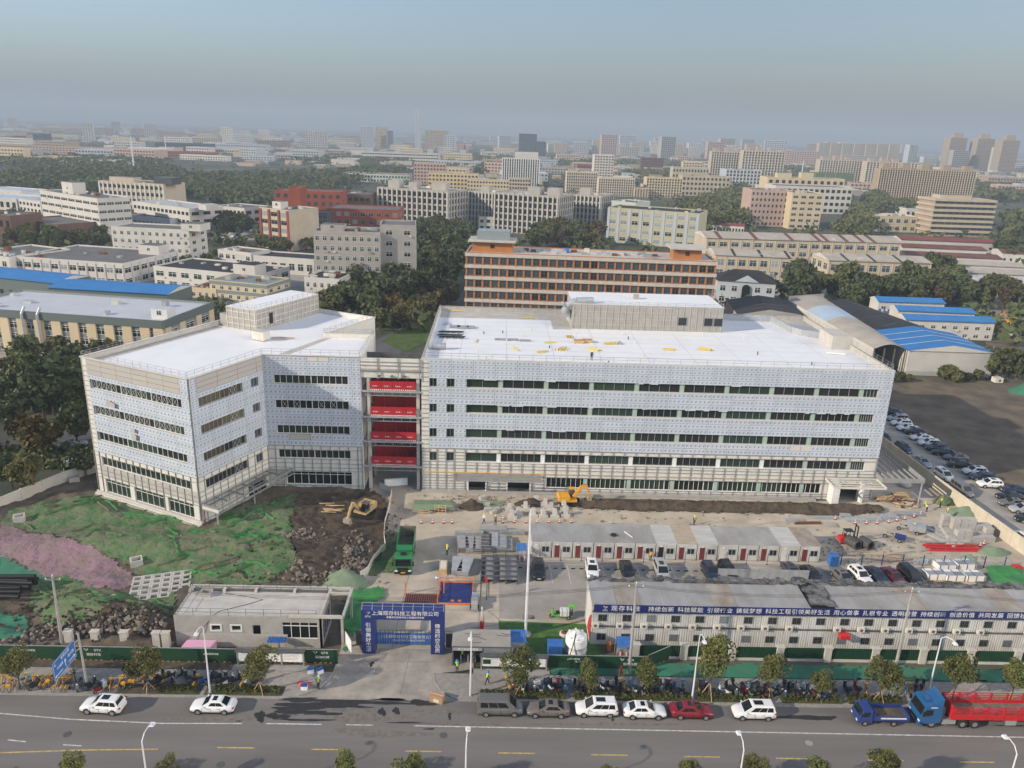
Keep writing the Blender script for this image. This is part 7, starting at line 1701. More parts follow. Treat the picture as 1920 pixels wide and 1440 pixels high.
for i,(px,py,w,l,m,lab) in enumerate([(1490,976,3.2,.8,'galv','tangled bundle of galvanised struts by the topsoil bank'),(1515,982,4.6,.5,'rust','long rusty beam laid beside the galvanised struts'),(1545,972,4.5,.8,'galv','galvanised rails laid along the topsoil bank'),(1585,968,2.2,1.2,'galv','square stack of galvanised sheets by the topsoil bank'),(1620,975,6.5,1.4,'galv','long spread of galvanised sheets along the cones'),(1668,970,3.2,1.6,'galv','wide stack of galvanised sheets near the wing corner'),(1705,965,5.0,1.3,'steel','ribbed steel sheets laid towards the cream wall'),(1560,985,1.6,1.2,'concrete','heap of grey sacks beside the rusty beam')]):
    stack('sheet_stack',lab,'sheet stack',px,py,.06*sin(i*1.7)+.02,[('sheet',-w/2+.1*k,w/2-.06*k,-l/2+.05*k,l/2,.08*k,.08*k+.06,m) for k in range(4)])
sc_ = thing('screen_panels','row of grey screen panels standing behind the two-storey container block','screen',(*G(1345,1088).xy,0),.0)
for k in range(9): part(sc_,'screen_panel',lambda b: b.box(1.45*k+.03,1.45*k+1.42,-.03,.03,.1,1.9,'galv')); part(sc_,'post',lambda b: b.box(1.45*k-.03,1.45*k+.03,-.05,.05,0,2.0,'steel'))
sf = thing('mesh_fence','blue-posted mesh fence along the back of the car park','fence',(52.5,101.6,0))
for k in range(9):
    part(sf,'post',lambda b: b.box(3.1*k-.05,3.1*k+.05,-.05,.05,0,1.9,'blue_dark'))
    if k < 8: part(sf,'mesh_panel',lambda b: ([b.box(3.1*k+.1,3.1*k+3.0,-.01,.01,z,z+.02,'steel') for z in (.2,.6,1.0,1.4,1.8)],[b.box(3.1*k+.1+.3*q,3.1*k+.12+.3*q,-.01,.01,.2,1.8,'steel') for q in range(10)]))['kind'] = 'stuff'
stack('printed_panels','white panel strip with blue emblems leaning on the mesh fence','panel',1745,1058,.0,[('panel',-2.6,2.6,-.05,.05,.05,.9,'film_82')])
p = G(1905,1070); b = MB(); b.box(-.6,.6,-.4,.4,0,.9,'red'); tag(b.build('red_cabinet',None,(p.x,p.y,0)),'red machine cabinet at the end of the mesh fence','cabinet')
for k in range(16):
    x = 54+rnd.uniform(0,14); y = 102.4+rnd.uniform(0,3); b = MB(); b.box(-2.2,2.2,-.05,.05,0,.1,rnd.choice(('rust','steel','timber'))); tag(b.build('scrap_bar',None,(x,y,.03+.02*k),rnd.uniform(-.25,.25)),'thin scrap bar lying behind the blue-posted mesh fence','bar','scrap bars behind the mesh fence')
# planting beds and hedges by the kerb
def hedge_strip(x0, x1, y0, y1, z0, h, lab, dens=60, seed=0, m='leaf_hedge'):
    n = int((x1-x0)*(y1-y0)*dens); g = np.random.default_rng(seed)
    c = np.stack([g.uniform(x0,x1,n),g.uniform(y0,y1,n),z0+h*(.2+.8*g.random(n)**.6)*(0.8+.3*np.sin(g.uniform(0,40,n)))],1)
    o = leaf_object('hedge', c, .13, m, g); b = MB(); b.box(x0,x1,y0,y1,z0-.1,z0+h*.55,m); b.build('hedge_core', o); return tag(o, lab, 'hedge')
def leaf_mesh(name, c, size, m, g, up=.35):
    n = len(c); s = size*(.6+.8*g.random(n))[:,None]
    d = g.normal(size=(n,3)); d[:,2] += up; d /= np.linalg.norm(d,axis=1)[:,None]
    a = np.cross(d,g.normal(size=(n,3))); a /= np.linalg.norm(a,axis=1)[:,None]; e = np.cross(d,a)
    v = np.stack([c-a*s-e*s*.6,c+a*s-e*s*.6,c+a*s*.75+e*s*.7,c-a*s*.75+e*s*.7],1).reshape(-1,3)
    me = bpy.data.meshes.new(name); me.vertices.add(4*n); me.vertices.foreach_set('co',v.ravel()); me.loops.add(4*n); me.loops.foreach_set('vertex_index',np.arange(4*n))
    me.polygons.add(n); me.polygons.foreach_set('loop_start',np.arange(0,4*n,4)); me.polygons.foreach_set('loop_total',np.full(n,4)); me.materials.append(MATS[m]); me.update(calc_edges=True); return me
def leaf_object(name, c, size, m, g): return obj(name, leaf_mesh(name, c, size, m, g))
mat('leaf_hedge',(.045,.06,.018),.8,col2=(.09,.085,.025),vs=.6)
for k,(x0,x1) in enumerate(((-.6,8.9),(9.9,23),(23.8,32),(33.2,40.0),(40.8,47))): hedge_strip(x0,x1,71.4,72.5,.12,.55,'clipped hedge strip %s' % ('beside the dark grey van','behind the white saloon and people carrier','behind the dark red saloon','beside the wet patch','behind the navy flatbed truck')[k],60,k)
for k,(x0,x1) in enumerate(((-30.0,-22.8),(-36.0,-32.0))): hedge_strip(x0,x1,71.4,72.6,.12,.42,('low green hedge in the planting bed by the white street lamp','low green hedge in the soil bed near the leaning scooters')[k],55,k+9)
flat('planting_bed', rect(-40.5,-31.4,71.25,72.9), .125, 'verge_soil'); flat('planting_bed', rect(-31.0,-22.4,71.25,72.8), .125, 'verge_soil')
# ------------------------------------------------------------------ trees
def foliage(n, c1, c2, vs=1.4): return mat(n, c1, .75, col2=c2, vs=vs, rnd_col=.22)
foliage('leaf_dark',(.048,.068,.026),(.085,.102,.038)); foliage('leaf_mid',(.062,.084,.028),(.108,.118,.040)); foliage('leaf_olive',(.078,.085,.025),(.13,.115,.034)); foliage('leaf_autumn',(.14,.088,.015),(.085,.078,.018)); foliage('leaf_brown',(.10,.062,.026),(.062,.056,.022)); foliage('leaf_street',(.075,.105,.026),(.16,.150,.038),.7)
def crown_points(g, n, R_, H_, z0, nc, spread=.55):
    cc = g.normal(size=(nc,3)); cc /= np.linalg.norm(cc,axis=1)[:,None]; cc *= (g.random(nc)**.45)[:,None]
    rad = .28+.22*g.random(nc); k = g.integers(0,nc,n)
    d = g.normal(size=(n,3)); d /= np.linalg.norm(d,axis=1)[:,None]; r = rad[k]*(.65+.4*g.random(n))
    p = cc[k]*spread*1.25 + d*r[:,None]
    p[:,0] *= R_; p[:,1] *= R_; p[:,2] = z0+H_/2+p[:,2]*H_/2
    return p, cc, rad
def tree_mesh(seed, R_, H_, z0, n, leaf, m, nc=16):
    g = np.random.default_rng(seed); p, cc, rad = crown_points(g, n, R_, H_, z0, nc, .72 if leaf < .15 else .55)
    return leaf_mesh('crown', p, leaf, m, g)
def core_mesh(seed, R_, H_, z0, m, nc=16):
    g = np.random.default_rng(seed); _, cc, rad = crown_points(g, 4, R_, H_, z0, nc); b = MB()
    for c,r in zip(cc,rad):
        b.lathe([(.01,-.55*r*H_/2),(r*.55*R_,-.3*r*H_/2),(r*.62*R_,.05*H_/2*r),(r*.4*R_,.45*r*H_/2),(.01,.6*r*H_/2)],(c[0]*.68*R_,c[1]*.68*R_,z0+H_/2+c[2]*.68*H_/2),m,6)
    return b.mesh('inner_foliage')
def trunk_mesh(h, r, R_, seed, top):
    q = random.Random(seed); b = MB(); b.tube((0,0,-.2),(q.uniform(-.1,.1),q.uniform(-.1,.1),h),r,'bark',7,r*.6)
    for k in range(5):
        a = k*1.26+q.random(); b.tube((0,0,h*.75),(R_*.55*cos(a),R_*.55*sin(a),h+(top-h)*q.uniform(.25,.6)),r*.5,'bark',5,r*.15)
    b.tube((0,0,h),(0,0,top),r*.6,'bark',5,r*.15); return b.mesh('trunk')
PROT = {}
def proto(kind):
    if kind in PROT: return PROT[kind]
    spec = {'dark':(4.0,7.2,1.8,1500,.42,'leaf_dark'),'mid':(3.6,6.6,1.8,1400,.40,'leaf_mid'),'olive':(3.2,6.2,1.8,1300,.38,'leaf_olive'),'autumn':(3.0,6.0,2.0,1300,.36,'leaf_autumn'),'brown':(3.0,6.0,2.0,1100,.36,'leaf_brown'),'street':(1.75,3.7,1.9,3200,.088,'leaf_street'),'shrub':(1.5,2.4,.1,700,.22,'leaf_mid')}[kind]
    R_,H_,z0,n,lf,m = spec; out = []
    for s in range(4):
        sd = hash_(kind)+s; out.append((tree_mesh(sd,R_,H_,z0,n,lf,m), core_mesh(sd,R_,H_,z0,m) if kind != 'street' else None, trunk_mesh(z0+.3, .10 if kind == 'street' else .22, R_, s, z0+H_*.75)))
    PROT[kind] = out; return out
def hash_(s): return sum((i+3)*ord(c) for i,c in enumerate(s))
rt = random.Random(99); NTREE = [0]
KW = {'dark':'dark evergreen tree','mid':'green leafy tree','olive':'olive green tree','autumn':'yellowing autumn tree','brown':'brownish thinning tree','street':'slender young street tree','shrub':'low green shrub'}
def tree(kind, x, y, lab=None, group=None, sc=1.0, z=0.0, name=None):
    cr,co,tk_ = proto(kind)[rt.randrange(4)]; s = sc*rt.uniform(.85,1.18)
    t = thing(name or {'shrub':'shrub'}.get(kind,'tree'), lab or KW[kind], 'shrub' if kind == 'shrub' else 'tree', (x,y,z), rt.random()*6.28, group); t.scale = (s*rt.uniform(.9,1.1),s*rt.uniform(.9,1.1),s*rt.uniform(.88,1.12))
    c = obj('crown', cr, t); obj('trunk', tk_, t)
    if co: obj('inner_foliage', co, c)
    NTREE[0] += 1; return t
def grove(poly, z, step, kinds, where, sc=1.0, group=None, avoid=()):
    P = [tuple(G(x,y,z).xy) for x,y in poly]; xs = [p[0] for p in P]; ys = [p[1] for p in P]
    y = min(ys); row = 0
    while y < max(ys):
        x = min(xs)+(step/2 if row % 2 else 0)
        while x < max(xs):
            a,c = x+rt.uniform(-.3,.3)*step, y+rt.uniform(-.3,.3)*step
            if inpoly(a,c,P) and not any(q[0] < a < q[1] and q[2] < c < q[3] for q in avoid):
                k = rt.choice(kinds); tree(k,a,c,KW[k]+' '+where,group or 'trees '+where,sc)
            x += step
        y += step*.87; row += 1
# street trees
for px,py,l,s in [(38,1293,'street tree by the first shared bicycles near the blue sign',1.25),(278,1297,'street tree standing in the soil bed by the white SUV',1.25),(488,1297,'street tree at the end of the planting bed by the entrance',1.15),(975,1304,'street tree behind the brown-grey saloon',1.2),(1102,1303,'street tree behind the white people carrier and green hoarding',1.05),(1208,1305,'street tree behind the white saloon by the walking pedestrians',1.1),(1328,1308,'street tree with a full crown behind the dark red saloon',1.35),(1440,1310,'street tree behind the second white people carrier',1.1),(1534,1315,'street tree above the wet patch on the road',1.1),(1648,1316,'street tree behind the navy flatbed truck',1.35),(1785,1311,'street tree behind the red trailer near the blue cab',1.3),(1893,1314,'street tree behind the red trailer far from the cab',1.3)]:
    p = G(px,py,.12); t = tree('street',p.x,p.y,'slender young '+l,'street trees',s*.84,.12)
    for a in (0.4,2.5,4.6): part(t,'support_stake',lambda b: b.tube((.7*cos(a),.7*sin(a),0),(.05*cos(a),.05*sin(a),1.3),.035,'timber',4))
p = G(143,1282); t = thing('tree','bare street tree trunk behind the blue direction sign','tree',(p.x,p.y,.1),0,'street trees'); obj('trunk', trunk_mesh(1.6,.09,1.0,3,2.8), t)
for px,py in ((10,1436),(130,1428),(305,1412),(650,1420),(1150,1434),(1290,1428),(1420,1408),(1545,1432),(1660,1418),(770,1436),(1030,1437)):
    p = G(px,py,4.5); tree('street',p.x,p.y,'street tree on the near pavement whose top just reaches the road','near pavement trees',.78,.12)
# far woodland as one mass
def mass(name, polys, z, step, m, seed, R_=5.5, nl=26, leaf=1.5, h=9):
    g = np.random.default_rng(seed); C_ = []
    for poly in polys:
        P = [tuple(G(x,y,z).xy) for x,y in poly]; xs = [p[0] for p in P]; ys = [p[1] for p in P]
        y = min(ys)
        while y < max(ys):
            st = step*max(1,y/700); x = min(xs)
            while x < max(xs):
                if inpoly(x,y,P):
                    c = np.array([x+g.uniform(-st,st)*.4,y+g.uniform(-st,st)*.4,0]); d = g.normal(size=(nl,3)); d /= np.linalg.norm(d,axis=1)[:,None]; d[:,2] = np.abs(d[:,2]); k = st/step
                    C_.append(c+d*np.array([R_*k*.75,R_*k*.75,h*.55])*g.uniform(.75,1.15)+np.array([0,0,h*.42]))
                x += st
            y += st*.87
    c = np.concatenate(C_); return tag(obj(name, leaf_mesh(name, c, leaf, m, g, .8)), kind='stuff')
# groves
grove([(0,640),(90,645),(150,655),(158,690),(165,725),(60,755),(0,765)],6,8.2,['mid','mid','olive','dark'],'in the wood beside the angular wing',1.2)
grove([(0,862),(100,850),(165,845),(170,858),(70,898),(0,915)],3.4,6.0,['mid','olive','dark'],'outside the grey panel wall',.72); 
for px,py,k in ((40,800,'autumn'),(75,815,'autumn'),(140,790,'mid'),(110,680,'olive'),(15,760,'dark')):
    p = G(px,py,5); tree(k,p.x,p.y,KW[k]+' standing beside the lane behind the grey panel wall','trees beside the wall lane',1.1)
grove([(165,640),(270,618),(275,640),(175,662)],4,4.6,['mid','olive'],'in front of the cream and green factory',.7)
grove([(335,600),(425,562),(432,585),(345,615)],6,6.0,['dark','mid'],'behind the angular wing',1.0)
grove([(600,575),(640,548),(700,520),(757,515),(760,440),(800,428),(868,424),(876,470),(850,512),(790,540),(740,560),(690,590),(650,590)],6.5,10.8,['dark','mid','mid','dark'],'in the dense belt behind the wings',1.6)
grove([(700,598),(750,566),(800,545),(850,522),(868,530),(835,565),(770,590),(720,608)],5,7.4,['olive','autumn','mid','olive'],'along the street behind the link',1.05)
grove([(995,432),(1060,424),(1135,440),(1140,455),(1000,452)],6,10,['brown','olive','mid','brown','dark'],'behind the orange building',1.4)
grove([(1460,530),(1500,512),(1560,532),(1740,536),(1860,536),(1860,556),(1740,558),(1600,556),(1470,552)],5.5,9.8,['dark','mid','dark'],'in the row before the beige factories',1.4)
grove([(1748,492),(1790,488),(1806,540),(1765,545)],7,6.5,['mid','brown','mid'],'beside the white-roofed sheds',1.2)
mass('plot_woodland', [[(1285,385),(1400,348),(1412,385),(1395,412),(1300,418)],[(1565,440),(1605,395),(1648,352),(1656,378),(1640,400),(1625,432),(1590,450)],[(1650,378),(1750,386),(1752,396),(1645,390)]], 7, 9, 'leaf_mid', 15, 7, 70, 1.0, 13)
grove([(20,434),(205,444),(205,456),(20,456)],5,10.5,['mid','autumn','mid'],'in front of the brown brick warehouse',1.3)
grove([(402,412),(460,408),(465,424),(408,428)],5,7.5,['dark'],'beside the small factory car park',1.1)
grove([(480,452),(600,448),(600,458),(500,462)],4,6.5,['mid','olive'],'at the foot of the red brick block',.8)
grove([(1865,452),(1922,455),(1922,478),(1872,472)],6,8,['dark','mid'],'on the canal bank',1.2); grove([(1872,538),(1922,534),(1922,566),(1882,566)],5,7,['mid','brown'],'by the yellow plant yard',1.1)
for dx,dy,s in ((0,0,1.35),(3,2,1.1),(-2.5,1.5,1.0),(2,-2,.9),(-1,3,1.1)):
    p = G(1880,712); tree('mid',p.x+dx,p.y+dy,'big leafy tree clump beside the blue-roofed shed','trees by the blue shed',s)
for px,py,s in ((1770,712,1.4),(1782,715,1.6),(1795,716,1.3),(1812,714,1.0),(1832,712,1.2),(1690,712,1.1),(1672,718,1.0),(1705,716,.9),(1850,705,1.3)):
    p = G(px,py); tree('shrub',p.x,p.y,'green shrub growing along the wall of the blue-roofed shed','shrubs along the blue shed',s)
mass('far_woodland', [[(0,322),(100,316),(330,310),(345,326),(640,318),(690,308),(772,318),(700,330),(640,342),(560,372),(480,384),(420,384),(370,362),(200,348),(80,352),(0,348)]], 6, 8.5, 'leaf_dark', 5)
mass('far_woodland', [[(838,302),(940,308),(940,322),(838,316)],[(0,292),(200,290),(330,300),(200,308),(0,304)],[(1180,318),(1330,318),(1330,330),(1200,332)],[(1420,325),(1540,335),(1540,350),(1430,345)],[(1830,350),(1920,350),(1920,372),(1850,368)],[(1040,296),(1330,300),(1330,310),(1040,306)],[(1880,398),(1922,398),(1922,420),(1885,420)],[(1740,396),(1760,398),(1755,430),(1735,425)],[(1880,425),(1922,428),(1922,440),(1890,438)],[(1480,352),(1540,352),(1545,372),(1480,370)],[(555,290),(660,292),(770,296),(770,302),(560,300)],[(850,286),(960,290),(960,297),(850,294)],[(1330,306),(1540,312),(1540,320),(1340,318)],[(1730,335),(1922,342),(1922,350),(1735,345)]], 6, 11, 'leaf_mid', 6, 7, 22, 2.0)
tag(obj('undergrowth', leaf_mesh('undergrowth', np.concatenate([np.column_stack([np.random.default_rng(3).uniform(-110,-66,9000),(lambda v: np.where((v > 138) & (v < 158), v+22, v))(np.random.default_rng(4).uniform(128,195,9000)),np.random.default_rng(5).uniform(0,1.6,9000)]),np.column_stack([np.random.default_rng(6).uniform(84,104,1500),np.random.default_rng(7).uniform(196,202,1500),np.random.default_rng(8).uniform(0,1.2,1500)])]), .45, 'leaf_mid', np.random.default_rng(9))), kind='stuff')
# ------------------------------------------------------------------ buildings of the surrounding district
for n,c,v in (('w_white',(.56,.54,.50),.06),('w_cream',(.58,.48,.32),.06),('w_beige',(.48,.41,.31),.07),('w_grey',(.36,.345,.32),.08),('w_redbrick',(.25,.06,.034),.1),('w_orange',(.41,.165,.055),.08),('w_pink',(.46,.33,.28),.05),('w_brown',(.13,.075,.055),.12),('w_yellow',(.58,.46,.26),.05),('w_olive',(.42,.40,.28),.06),('w_bluegrey',(.42,.46,.50),.05),('w_dark',(.05,.065,.075),.1),('w_palegreen',(.45,.52,.46),.05),('w_tan',(.36,.28,.20),.08)):
    mat(n,c,.85,var=v,vs=6)
for n,c,v in (('roof_grey',(.14,.135,.125),.2),('roof_black',(.028,.027,.028),.25),('roof_blue',(.035,.18,.44),.08),('roof_lightmetal',(.42,.43,.43),.08),('roof_white2',(.66,.66,.65),.05),('roof_rust',(.16,.065,.045),.25),('roof_red',(.22,.05,.04),.12),('roof_bluewhite',(.40,.50,.60),.06),('roof_beige',(.40,.36,.30),.12)):
    mat(n,c,.75,var=v,vs=5)
mat('spandrel',(.20,.235,.23),.7); mat('roof_green',(.11,.14,.135),.6)
BX = []
ACU = MB().box(0,.8,-.4,-.02,0,.55,'offwhite').mesh('air_conditioner')
WC = {}
def win_mesh(w, h, gm, fm, mull):
    k = (round(w,2),round(h,2),gm,fm,mull)
    if k not in WC:
        b = MB(); t = min(.09,w*.06)
        b.box(0,w,-.10,.02,-t,0,fm); b.box(0,w,-.08,.02,h,h+t,fm); b.box(-t,0,-.08,.02,-t,h+t,fm); b.box(w,w+t,-.08,.02,-t,h+t,fm)
        for i in range(1,mull): b.box(w*i/mull-t/2,w*i/mull+t/2,-.07,.02,0,h,fm)
        if mull: b.box(0,w,-.065,.02,h*.66,h*.66+t,fm)
        b.add([(0,-.03,0),(w,-.03,0),(w,-.03,h),(0,-.03,h)],[(0,1,2,3)],gm); WC[k] = b.mesh('window')
    return WC[k]
def row_mesh(L, nb, ww, h, gm):
    k = ('r',round(L,1),nb,round(ww,2),round(h,2),gm)
    if k not in WC:
        b = MB(); bay = L/nb
        for i in range(nb):
            x = bay*(i+.5-ww/2); b.box(x,x+bay*ww,-.12,.05,0,h,gm)
        WC[k] = b.mesh('window_row')
    return WC[k]
def bld(lab, ox, oy, ang, W, D, H, nf, nb, wall, roof='roof_grey', name='factory_building', gm='glass', ww=.5, wh=.48, near=True, ns=(0,0), fm='frame_white', mull=2, boxes=(), bands=None, piers=None, g0=0.0, group=None, sill=0.5, cat='building', top=0.0):
    t = thing(name, lab, cat, (ox,oy,0), ang, group); BX.append((ox+cos(ang)*W/2-sin(ang)*D/2,oy+sin(ang)*W/2+cos(ang)*D/2,max(W,D)*.62))
    b = MB(); b.box(0,W,0,D,-.5,H-.55,wall); b.build('wall', t)
    b = MB(); b.add([(.3,.3,H-.54),(W-.3,.3,H-.54),(W-.3,D-.3,H-.54),(.3,D-.3,H-.54)],[(0,1,2,3)],roof); b.build('roof', t)
    b = MB(); b.box(0,W,0,.3,H-.55,H,wall); b.box(0,W,D-.3,D,H-.55,H,wall); b.box(0,.3,.3,D-.3,H-.55,H,wall); b.box(W-.3,W,.3,D-.3,H-.55,H,wall); o = b.build('parapet', t)
    fh = (H-.8-g0-top)/nf; hh = fh*wh
    def rows(L, n, place):
        for f in range(nf):
            z = g0+fh*f+fh*sill-hh/2
            if near:
                m_ = win_mesh(L/n*ww,hh,gm if isinstance(gm,str) else gm[0],fm,mull); m2 = m_ if isinstance(gm,str) else win_mesh(L/n*ww,hh,gm[1],fm,mull)
                for i in range(n): place('window', m2 if rnd.random() < .22 else m_, L/n*(i+.5-ww/2), z)
            else:
                o_ = place('window_row', row_mesh(L,n,ww,hh,gm if isinstance(gm,str) else gm[0]), 0, z)
                o_['kind'] = 'stuff'
    rows(W, nb, lambda nm,me,s,z: obj(nm, me, t, (s,0,z)))
    if ns[0]: rows(D, ns[0], lambda nm,me,s,z: obj(nm, me, t, (0,D-s,z), -pi/2))
    if ns[1]: rows(D, ns[1], lambda nm,me,s,z: obj(nm, me, t, (W,s,z), pi/2))
    if near and nf > 1:
        for k in range(min(14,nb*nf//4)):
            f,i = rnd.randrange(nf),rnd.randrange(nb); obj('air_conditioner', ACU, t, (W/nb*(i+.5+ww*.5)-.3,0,max(.4,g0+fh*f+fh*sill-hh/2-.75)))
    if D > 11 and nf > 1 and not any(q in lab for q in ('atrium','tower','stair')):
        for k in range(7 if near else 3):
            w_,d_ = rnd.uniform(.8,2.6),rnd.uniform(.8,2.0); x_,y_ = rnd.uniform(1,W-4),rnd.uniform(1.2,D-3.5); b = MB(); b.box(x_,x_+w_,y_,y_+d_,H-.54,H-.54+rnd.uniform(.5,1.5),rnd.choice(('galv','concrete_lt','offwhite','steel','rust'))); b.build('roof_unit', t)
    if bands:
        bm_,bh,bo = bands
        for f in range(1,nf+1):
            b = MB(); z = g0+fh*f; b.box(-bo,W+bo,-bo,D+bo if D < 40 else 0,z-bh/2,z+bh/2,bm_); b.build('floor_band', t)
    if piers:
        pm,pw,po = piers
        me = MB().box(-pw/2,pw/2,-po,.02,-.3,H-.6-top*.9,pm).mesh('pier')
        for i in range(nb+1): obj('pier', me, t, (min(max(W/nb*i,pw/2),W-pw/2),0,0))
        for k,xx,aa in ((0,0,-pi/2),(1,W,pi/2)):
            if ns[k]:
                for i in range(ns[k]+1): s = min(max(D/ns[k]*i,pw/2),D-pw/2); obj('pier', me, t, (xx,s,0), aa)
    for q in boxes:
        x,y,w,d,h = q[:5]; m_ = q[5] if len(q) > 5 else wall
        b = MB(); b.box(x,x+w,y,y+d,H-.5,H+h,m_,roof if len(q) < 7 else q[6]); bo_ = b.build('roof_house', t)
        if w > 2.5 and near: obj('window', win_mesh(1.2,1.1,'glass',fm,2), bo_, (x+w/2-.6,y,H+h*.35))
    return t
def RB(lab, A, B, H, D, nf, nb, wall, **k):
    a,c = G(*A,H),G(*B,H); ang = atan2(c.y-a.y,c.x-a.x) if 'ang' not in k else k.pop('ang')
    return bld(lab, a.x, a.y, ang, hypot(c.x-a.x,c.y-a.y), D, H, nf, nb, wall, **k)
def FB(lab, x0, x1, ytop, ybase, nf, nb, wall, D=None, **k):
    g_ = G((x0+x1)/2,ybase); Y = g_.y; a,c = WY(x0,ytop,Y),WY(x1,ytop,Y); H = max(5,WY((x0+x1)/2,ytop,Y).z)
    W = c.x-a.x; k.setdefault('near', False)
    return bld(lab, a.x, Y, k.pop('ang',0.0), W, D or max(10,W*.35), H, nf, nb, wall, **k)
def gable(t, W, D, H, rise, m, along='x', over=.4, n=1):
    """ridged roof part over a block"""
    if along == 'x': P = [[(-over,-over,H),(W+over,-over,H),(W+over,D/2,H+rise),(-over,D/2,H+rise)],[(-over,D/2,H+rise),(W+over,D/2,H+rise),(W+over,D+over,H),(-over,D+over,H)]]; E_ = [[(-over,-over,H),(-over,D/2,H+rise),(-over,D+over,H)],[(W+over,-over,H),(W+over,D+over,H),(W+over,D/2,H+rise)]]
    else: P = [[(-over,-over,H),(W/2,-over,H+rise),(W/2,D+over,H+rise),(-over,D+over,H)],[(W/2,-over,H+rise),(W+over,-over,H),(W+over,D+over,H),(W/2,D+over,H+rise)]]; E_ = [[(-over,-over,H),(W+over,-over,H),(W/2,-over,H+rise)],[(-over,D+over,H),(W/2,D+over,H+rise),(W+over,D+over,H)]]
    for p in P:
        b = MB(); b.face(p, m); b.face([(x,y,z-.15) for x,y,z in p[::-1]], m); b.build('roof_slope', t)
    for p in E_:
        b = MB(); b.face(p, 'w_white' if m != 'roof_black' else 'w_grey'); b.build('gable_end', t)

# --- left: factories
mat('roof_pale',(.50,.52,.55),.6,var=.04,vs=6)
b1l = RB('cream factory with dark green fascia, tall cream piers and a long pale roof', (-90,574),(305,602), 11.5, 24, 3, 12, 'spandrel', roof='roof_pale', ww=.5, wh=.52, piers=('w_cream',2.6,.5), ns=(0,3), top=1.5, boxes=((55,3,4.5,4,2.2,'roof_white2'),))
L_ = (G(305,602,11.5)-G(-90,574,11.5)).length
b = MB(); b.box(-.3,L_+.3,-.6,-.05,9.6,11.6,'roof_green'); b.build('fascia', b1l); b = MB(); b.box(L_+.05,L_+.6,-.6,24,9.6,11.6,'roof_green'); b.build('fascia', b1l)
for x in (21,25.5): part(b1l,'duct',lambda b: b.path([(x,-1.0,0),(x,-1.0,11),(x+.5,-.2,12.8)],.35,'galv',8))
for lab,A,B,H,D in (('blue-roofed workshop shed directly behind the cream factory',(90,539),(313,552),8.5,15),('blue-roofed workshop shed at the edge behind the cream factory',(-80,512),(100,531),8.5,15)):
    t = RB(lab,A,B,H,D,1,10,'roof_green',roof='roof_blue',near=False,ww=.3,wh=.2,name='workshop_shed'); L_ = (G(*B,H)-G(*A,H)).length; gable(t,L_,D,H,1.3,'roof_blue')
RB('long low white factory with a flat grey roof and slim piers', (25,480),(230,494), 9, 34, 2, 12, 'w_white', gm=('glass','glass_lit'), ww=.72, wh=.45, piers=('w_white',.4,.3), ns=(0,7), boxes=((36,24,9,7,3.2),))
RB('white factory at the edge beside the long low one', (-60,472),(16,482), 9, 26, 2, 4, 'w_white', ww=.4, ns=(0,3))
RB('white four-storey block with regular small windows and a stair tower', (207,424),(353,431), 14.5, 16, 4, 11, 'w_white', gm=('glass','glass_green'), ww=.38, wh=.42, ns=(0,2), boxes=((33,0,9,9,2.6),))
RB('low white factory with green-tinted windows and a dark flat roof', (287,498),(480,516), 8, 22, 2, 8, 'w_white', roof='roof_black', gm=('glass_green','glass_lit'), ww=.6, wh=.5, ns=(0,3), boxes=((35,0,9,7,3.4),))
RB('cream two-storey office with a grey band behind the angular wing', (392,524),(500,534), 9.5, 14, 3, 7, 'w_cream', roof='roof_grey', ww=.36, wh=.4, bands=('spandrel',1.1,.1), ns=(0,3))
RB('cream lower annexe with dark windows behind the angular wing', (356,538),(405,542), 6.5, 12, 2, 4, 'w_cream', ww=.4)
RB('small white three-storey block with a black flat roof', (570,519),(636,523), 11, 14, 3, 5, 'w_white', roof='roof_black', ww=.4, wh=.42, ns=(0,3))
RB('seven-storey grey-beige office block with green windows and reddish floor lines', (587,432),(712,431), 25, 15, 7, 9, 'w_grey', gm=('glass_green','glass'), ww=.46, wh=.42, bands=('w_pink',.22,.06), boxes=((2,3,8,6,1.8),), ang=.0)
RB('taller stair end of the seven-storey grey-beige office block', (712,421),(757,416), 27.5, 16, 7, 2, 'w_grey', gm='glass', ww=.35, wh=.4, ang=.1, ns=(0,4))
# red brick complex
RB('red-brick and peach office block with strong red corner piers', (486,388),(541,394), 20, 20, 5, 3, 'w_beige', gm=('glass','glass_lit'), ww=.62, wh=.5, piers=('w_redbrick',1.4,.5), fm='frame_grey', boxes=((5,4,6,5,3,'w_white'),))
FB('tall red-brick service tower of the red office complex', 541,563,352,458,1,1,'w_redbrick',D=14,ww=.2,wh=.1,near=True)
FB('green glass atrium between red-brick towers', 563,613,398,456,6,6,'w_dark',D=12,ww=.86,wh=.8,gm='glass_green',near=True,fm='frame_grey',mull=2)
FB('red-brick wing with dark flat roof beside the glass atrium', 612,748,392,452,4,9,'w_redbrick',D=24,ww=.55,wh=.5,gm=('glass','glass_lit'),near=True,fm='w_pink',ns=(0,3))
FB('higher red-brick rear block behind the glass atrium', 514,640,358,430,5,9,'w_redbrick',D=18,ww=.5,wh=.5,gm='glass_blue',near=False)
FB('dark brown rear wing of the red office complex', 640,695,364,425,4,5,'w_brown',D=24,ww=.6,wh=.4)
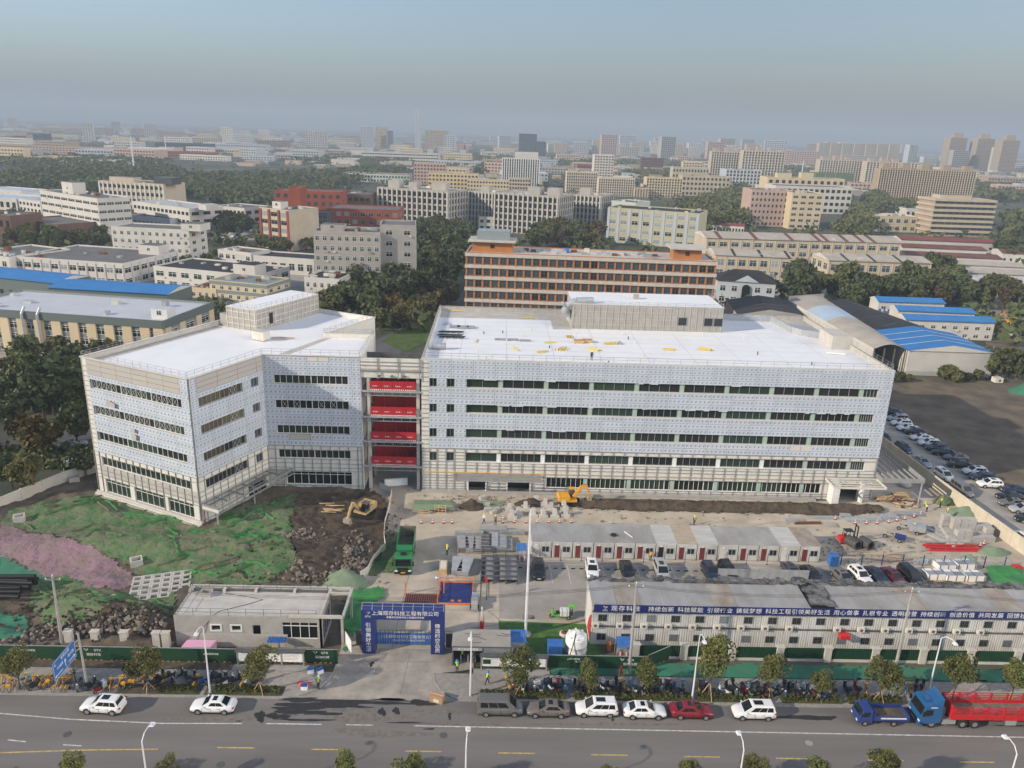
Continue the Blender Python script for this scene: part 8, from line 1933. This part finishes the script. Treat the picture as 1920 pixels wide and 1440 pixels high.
# upper left blocks
RB('white six-storey office slab with dark ribbon windows and a roof pavilion', (74,356),(182,372), 21, 17, 5, 8, 'w_white', gm='glass', ww=.86, wh=.34, ns=(0,4), near=True, mull=3, boxes=((18,4,12,7,5.5),))
RB('beige institutional block with pale pilasters and a dark glazed corner', (184,338),(306,345), 19, 22, 4, 14, 'w_beige', ww=.55, wh=.5, near=False, piers=('w_white',1.2,.4), boxes=((4,6,20,8,2.5),(44,2,14,10,4,'w_dark')))
RB('white factory with a long pale ridge roof and open upper gallery', (249,377),(354,391), 14, 22, 3, 14, 'w_white', roof='roof_lightmetal', ww=.6, wh=.4, near=False, ns=(0,3), boxes=((58,4,7,8,2.5),))
RB('white two-storey factory beside the car park with parked cars', (400,385),(458,390), 10, 22, 2, 8, 'w_white', ww=.6, near=False, ns=(0,3))
RB('low pale blue glazed workshop beside the white office slab', (242,402),(318,410), 8, 16, 1, 10, 'w_bluegrey', roof='roof_black', ww=.7, near=False, gm='glass_lit')
RB('long brown brick warehouse with a row of narrow windows', (34,409),(108,421), 9, 26, 1, 14, 'w_brown', ww=.35, wh=.4, near=False, ns=(0,4), gm='glass')
RB('dark red-brown workshop at the edge of the district', (-30,402),(18,405), 13, 20, 2, 4, 'w_brown', near=False, ww=.4)
RB('low white shop block behind the brown warehouse', (34,372),(75,378), 8, 14, 2, 6, 'w_white', roof='roof_bluewhite', near=False)
for lab,A,B in (('blue-white roofed shed at the edge near the white slab',(-40,352),(40,358)),('second blue-white roofed shed near the white slab',(-60,366),(30,372)),('pale roofed shed at the foot of the white slab',(30,362),(74,366))): RB(lab,A,B,8,22,1,8,'w_white',roof='roof_bluewhite',near=False,ww=.5,name='workshop_shed')
RB('white annexe with a porch roof beside the low white factory', (408,467),(470,474), 8, 12, 2, 5, 'w_white', roof='roof_grey', ww=.6, ns=(0,2)); RB('low white office strip with green-tinted windows', (440,476),(588,486), 7, 14, 1, 9, 'w_white', roof='roof_black', ww=.6, wh=.45, gm=('glass_green','glass'))
# --- orange building
ob = RB('long orange six-storey building with pale projecting floor bands', (875,472),(1343,490), 23, 17, 6, 30, 'w_orange', roof='roof_beige', gm=('glass_blue','glass'), ww=.70, wh=.5, bands=('concrete_lt',1.0,.5), fm='steel_dark', mull=2, name='orange_building', boxes=((1.5,3,13,8,3.0,'w_orange','concrete_lt'),(66,3,9,7,3.0,'w_orange','concrete_lt')))
for i in range(31):
    if i % 1 == 0: part(ob,'pilaster',lambda b: b.box(79.1/30*i-.28,79.1/30*i+.28,-.22,0,0,22.2,'w_orange'))
part(ob,'roof_terrace_slab',lambda b: b.box(.2,15.5,1.5,12.5,26.0,26.5,'concrete_lt')); part(ob,'roof_terrace_slab',lambda b: b.box(64.8,76.4,1.5,12.5,26.0,26.5,'concrete_lt')); part(ob,'roof_conservatory',lambda b: b.box(3,13.5,3.5,10,26.5,29.4,'glass_lit'))
for i in range(14): part(ob,'roof_vent',lambda b: b.box(17+3.3*i,18.8+3.3*i,5+2*(i%3),6.4+2*(i%3),22.5,23.4,('galv','rust','steel','concrete_lt')[i%4]))
part(ob,'water_tank',lambda b: b.lathe([(1.0,0),(1.0,1.2),(.6,1.6)],(32,9,22.5),'blue',10))
# --- grey finned complex
for lab,A,B,H,D,nb,bx,ns in (('grey finned laboratory block at the wooded end of the complex',(708,350),(840,359),24,26,14,((4,6,8,6,4),(18,8,6,6,3.5),(34,10,10,6,4)),(0,7)),('grey finned middle block set back in the laboratory complex',(873,357),(930,361),23,22,9,((8,6,6,5,3),),(0,0)),('grey finned laboratory block in the centre of the complex',(927,360),(1047,368),24,26,13,((20,6,8,7,4),(32,8,8,6,4)),(0,7)),('grey finned laboratory block at the town end of the complex',(1067,363),(1127,367),23,24,8,((5,6,7,6,3.5),),(0,6))):
    RB(lab,A,B,H,D,6,nb,'w_grey',roof='roof_beige',gm='glass',ww=.5,wh=.72,near=False,piers=('concrete_lt',.9,.6),boxes=bx,ns=ns,name='laboratory_block')
FB('white low block with a dark glass drum in front of the grey complex', 898,1040,408,434,2,12,'w_white',D=14,ww=.5,near=False); 
p = G(962,432); t = thing('glass_drum','round dark green glass stair drum of the white low block','building',(p.x,p.y-1,0)); part(t,'glazing',lambda b: b.lathe([(6.2,0),(6.2,14)],(0,0,0),'glass_green',20)); part(t,'cap',lambda b: b.lathe([(6.6,14),(6.6,14.8)],(0,0,0),'white',20))
for k in range(10): part(t,'mullion',lambda b: b.box(6.2*cos(k*.63)-.12,6.2*cos(k*.63)+.12,6.2*sin(k*.63)-.12,6.2*sin(k*.63)+.12,0,14,'frame_grey'))
RB('olive-cream office with a rounded corner and grey panels behind the orange building', (1140,388),(1312,400), 20, 24, 4, 8, 'w_olive', roof='roof_black', gm=('glass_lit','glass'), ww=.55, wh=.45, piers=('w_bluegrey',1.6,.25), near=True)
RB('pale green hall with white fascia behind the olive-cream office', (1146,376),(1192,380), 20, 20, 2, 5, 'w_palegreen', near=False, ww=.7, wh=.4)
# --- right: beige factories
D1 = RB('long three-storey beige factory with a rust-streaked ridge roof', (1325,446),(1690,456), 13, 22, 3, 17, 'w_beige', roof='roof_beige', gm=('glass_blue','glass_green'), ww=.62, wh=.52, piers=('w_cream',.5,.25))
gable(D1, 99, 22, 13, 2.2, 'roof_beige')
for x in (6,24,42,56,60,70,78,84): part(D1,'roof_stripe',lambda b: b.add([(x,-.3,13.06),(x+2,-.3,13.06),(x+2,10.9,15.22),(x,10.9,15.22)],[(0,1,2,3)],'roof_rust'))
for lab,A,B,nb,L_ in (('two-storey beige factory wing with a scalloped eave',(1342,478),(1485,484),7,34),('two-storey beige factory with white cornice and large windows',(1555,488),(1747,494),8,46)):
    t = RB(lab,A,B,10,20,2,nb,'w_beige',roof='roof_beige',gm=('glass_blue','glass_lit'),ww=.62,wh=.6,ns=(3,0),piers=('w_cream',.4,.22)); gable(t,L_,20,10,1.8,'roof_beige')
    for x in (8,20,32): part(t,'roof_stripe',lambda b: b.add([(x,-.3,10.06),(x+1.2,-.3,10.06),(x+1.2,9.9,11.82),(x,9.9,11.82)],[(0,1,2,3)],'roof_black'))
hs = RB('pale grey villa with a black hipped roof and an arched central window', (1346,525),(1455,532), 9, 13, 2, 5, 'w_bluegrey', roof='roof_black', gm='glass', ww=.45, wh=.48, ns=(2,0), name='villa')
W_ = (G(1455,532,9)-G(1346,525,9)).length
part(hs,'hip_roof',lambda b: b.add([(-.6,-.6,9),(W_+.6,-.6,9),(W_+.6,13.6,9),(-.6,13.6,9),(6,6.5,12.6),(W_-6,6.5,12.6)],[(0,1,5,4),(1,2,5),(2,3,4,5),(3,0,4)],'roof_black')); part(hs,'front_gable',lambda b: b.add([(W_/2-4.5,-.65,9),(W_/2+4.5,-.65,9),(W_/2,-.65,11.6),(W_/2,5.5,11.6)],[(0,1,2)],'w_bluegrey')); part(hs,'front_gable_roof',lambda b: b.add([(W_/2-5,-.8,8.9),(W_/2,-.8,11.8),(W_/2,6,11.8),(W_/2-5,4,8.9),(W_/2+5,-.8,8.9),(W_/2+5,4,8.9)],[(0,1,2,3),(1,4,5,2)],'roof_black')); part(hs,'arched_window',lambda b: b.add([(W_/2+1.5*cos(a),-.7,6.5+1.5*sin(a)) for a in [pi*i/8 for i in range(9)]]+[(W_/2-1.5,-.7,1.5),(W_/2+1.5,-.7,1.5)],[tuple(range(10,-1,-1))],'glass'))
# sheds behind the right end of the long wing
def slab_shed(lab, pp, z, m, wall='w_grey', name='shed', rise=0.0):
    P = [G(x,y,z) for x,y in pp]; t = thing(name, lab, 'shed', (0,0,0)); c = sum((q for q in P),Vector())/len(P); BX.append((c.x,c.y,18))
    b = MB(); b.prism([(q.x,q.y) for q in P],-.2,z-.1,wall); b.build('wall', t)
    n = len(P); a,d,e,f = P[0],P[1],P[2],P[3]; m1,m2 = (a+d)/2+Vector((0,0,rise)),(e+f)/2+Vector((0,0,rise))
    for q in ([a,m1,m2,f],[m1,d,e,m2]):
        b = MB(); b.face([(v.x,v.y,v.z) for v in q],m); b.build('roof_slope', t)
    for q in ((a,d,m1),(e,f,m2)):
        b = MB(); b.face([tuple(v) for v in q],wall); b.build('gable_end', t)
    for k in range(1,5):
        u = k/5; p0,p1,q0,q1 = a.lerp(f,u),m1.lerp(m2,u),m1.lerp(m2,u),d.lerp(e,u)
        part(t,'roof_seam',lambda b: (b.beam(p0+Vector((0,0,.06)),p1+Vector((0,0,.06)),.2,.06,'steel_dark' if m == 'roof_black' else 'roof_bluewhite'),b.beam(q0+Vector((0,0,.06)),q1+Vector((0,0,.06)),.2,.06,'steel_dark' if m == 'roof_black' else 'roof_bluewhite')))
    return t
slab_shed('black-roofed shed directly behind the roof penthouse end',[(1383,590),(1502,590),(1478,562),(1362,562)],7,'roof_black',rise=1.6)
slab_shed('larger black-roofed shed beyond the barrel-vaulted hall',[(1668,634),(1752,620),(1612,570),(1548,563)],7,'roof_black',rise=1.4)
vt = thing('barrel_hall','barrel-vaulted hall with a pale metal roof open at its front','hall',(0,0,0)); va,vb,vc,vd = G(1640,654,7),G(1698,655,7),G(1545,558,7),G(1478,563,7); BX.append(((va.x+vc.x)/2,(va.y+vc.y)/2,30))
for seg in range(4):
    rows_ = []
    for u in (seg/4,(seg+1)/4):
        l,r_ = va.lerp(vd,u),vb.lerp(vc,u); rows_.append([tuple(l.lerp(r_,k/10)+Vector((0,0,1.3*sin(pi*k/10)))) for k in range(11)])
    part(vt,'roof_bay',lambda b: b.add(rows_[0]+rows_[1],[(k,k+1,12+k,11+k) for k in range(10)],('roof_beige','roof_beige','roof_bluewhite','roof_beige')[seg],True))
part(vt,'side_wall',lambda b: b.face([(va.x,va.y,0),(va.x,va.y,7),(vd.x,vd.y,7),(vd.x,vd.y,0)],'w_white')); part(vt,'rear_wall',lambda b: b.face([(vd.x,vd.y,0),(vd.x,vd.y,8.5),(vc.x,vc.y,8.5),(vc.x,vc.y,0)],'w_grey')); part(vt,'inner_partition',lambda b: b.face([tuple(va.lerp(vd,.25).xy)+(0,),tuple(va.lerp(vd,.25).xy)+(7,),tuple(vb.lerp(vc,.25).xy)+(7,),tuple(vb.lerp(vc,.25).xy)+(0,)],'steel_dark'))
for u in (0,.33,.66,1): q = va.lerp(vb,u); part(vt,'column',lambda b: b.box(q.x-.15,q.x+.15,q.y-.15,q.y+.15,0,7.2,'steel_dark'))
bs_ = G(1697,703); be = G(1855,708); ang_ = atan2(be.y-bs_.y,be.x-bs_.x); W_ = (be-bs_).length; bt = thing('blue_roofed_shed','white shed with a bright blue ridged roof beside the field','shed',(bs_.x,bs_.y,0),ang_); BX.append((bs_.x+W_/2,bs_.y+10,20)); H_ = WY(1703,657,bs_.y).z
part(bt,'wall',lambda b: b.box(0,W_,0,22,1.2,H_,'w_white')); part(bt,'plinth',lambda b: b.box(-.05,W_+.05,-.05,22.05,0,1.2,'block_grey'))
me = MB().box(-.06,.06,-.06,0,1.25,H_,'w_white').mesh('cladding_rib')
for i in range(44): obj('cladding_rib', me, bt, (W_*i/43,0,0))
gable(bt,W_,22,H_,1.8,'roof_blue','y',.3)
for k in (1,2,3): part(bt,'roof_light',lambda b: (b.beam((-.2,22*k/4,H_+.08),(W_/2,22*k/4,H_+1.88),.35,.06,'roof_bluewhite'),b.beam((W_/2,22*k/4,H_+1.88),(W_+.2,22*k/4,H_+.08),.35,.06,'roof_bluewhite')))
for lab,A,B,nb,let in (('blue-roofed two-storey prefab with a lettered blue balcony',(1648,565),(1772,569),6,True),('middle blue-roofed prefab behind the fence',(1685,582),(1828,588),8,False),('white two-storey prefab with a blue roof and small windows',(1700,599),(1866,605),8,False)):
    t = RB(lab,A,B,6,7,2,nb,'w_white',roof='roof_blue',ww=.4,wh=.4,gm='glass',near=True,name='site_prefab'); L_ = (G(*B,6)-G(*A,6)).length; gable(t,L_,7,6,1.2,'roof_blue')
    if let:
        part(t,'balcony',lambda b: b.box(0,L_,-1.1,-1.0,2.6,3.5,'blue'))
        for k in range(15): part(t,'white_letter_board',lambda b: b.box(.9+k*1.45,1.7+k*1.45,-1.14,-1.1,2.75,3.35,'white'))
panel_wall('boundary_wall','low grey panel fence in front of the blue-roofed prefabs',[tuple(G(1730,631).xy),tuple(G(1912,636).xy)],1.8,'concrete_lt',3.0)
for lab,A,B,m in (('white-walled shed with a rusty red roof behind the beige factories',(1692,463),(1850,470),'roof_rust'),('second rusty red roofed shed in the white shed group',(1700,478),(1880,486),'roof_rust'),('white shed with a rust-striped pale roof',(1735,493),(1925,502),'roof_beige'),('pale shed with a brown stained roof near the canal side',(1790,510),(1960,518),'roof_beige'),('white ended shed at the front of the white shed group',(1835,527),(1980,534),'roof_lightmetal'),('red roofed shed at the rear of the white shed group',(1690,449),(1870,456),'roof_red'),('small rusty roofed shed at the edge of the white shed group',(1880,474),(1990,480),'roof_rust')):
    t = RB(lab,A,B,6,15,1,9,'w_white',roof=m,near=False,ww=.3,wh=.25,name='storage_shed'); L_ = (G(*B,6)-G(*A,6)).length; gable(t,L_,15,6,1.3,m)
t = RB('low white building with a bright red roof behind the beige factory',(1327,420),(1396,424),5,9,1,12,'w_white',roof='roof_red',near=False,ww=.5); gable(t,(G(1396,424,5)-G(1327,420,5)).length,9,5,1.2,'roof_red')
t = FB('white hall with a black ridged roof beside the orange-cream block',1400,1483,402,424,1,6,'w_white',D=26,roof='roof_black',ww=.5); gable(t,WY(1483,402,G(1441,424).y).x-WY(1400,402,G(1441,424).y).x,26,WY(1441,402,G(1441,424).y).z,2.5,'roof_black')
FB('pink six-storey block with small square windows',1410,1487,356,425,6,10,'w_pink',D=22,ww=.45,wh=.45,near=True,mull=0,fm='w_white'); FB('orange-cream six-storey block with ribbon windows and shaded side',1486,1545,362,430,6,4,'w_cream',D=30,ww=.62,wh=.42,near=True,mull=2,ns=(0,6)); FB('white four-storey block behind the pink block',1455,1600,350,400,4,14,'w_white',D=30,ww=.6,ns=(0,6)); FB('cream stepped block with roof boxes behind the pink block',1440,1585,334,385,4,12,'w_cream',D=24,ww=.5,boxes=((10,3,14,8,4),(34,4,12,8,5)))
FB('cream low block with a white flat roof and dark windows',1636,1722,405,435,2,6,'w_cream',D=22,roof='roof_white2',ww=.5,near=True,ns=(2,0)); FB('white warehouse behind the cream low block',1700,1790,392,412,1,10,'w_white',D=20,roof='roof_bluewhite',ww=.5)
FB('seven-storey beige block with stepped projecting floor bands',1755,1868,374,444,7,9,'w_tan',D=22,gm='glass_blue',ww=.92,wh=.4,bands=('w_beige',1.5,.9),near=False,boxes=((4,3,22,10,2.5,'w_beige'),))
# --- apartment blocks and towers
FB('large tan apartment slab with ribbed balconies',1650,1832,318,378,14,38,'w_tan',D=14,ww=.55,wh=.55,piers=('w_beige',.6,1.0),name='apartment_block',boxes=((4,3,9,7,5),(26,3,9,7,6),(48,3,9,7,6),(72,3,9,7,5),(96,3,9,7,5)))
for lab,q,nb in (('pale apartment block with a red-brown stepped roof near the canal road',(1335,1392,284,334),12),('taller pale apartment block with a red-brown stepped roof',(1394,1473,283,338),14),('pale apartment block with red-brown roof behind the green scaffold',(1538,1628,300,345),18),('pale apartment block with red-brown roof beside the tan slab',(1626,1722,304,350),16)):
    x0,x1,a,c = q; FB(lab,x0,x1,a,c,11,nb,'w_beige',D=16,ww=.5,wh=.5,piers=('w_white',.6,.8),name='apartment_block',boxes=((4,3,8,7,4,'w_pink'),(22,3,8,7,6,'w_pink'),(40,3,8,7,4,'w_pink')))
for lab,q,nb in (('cream apartment block with white balconies behind the grey complex',(1063,1121,322,362),14),('cream apartment block with white balconies nearer the yellow block',(1123,1191,334,368),16),('yellow apartment block with rows of dark windows',(1213,1281,333,370),13),('yellow lower annexe beside the yellow apartment block',(1190,1216,352,370),5)):
    x0,x1,a,c = q; FB(lab,x0,x1,a,c,7,nb,'w_yellow' if 'yellow' in lab[:7] else 'w_cream',D=16,ww=.5,wh=.5,piers=('w_white',.5,.5),name='apartment_block')
FB('white hotel tower with vertical stripes and a lettered roof sign',942,1012,297,352,11,16,'w_white',D=20,ww=.5,wh=.9,piers=('white',.8,.5),ns=(0,6),name='tower',boxes=((14,3,26,10,7),)); FB('brown and white chequered tower',1115,1152,290,352,12,7,'w_white',D=20,ww=.6,wh=.5,gm='w_brown',name='tower',ns=(0,5)); FB('beige podium in front of the white hotel tower',955,995,334,356,3,8,'w_beige',ww=.6)
FB('salmon pink block with a red roof line beyond the woodland',776,836,306,346,6,10,'w_pink',ww=.5); FB('yellow school-like block beyond the grey complex',803,897,325,356,4,14,'w_yellow',ww=.5); FB('cream low block beside the yellow school-like block',876,955,337,360,3,14,'w_cream',ww=.5)
FB('pale blue-white office row with red hipped roofs',643,768,326,342,2,22,'w_palegreen',ww=.5,wh=.5,roof='roof_red'); FB('beige office behind the yellow apartment block',1280,1370,330,368,4,12,'w_beige',ww=.5); FB('pale ribbed office block by the wooded plot',1362,1428,318,352,5,10,'w_bluegrey',D=30,ww=.5,ns=(0,5),piers=('w_white',1,.6)); FB('beige low office beside the ribbed office block',1262,1330,314,345,3,12,'w_beige',ww=.5)
FB('brown-red mid-rise block far behind the chequered tower',1203,1245,296,320,5,12,'w_brown',ww=.5); FB('red hall far behind the cream apartments',1083,1114,308,324,2,8,'w_redbrick')
FB('very tall slender pale tower rising above the skyline',778,788,205,284,24,2,'w_bluegrey',D=26,ww=.3,wh=.3,name='tower'); FB('wide gridded high-rise beside the slender tower',797,840,244,283,14,16,'w_beige',D=40,ww=.6,wh=.55,name='tower')
for lab,q in (('pale high-rise of the group of three beside a crane',(676,698,237,281)),('beige high-rise of the group of three',(704,724,238,281)),('round-topped white high-rise of the group of three',(725,737,245,281))): FB(lab,*q,16,8,'w_beige' if 'beige' in lab else 'w_bluegrey',D=26,ww=.5,wh=.5,name='tower')
FB('dark glass office tower on the skyline',974,1007,251,294,16,10,'w_dark',D=50,gm='glass_blue',ww=.8,wh=.5,name='tower'); FB('lower step of the dark glass office tower',1007,1024,266,295,10,6,'w_dark',D=50,gm='glass_blue',ww=.8,wh=.5,name='tower')
FB('long white industrial complex with grey stair towers before the skyline',678,822,286,304,3,30,'w_white',D=50,ww=.8,wh=.4,boxes=((10,2,10,12,8,'w_bluegrey'),(60,2,10,12,8,'w_bluegrey'),(120,2,10,12,8,'w_bluegrey'),(180,2,10,12,8,'w_bluegrey')))
for lab,q in (('dark high-rise tower with a stepped crown first of the three towers',(1784,1815,258,318)),('dark high-rise tower in the middle of the three towers',(1835,1867,260,320)),('dark high-rise tower last of the three towers',(1882,1914,263,324))): FB(lab,*q,24,12,'w_tan',D=34,ww=.6,wh=.55,gm='glass',name='tower',boxes=((10,6,24,16,12),))
# --- the far city: blocks and towers that can only just be told apart
rc = random.Random(31); gfar = {}
def free(x,y,r): return all(hypot(x-a,y-c) > r+q for a,c,q in BX)
far_w = ['w_white','w_beige','w_bluegrey','w_pink','w_cream','w_grey','w_tan','w_white','w_grey','w_bluegrey']
CN_ = {'w_white':'white','w_beige':'beige','w_bluegrey':'pale blue-grey','w_pink':'pinkish','w_cream':'cream','w_grey':'grey','w_tan':'tan','w_redbrick':'red','w_brown':'brown'}
n_ = 0; tries = 0
while n_ < 120 and tries < 4000:
    tries += 1; py = rc.uniform(284,338); px = rc.uniform(-20,1940); yy = py+.033*(px-937)
    g_ = G(px,yy); 
    if any(inpoly(px,yy,q) for q in ([(0,310),(340,305),(700,300),(780,320),(640,350),(480,392),(400,390),(360,362),(0,356)],)): continue
    W_,D_,H_ = rc.uniform(24,85),rc.uniform(16,40),rc.choice((7,8,9,10,12,15,18))
    if not free(g_.x,g_.y,max(W_,D_)*.6): continue
    m = rc.choice(far_w); rf_ = rc.choice(('roof_grey','roof_bluewhite','roof_lightmetal','roof_white2','roof_grey','roof_red','roof_beige','roof_blue' if rc.random() < .3 else 'roof_white2'))
    bld('low %s factory block with a %s roof before the skyline' % (CN_[m],{'roof_grey':'grey','roof_bluewhite':'pale blue','roof_lightmetal':'metal','roof_white2':'white','roof_red':'red','roof_beige':'beige','roof_blue':'blue'}[rf_]), g_.x, g_.y, rc.uniform(-.35,.1), W_, D_, H_, max(1,int(H_/4)), max(4,int(W_/4.5)), m, roof=rf_, near=False, ww=.55, wh=.45, group='low factories before the skyline'); n_ += 1
n_ = 0; tries = 0
while n_ < 150 and tries < 4000:
    tries += 1; py = 252+38*rc.random()**.8; px = rc.uniform(-20,1940); yy = py+.033*(px-937)+2; g_ = G(px,yy)
    if g_.y < 0 or g_.y > 6500: continue
    right = px > 1000; D0 = g_.y
    H_ = rc.choice((18,22,28,35,50,60)) if right else rc.choice((12,15,18,22,28,45)); W_ = rc.uniform(35,110) if H_ < 40 else rc.uniform(22,60)
    if not free(g_.x,g_.y,W_*.4): continue
    m = rc.choice(far_w); bld('%s %s in the hazy skyline' % (CN_[m],'apartment tower' if H_ > 40 else 'housing slab' if H_ > 20 else 'distant low block'), g_.x, g_.y, rc.uniform(-.4,.4), W_, rc.uniform(14,24), H_, max(3,int(H_/5)), max(4,int(W_/6)), m, near=False, ww=.55, wh=.5, roof='roof_red' if rc.random() < .25 else 'roof_grey', group='hazy skyline buildings', name='tower' if H_ > 40 else 'housing_block'); n_ += 1
for k in range(7):
    x0 = 1537+22*k; FB('pale housing slab in the long pale row on the skyline',x0,x0+20,268+k*.4,302+k*.8,18,8,'w_beige',D=20,ww=.55,wh=.5,group='long pale row on the skyline',name='apartment_block')
for k in range(11):
    x0 = 1040+36*k; FB('pale apartment block in the gabled row on the skyline',x0,x0+24,268+k*.5-3*(k%3),288+k*1.1,10,8,'w_white' if k % 2 else 'w_beige',D=20,ww=.5,wh=.5,group='gabled row on the skyline',name='apartment_block')
for lab,q,m in (('long pinkish housing terrace beyond the woodland',(60,245,276,293),'w_pink'),('red-roofed long hall beyond the woodland',(258,400,284,294),'w_redbrick'),('dark long hall behind the red-roofed hall',(290,395,268,284),'w_dark'),('pale hall with a dark roof behind the red-roofed hall',(398,500,270,283),'w_bluegrey'),('big grey shed with a red roof edge beyond the woodland',(-10,60,280,303),'w_grey'),('tan twin block on the skyline near the woodland',(20,48,251,270),'w_tan'),('dark block beside the tan twin block on the skyline',(50,84,250,270),'w_dark'),('white shed beyond the woodland',(170,236,300,312),'w_white'),('second white shed beyond the woodland',(80,125,302,312),'w_white')): FB(lab,*q,4 if 'terrace' in lab else 2,30,m,D=26,ww=.5,wh=.4,roof='roof_red' if 'red' in lab else 'roof_grey')
for px,yb,yt,l in ((252,322,256,'thin white mast rising from the far woodland'),(313,300,255,'second thin white mast on the plain'),(1500,350,300,'thin white mast beside the apartment blocks')):
    g_ = G(px,yb); h_ = WY(px,yt,g_.y).z; b = MB(); b.tube((0,0,0),(0,0,h_),.9,'pole_white',6,.4); tag(b.build('radio_mast',None,(g_.x,g_.y,0)),l,'mast')
g_ = G(1548,352); h_ = WY(1548,312,g_.y).z; t = thing('scaffolded_block','block wrapped in green scaffold netting before the apartments','building',(WY(1515,330,g_.y).x,g_.y,0)); part(t,'netting',lambda b: b.box(0,WY(1600,330,g_.y).x-WY(1515,330,g_.y).x,0,20,0,WY(1548,324,g_.y).z,'net_green'))
for x in (10,24,38): part(t,'scaffold_pole',lambda b: b.tube((x,-.2,0),(x,-.2,WY(1548,322,g_.y).z+1),.3,'steel',5))
# fine texture of the far town and of the scattered trees, too small and too many to count
gt = np.random.default_rng(44); FC_ = {}
for k in range(1500):
    y = 650+5200*gt.random()**1.6; x = gt.uniform(-.72,.72)*y; w,d,h = gt.uniform(10,38),gt.uniform(8,20),gt.choice((4,5,6,7,9))
    if y < 900 or not free(x,y,w*.6) or (x < -60 and y < 1150): continue
    FC_.setdefault(('w_white','w_beige','w_grey','w_tan','w_bluegrey')[k % 5],MB()).box(x,x+w,y,y+d,-.3,h,('w_white','w_beige','w_grey','w_tan','w_bluegrey')[k % 5],('roof_grey','roof_lightmetal','roof_red','roof_beige','roof_white2','roof_bluewhite')[k % 6])
fb_ = MB()
for m,b in FC_.items(): tag(b.build('far_town'),kind='stuff')
C_ = []
for k in range(2600):
    y = 235+3600*gt.random()**1.7; x = gt.uniform(-.72,.72)*y; s_ = max(1,y/900)
    if not free(x,y,2): continue
    d = gt.normal(size=(16,3)); d /= np.linalg.norm(d,axis=1)[:,None]; C_.append(np.array([x,y,3.2])+d*np.array([3.4*s_,3.4*s_,2.8]))
tag(obj('scattered_woodland', leaf_mesh('scattered_woodland', np.concatenate(C_), 1.25, 'leaf_mid', gt, .7)), kind='stuff')
# streets and water of the district
flat('street', pts2((640,660),(700,640),(780,600),(865,548),(885,520),(900,520),(880,570),(820,610),(780,645),(740,668)), .0, 'asphalt_far'); flat('street', pts2((-60,845),(60,812),(190,772),(190,822),(60,852),(-60,890)), .0, 'asphalt_far'); flat('lawn', pts2((715,640),(760,612),(815,590),(820,605),(800,640),(760,660)), .01, 'lawn')
flat('canal', pts2((1872,408),(1930,440),(1930,428),(1890,405)), -.02, 'water'); flat('street', pts2((1480,560),(1920,580),(1920,600),(1840,588),(1480,572)), -.01, 'yard_grey'); flat('works_yard', pts2((1830,598),(1922,600),(1922,660),(1850,648)), -.01, 'field_soil'); flat('factory_car_park', pts2((410,432),(490,428),(490,450),(415,452)), -.01, 'yard_grey'); flat('factory_apron', [(-190,185),(-70,170),(-60,250),(-60,330),(-180,330)], -.03, 'yard_grey'); flat('factory_apron', [(70,270),(260,270),(260,420),(70,420)], -.03, 'yard_grey'); flat('factory_apron', [(-20,240),(80,240),(80,275),(-20,275)], -.03, 'yard_grey')
for i in range(26):
    px,py = 420+rc.uniform(0,60),434+rc.uniform(0,14); g_ = G(px,py); b = MB(); b.extr([(-2.2,.3),(-2.2,.85),(-1.3,1.0),(-.9,1.42),(.6,1.42),(1.2,.95),(2.2,.75),(2.2,.3)],'y',-.88,.88,rc.choice(('paint_white','paint_black','paint_silver','paint_white'))); tag(b.build('parked_car',None,(g_.x,g_.y,0),rc.choice((0,pi/2))+rc.uniform(-.1,.1)),'car in the factory car park behind the white four-storey block','car','cars in the factory car park')
for i,(px,py) in enumerate(((1870,597),(1890,605),(1905,600),(1918,618),(1880,612))):
    g_ = G(px,py); t = thing('excavator','yellow excavator in the plant yard beside the prefabs','excavator',(g_.x,g_.y,0),i*1.3,'plant yard excavators'); t.scale = (.6,.6,.6); part(t,'body',lambda b: (b.box(-1.8,1.2,-1.2,1.2,.9,2.0,'plant_yellow'),b.box(.0,1.1,.2,1.2,2.0,2.9,'steel_dark'))); part(t,'track',lambda b: b.box(-2,2,-1.4,-.8,0,.8,'tyre')); part(t,'track',lambda b: b.box(-2,2,.8,1.4,0,.8,'tyre')); part(t,'boom',lambda b: b.beam((.8,-.3,1.6),(3.6,-.3,4.2),.4,.5,'plant_yellow')); part(t,'dipper_arm',lambda b: b.beam((3.5,-.3,4.2),(5.2,-.3,1.4),.35,.4,'plant_yellow')); part(t,'bucket',lambda b: b.box(4.8,5.6,-.8,.2,.6,1.4,'bucket_steel'))
rubble('rubble', [(1900,690,6,6,160),(1850,665,6,5,90)], 'rock', 12, .3, 1.1, lambda x,y: 0)
p = G(1908,735); heap('covered_heap', p.x+2,p.y,5,3.5,2.6,'net_teal',8,.3,'teal netted heap on the field beyond the parked cars','heap')
p = G(1869,716); b = MB(); b.box(-1.1,1.1,-.9,.9,0,1.3,'offwhite'); b.tube((.2,-.9,.6),(.2,-.92,.6),.3,'black',12); tag(b.build('concrete_box',None,(p.x,p.y,0)),'pale concrete box with a round hole at the field edge','box')
# ------------------------------------------------------------------ haze over the whole place
m = bpy.data.materials.new('haze_air'); m.use_nodes = True
for n in list(m.node_tree.nodes):
    if n.type != 'OUTPUT_MATERIAL': m.node_tree.nodes.remove(n)
pv = m.node_tree.nodes.new('ShaderNodeVolumePrincipled'); pv.inputs['Color'].default_value = (0.53,0.63,0.755,1); pv.inputs['Density'].default_value = 0.00027
pv.inputs['Anisotropy'].default_value = 0.0
m.node_tree.links.new(pv.outputs[0], m.node_tree.nodes['Material Output'].inputs['Volume'])
MATS['haze_air'] = m
hz = MB(); hz.box(-14500,14500,-600,14500,-1.5,260,'haze_air'); tag(hz.build('haze'), kind='stuff')
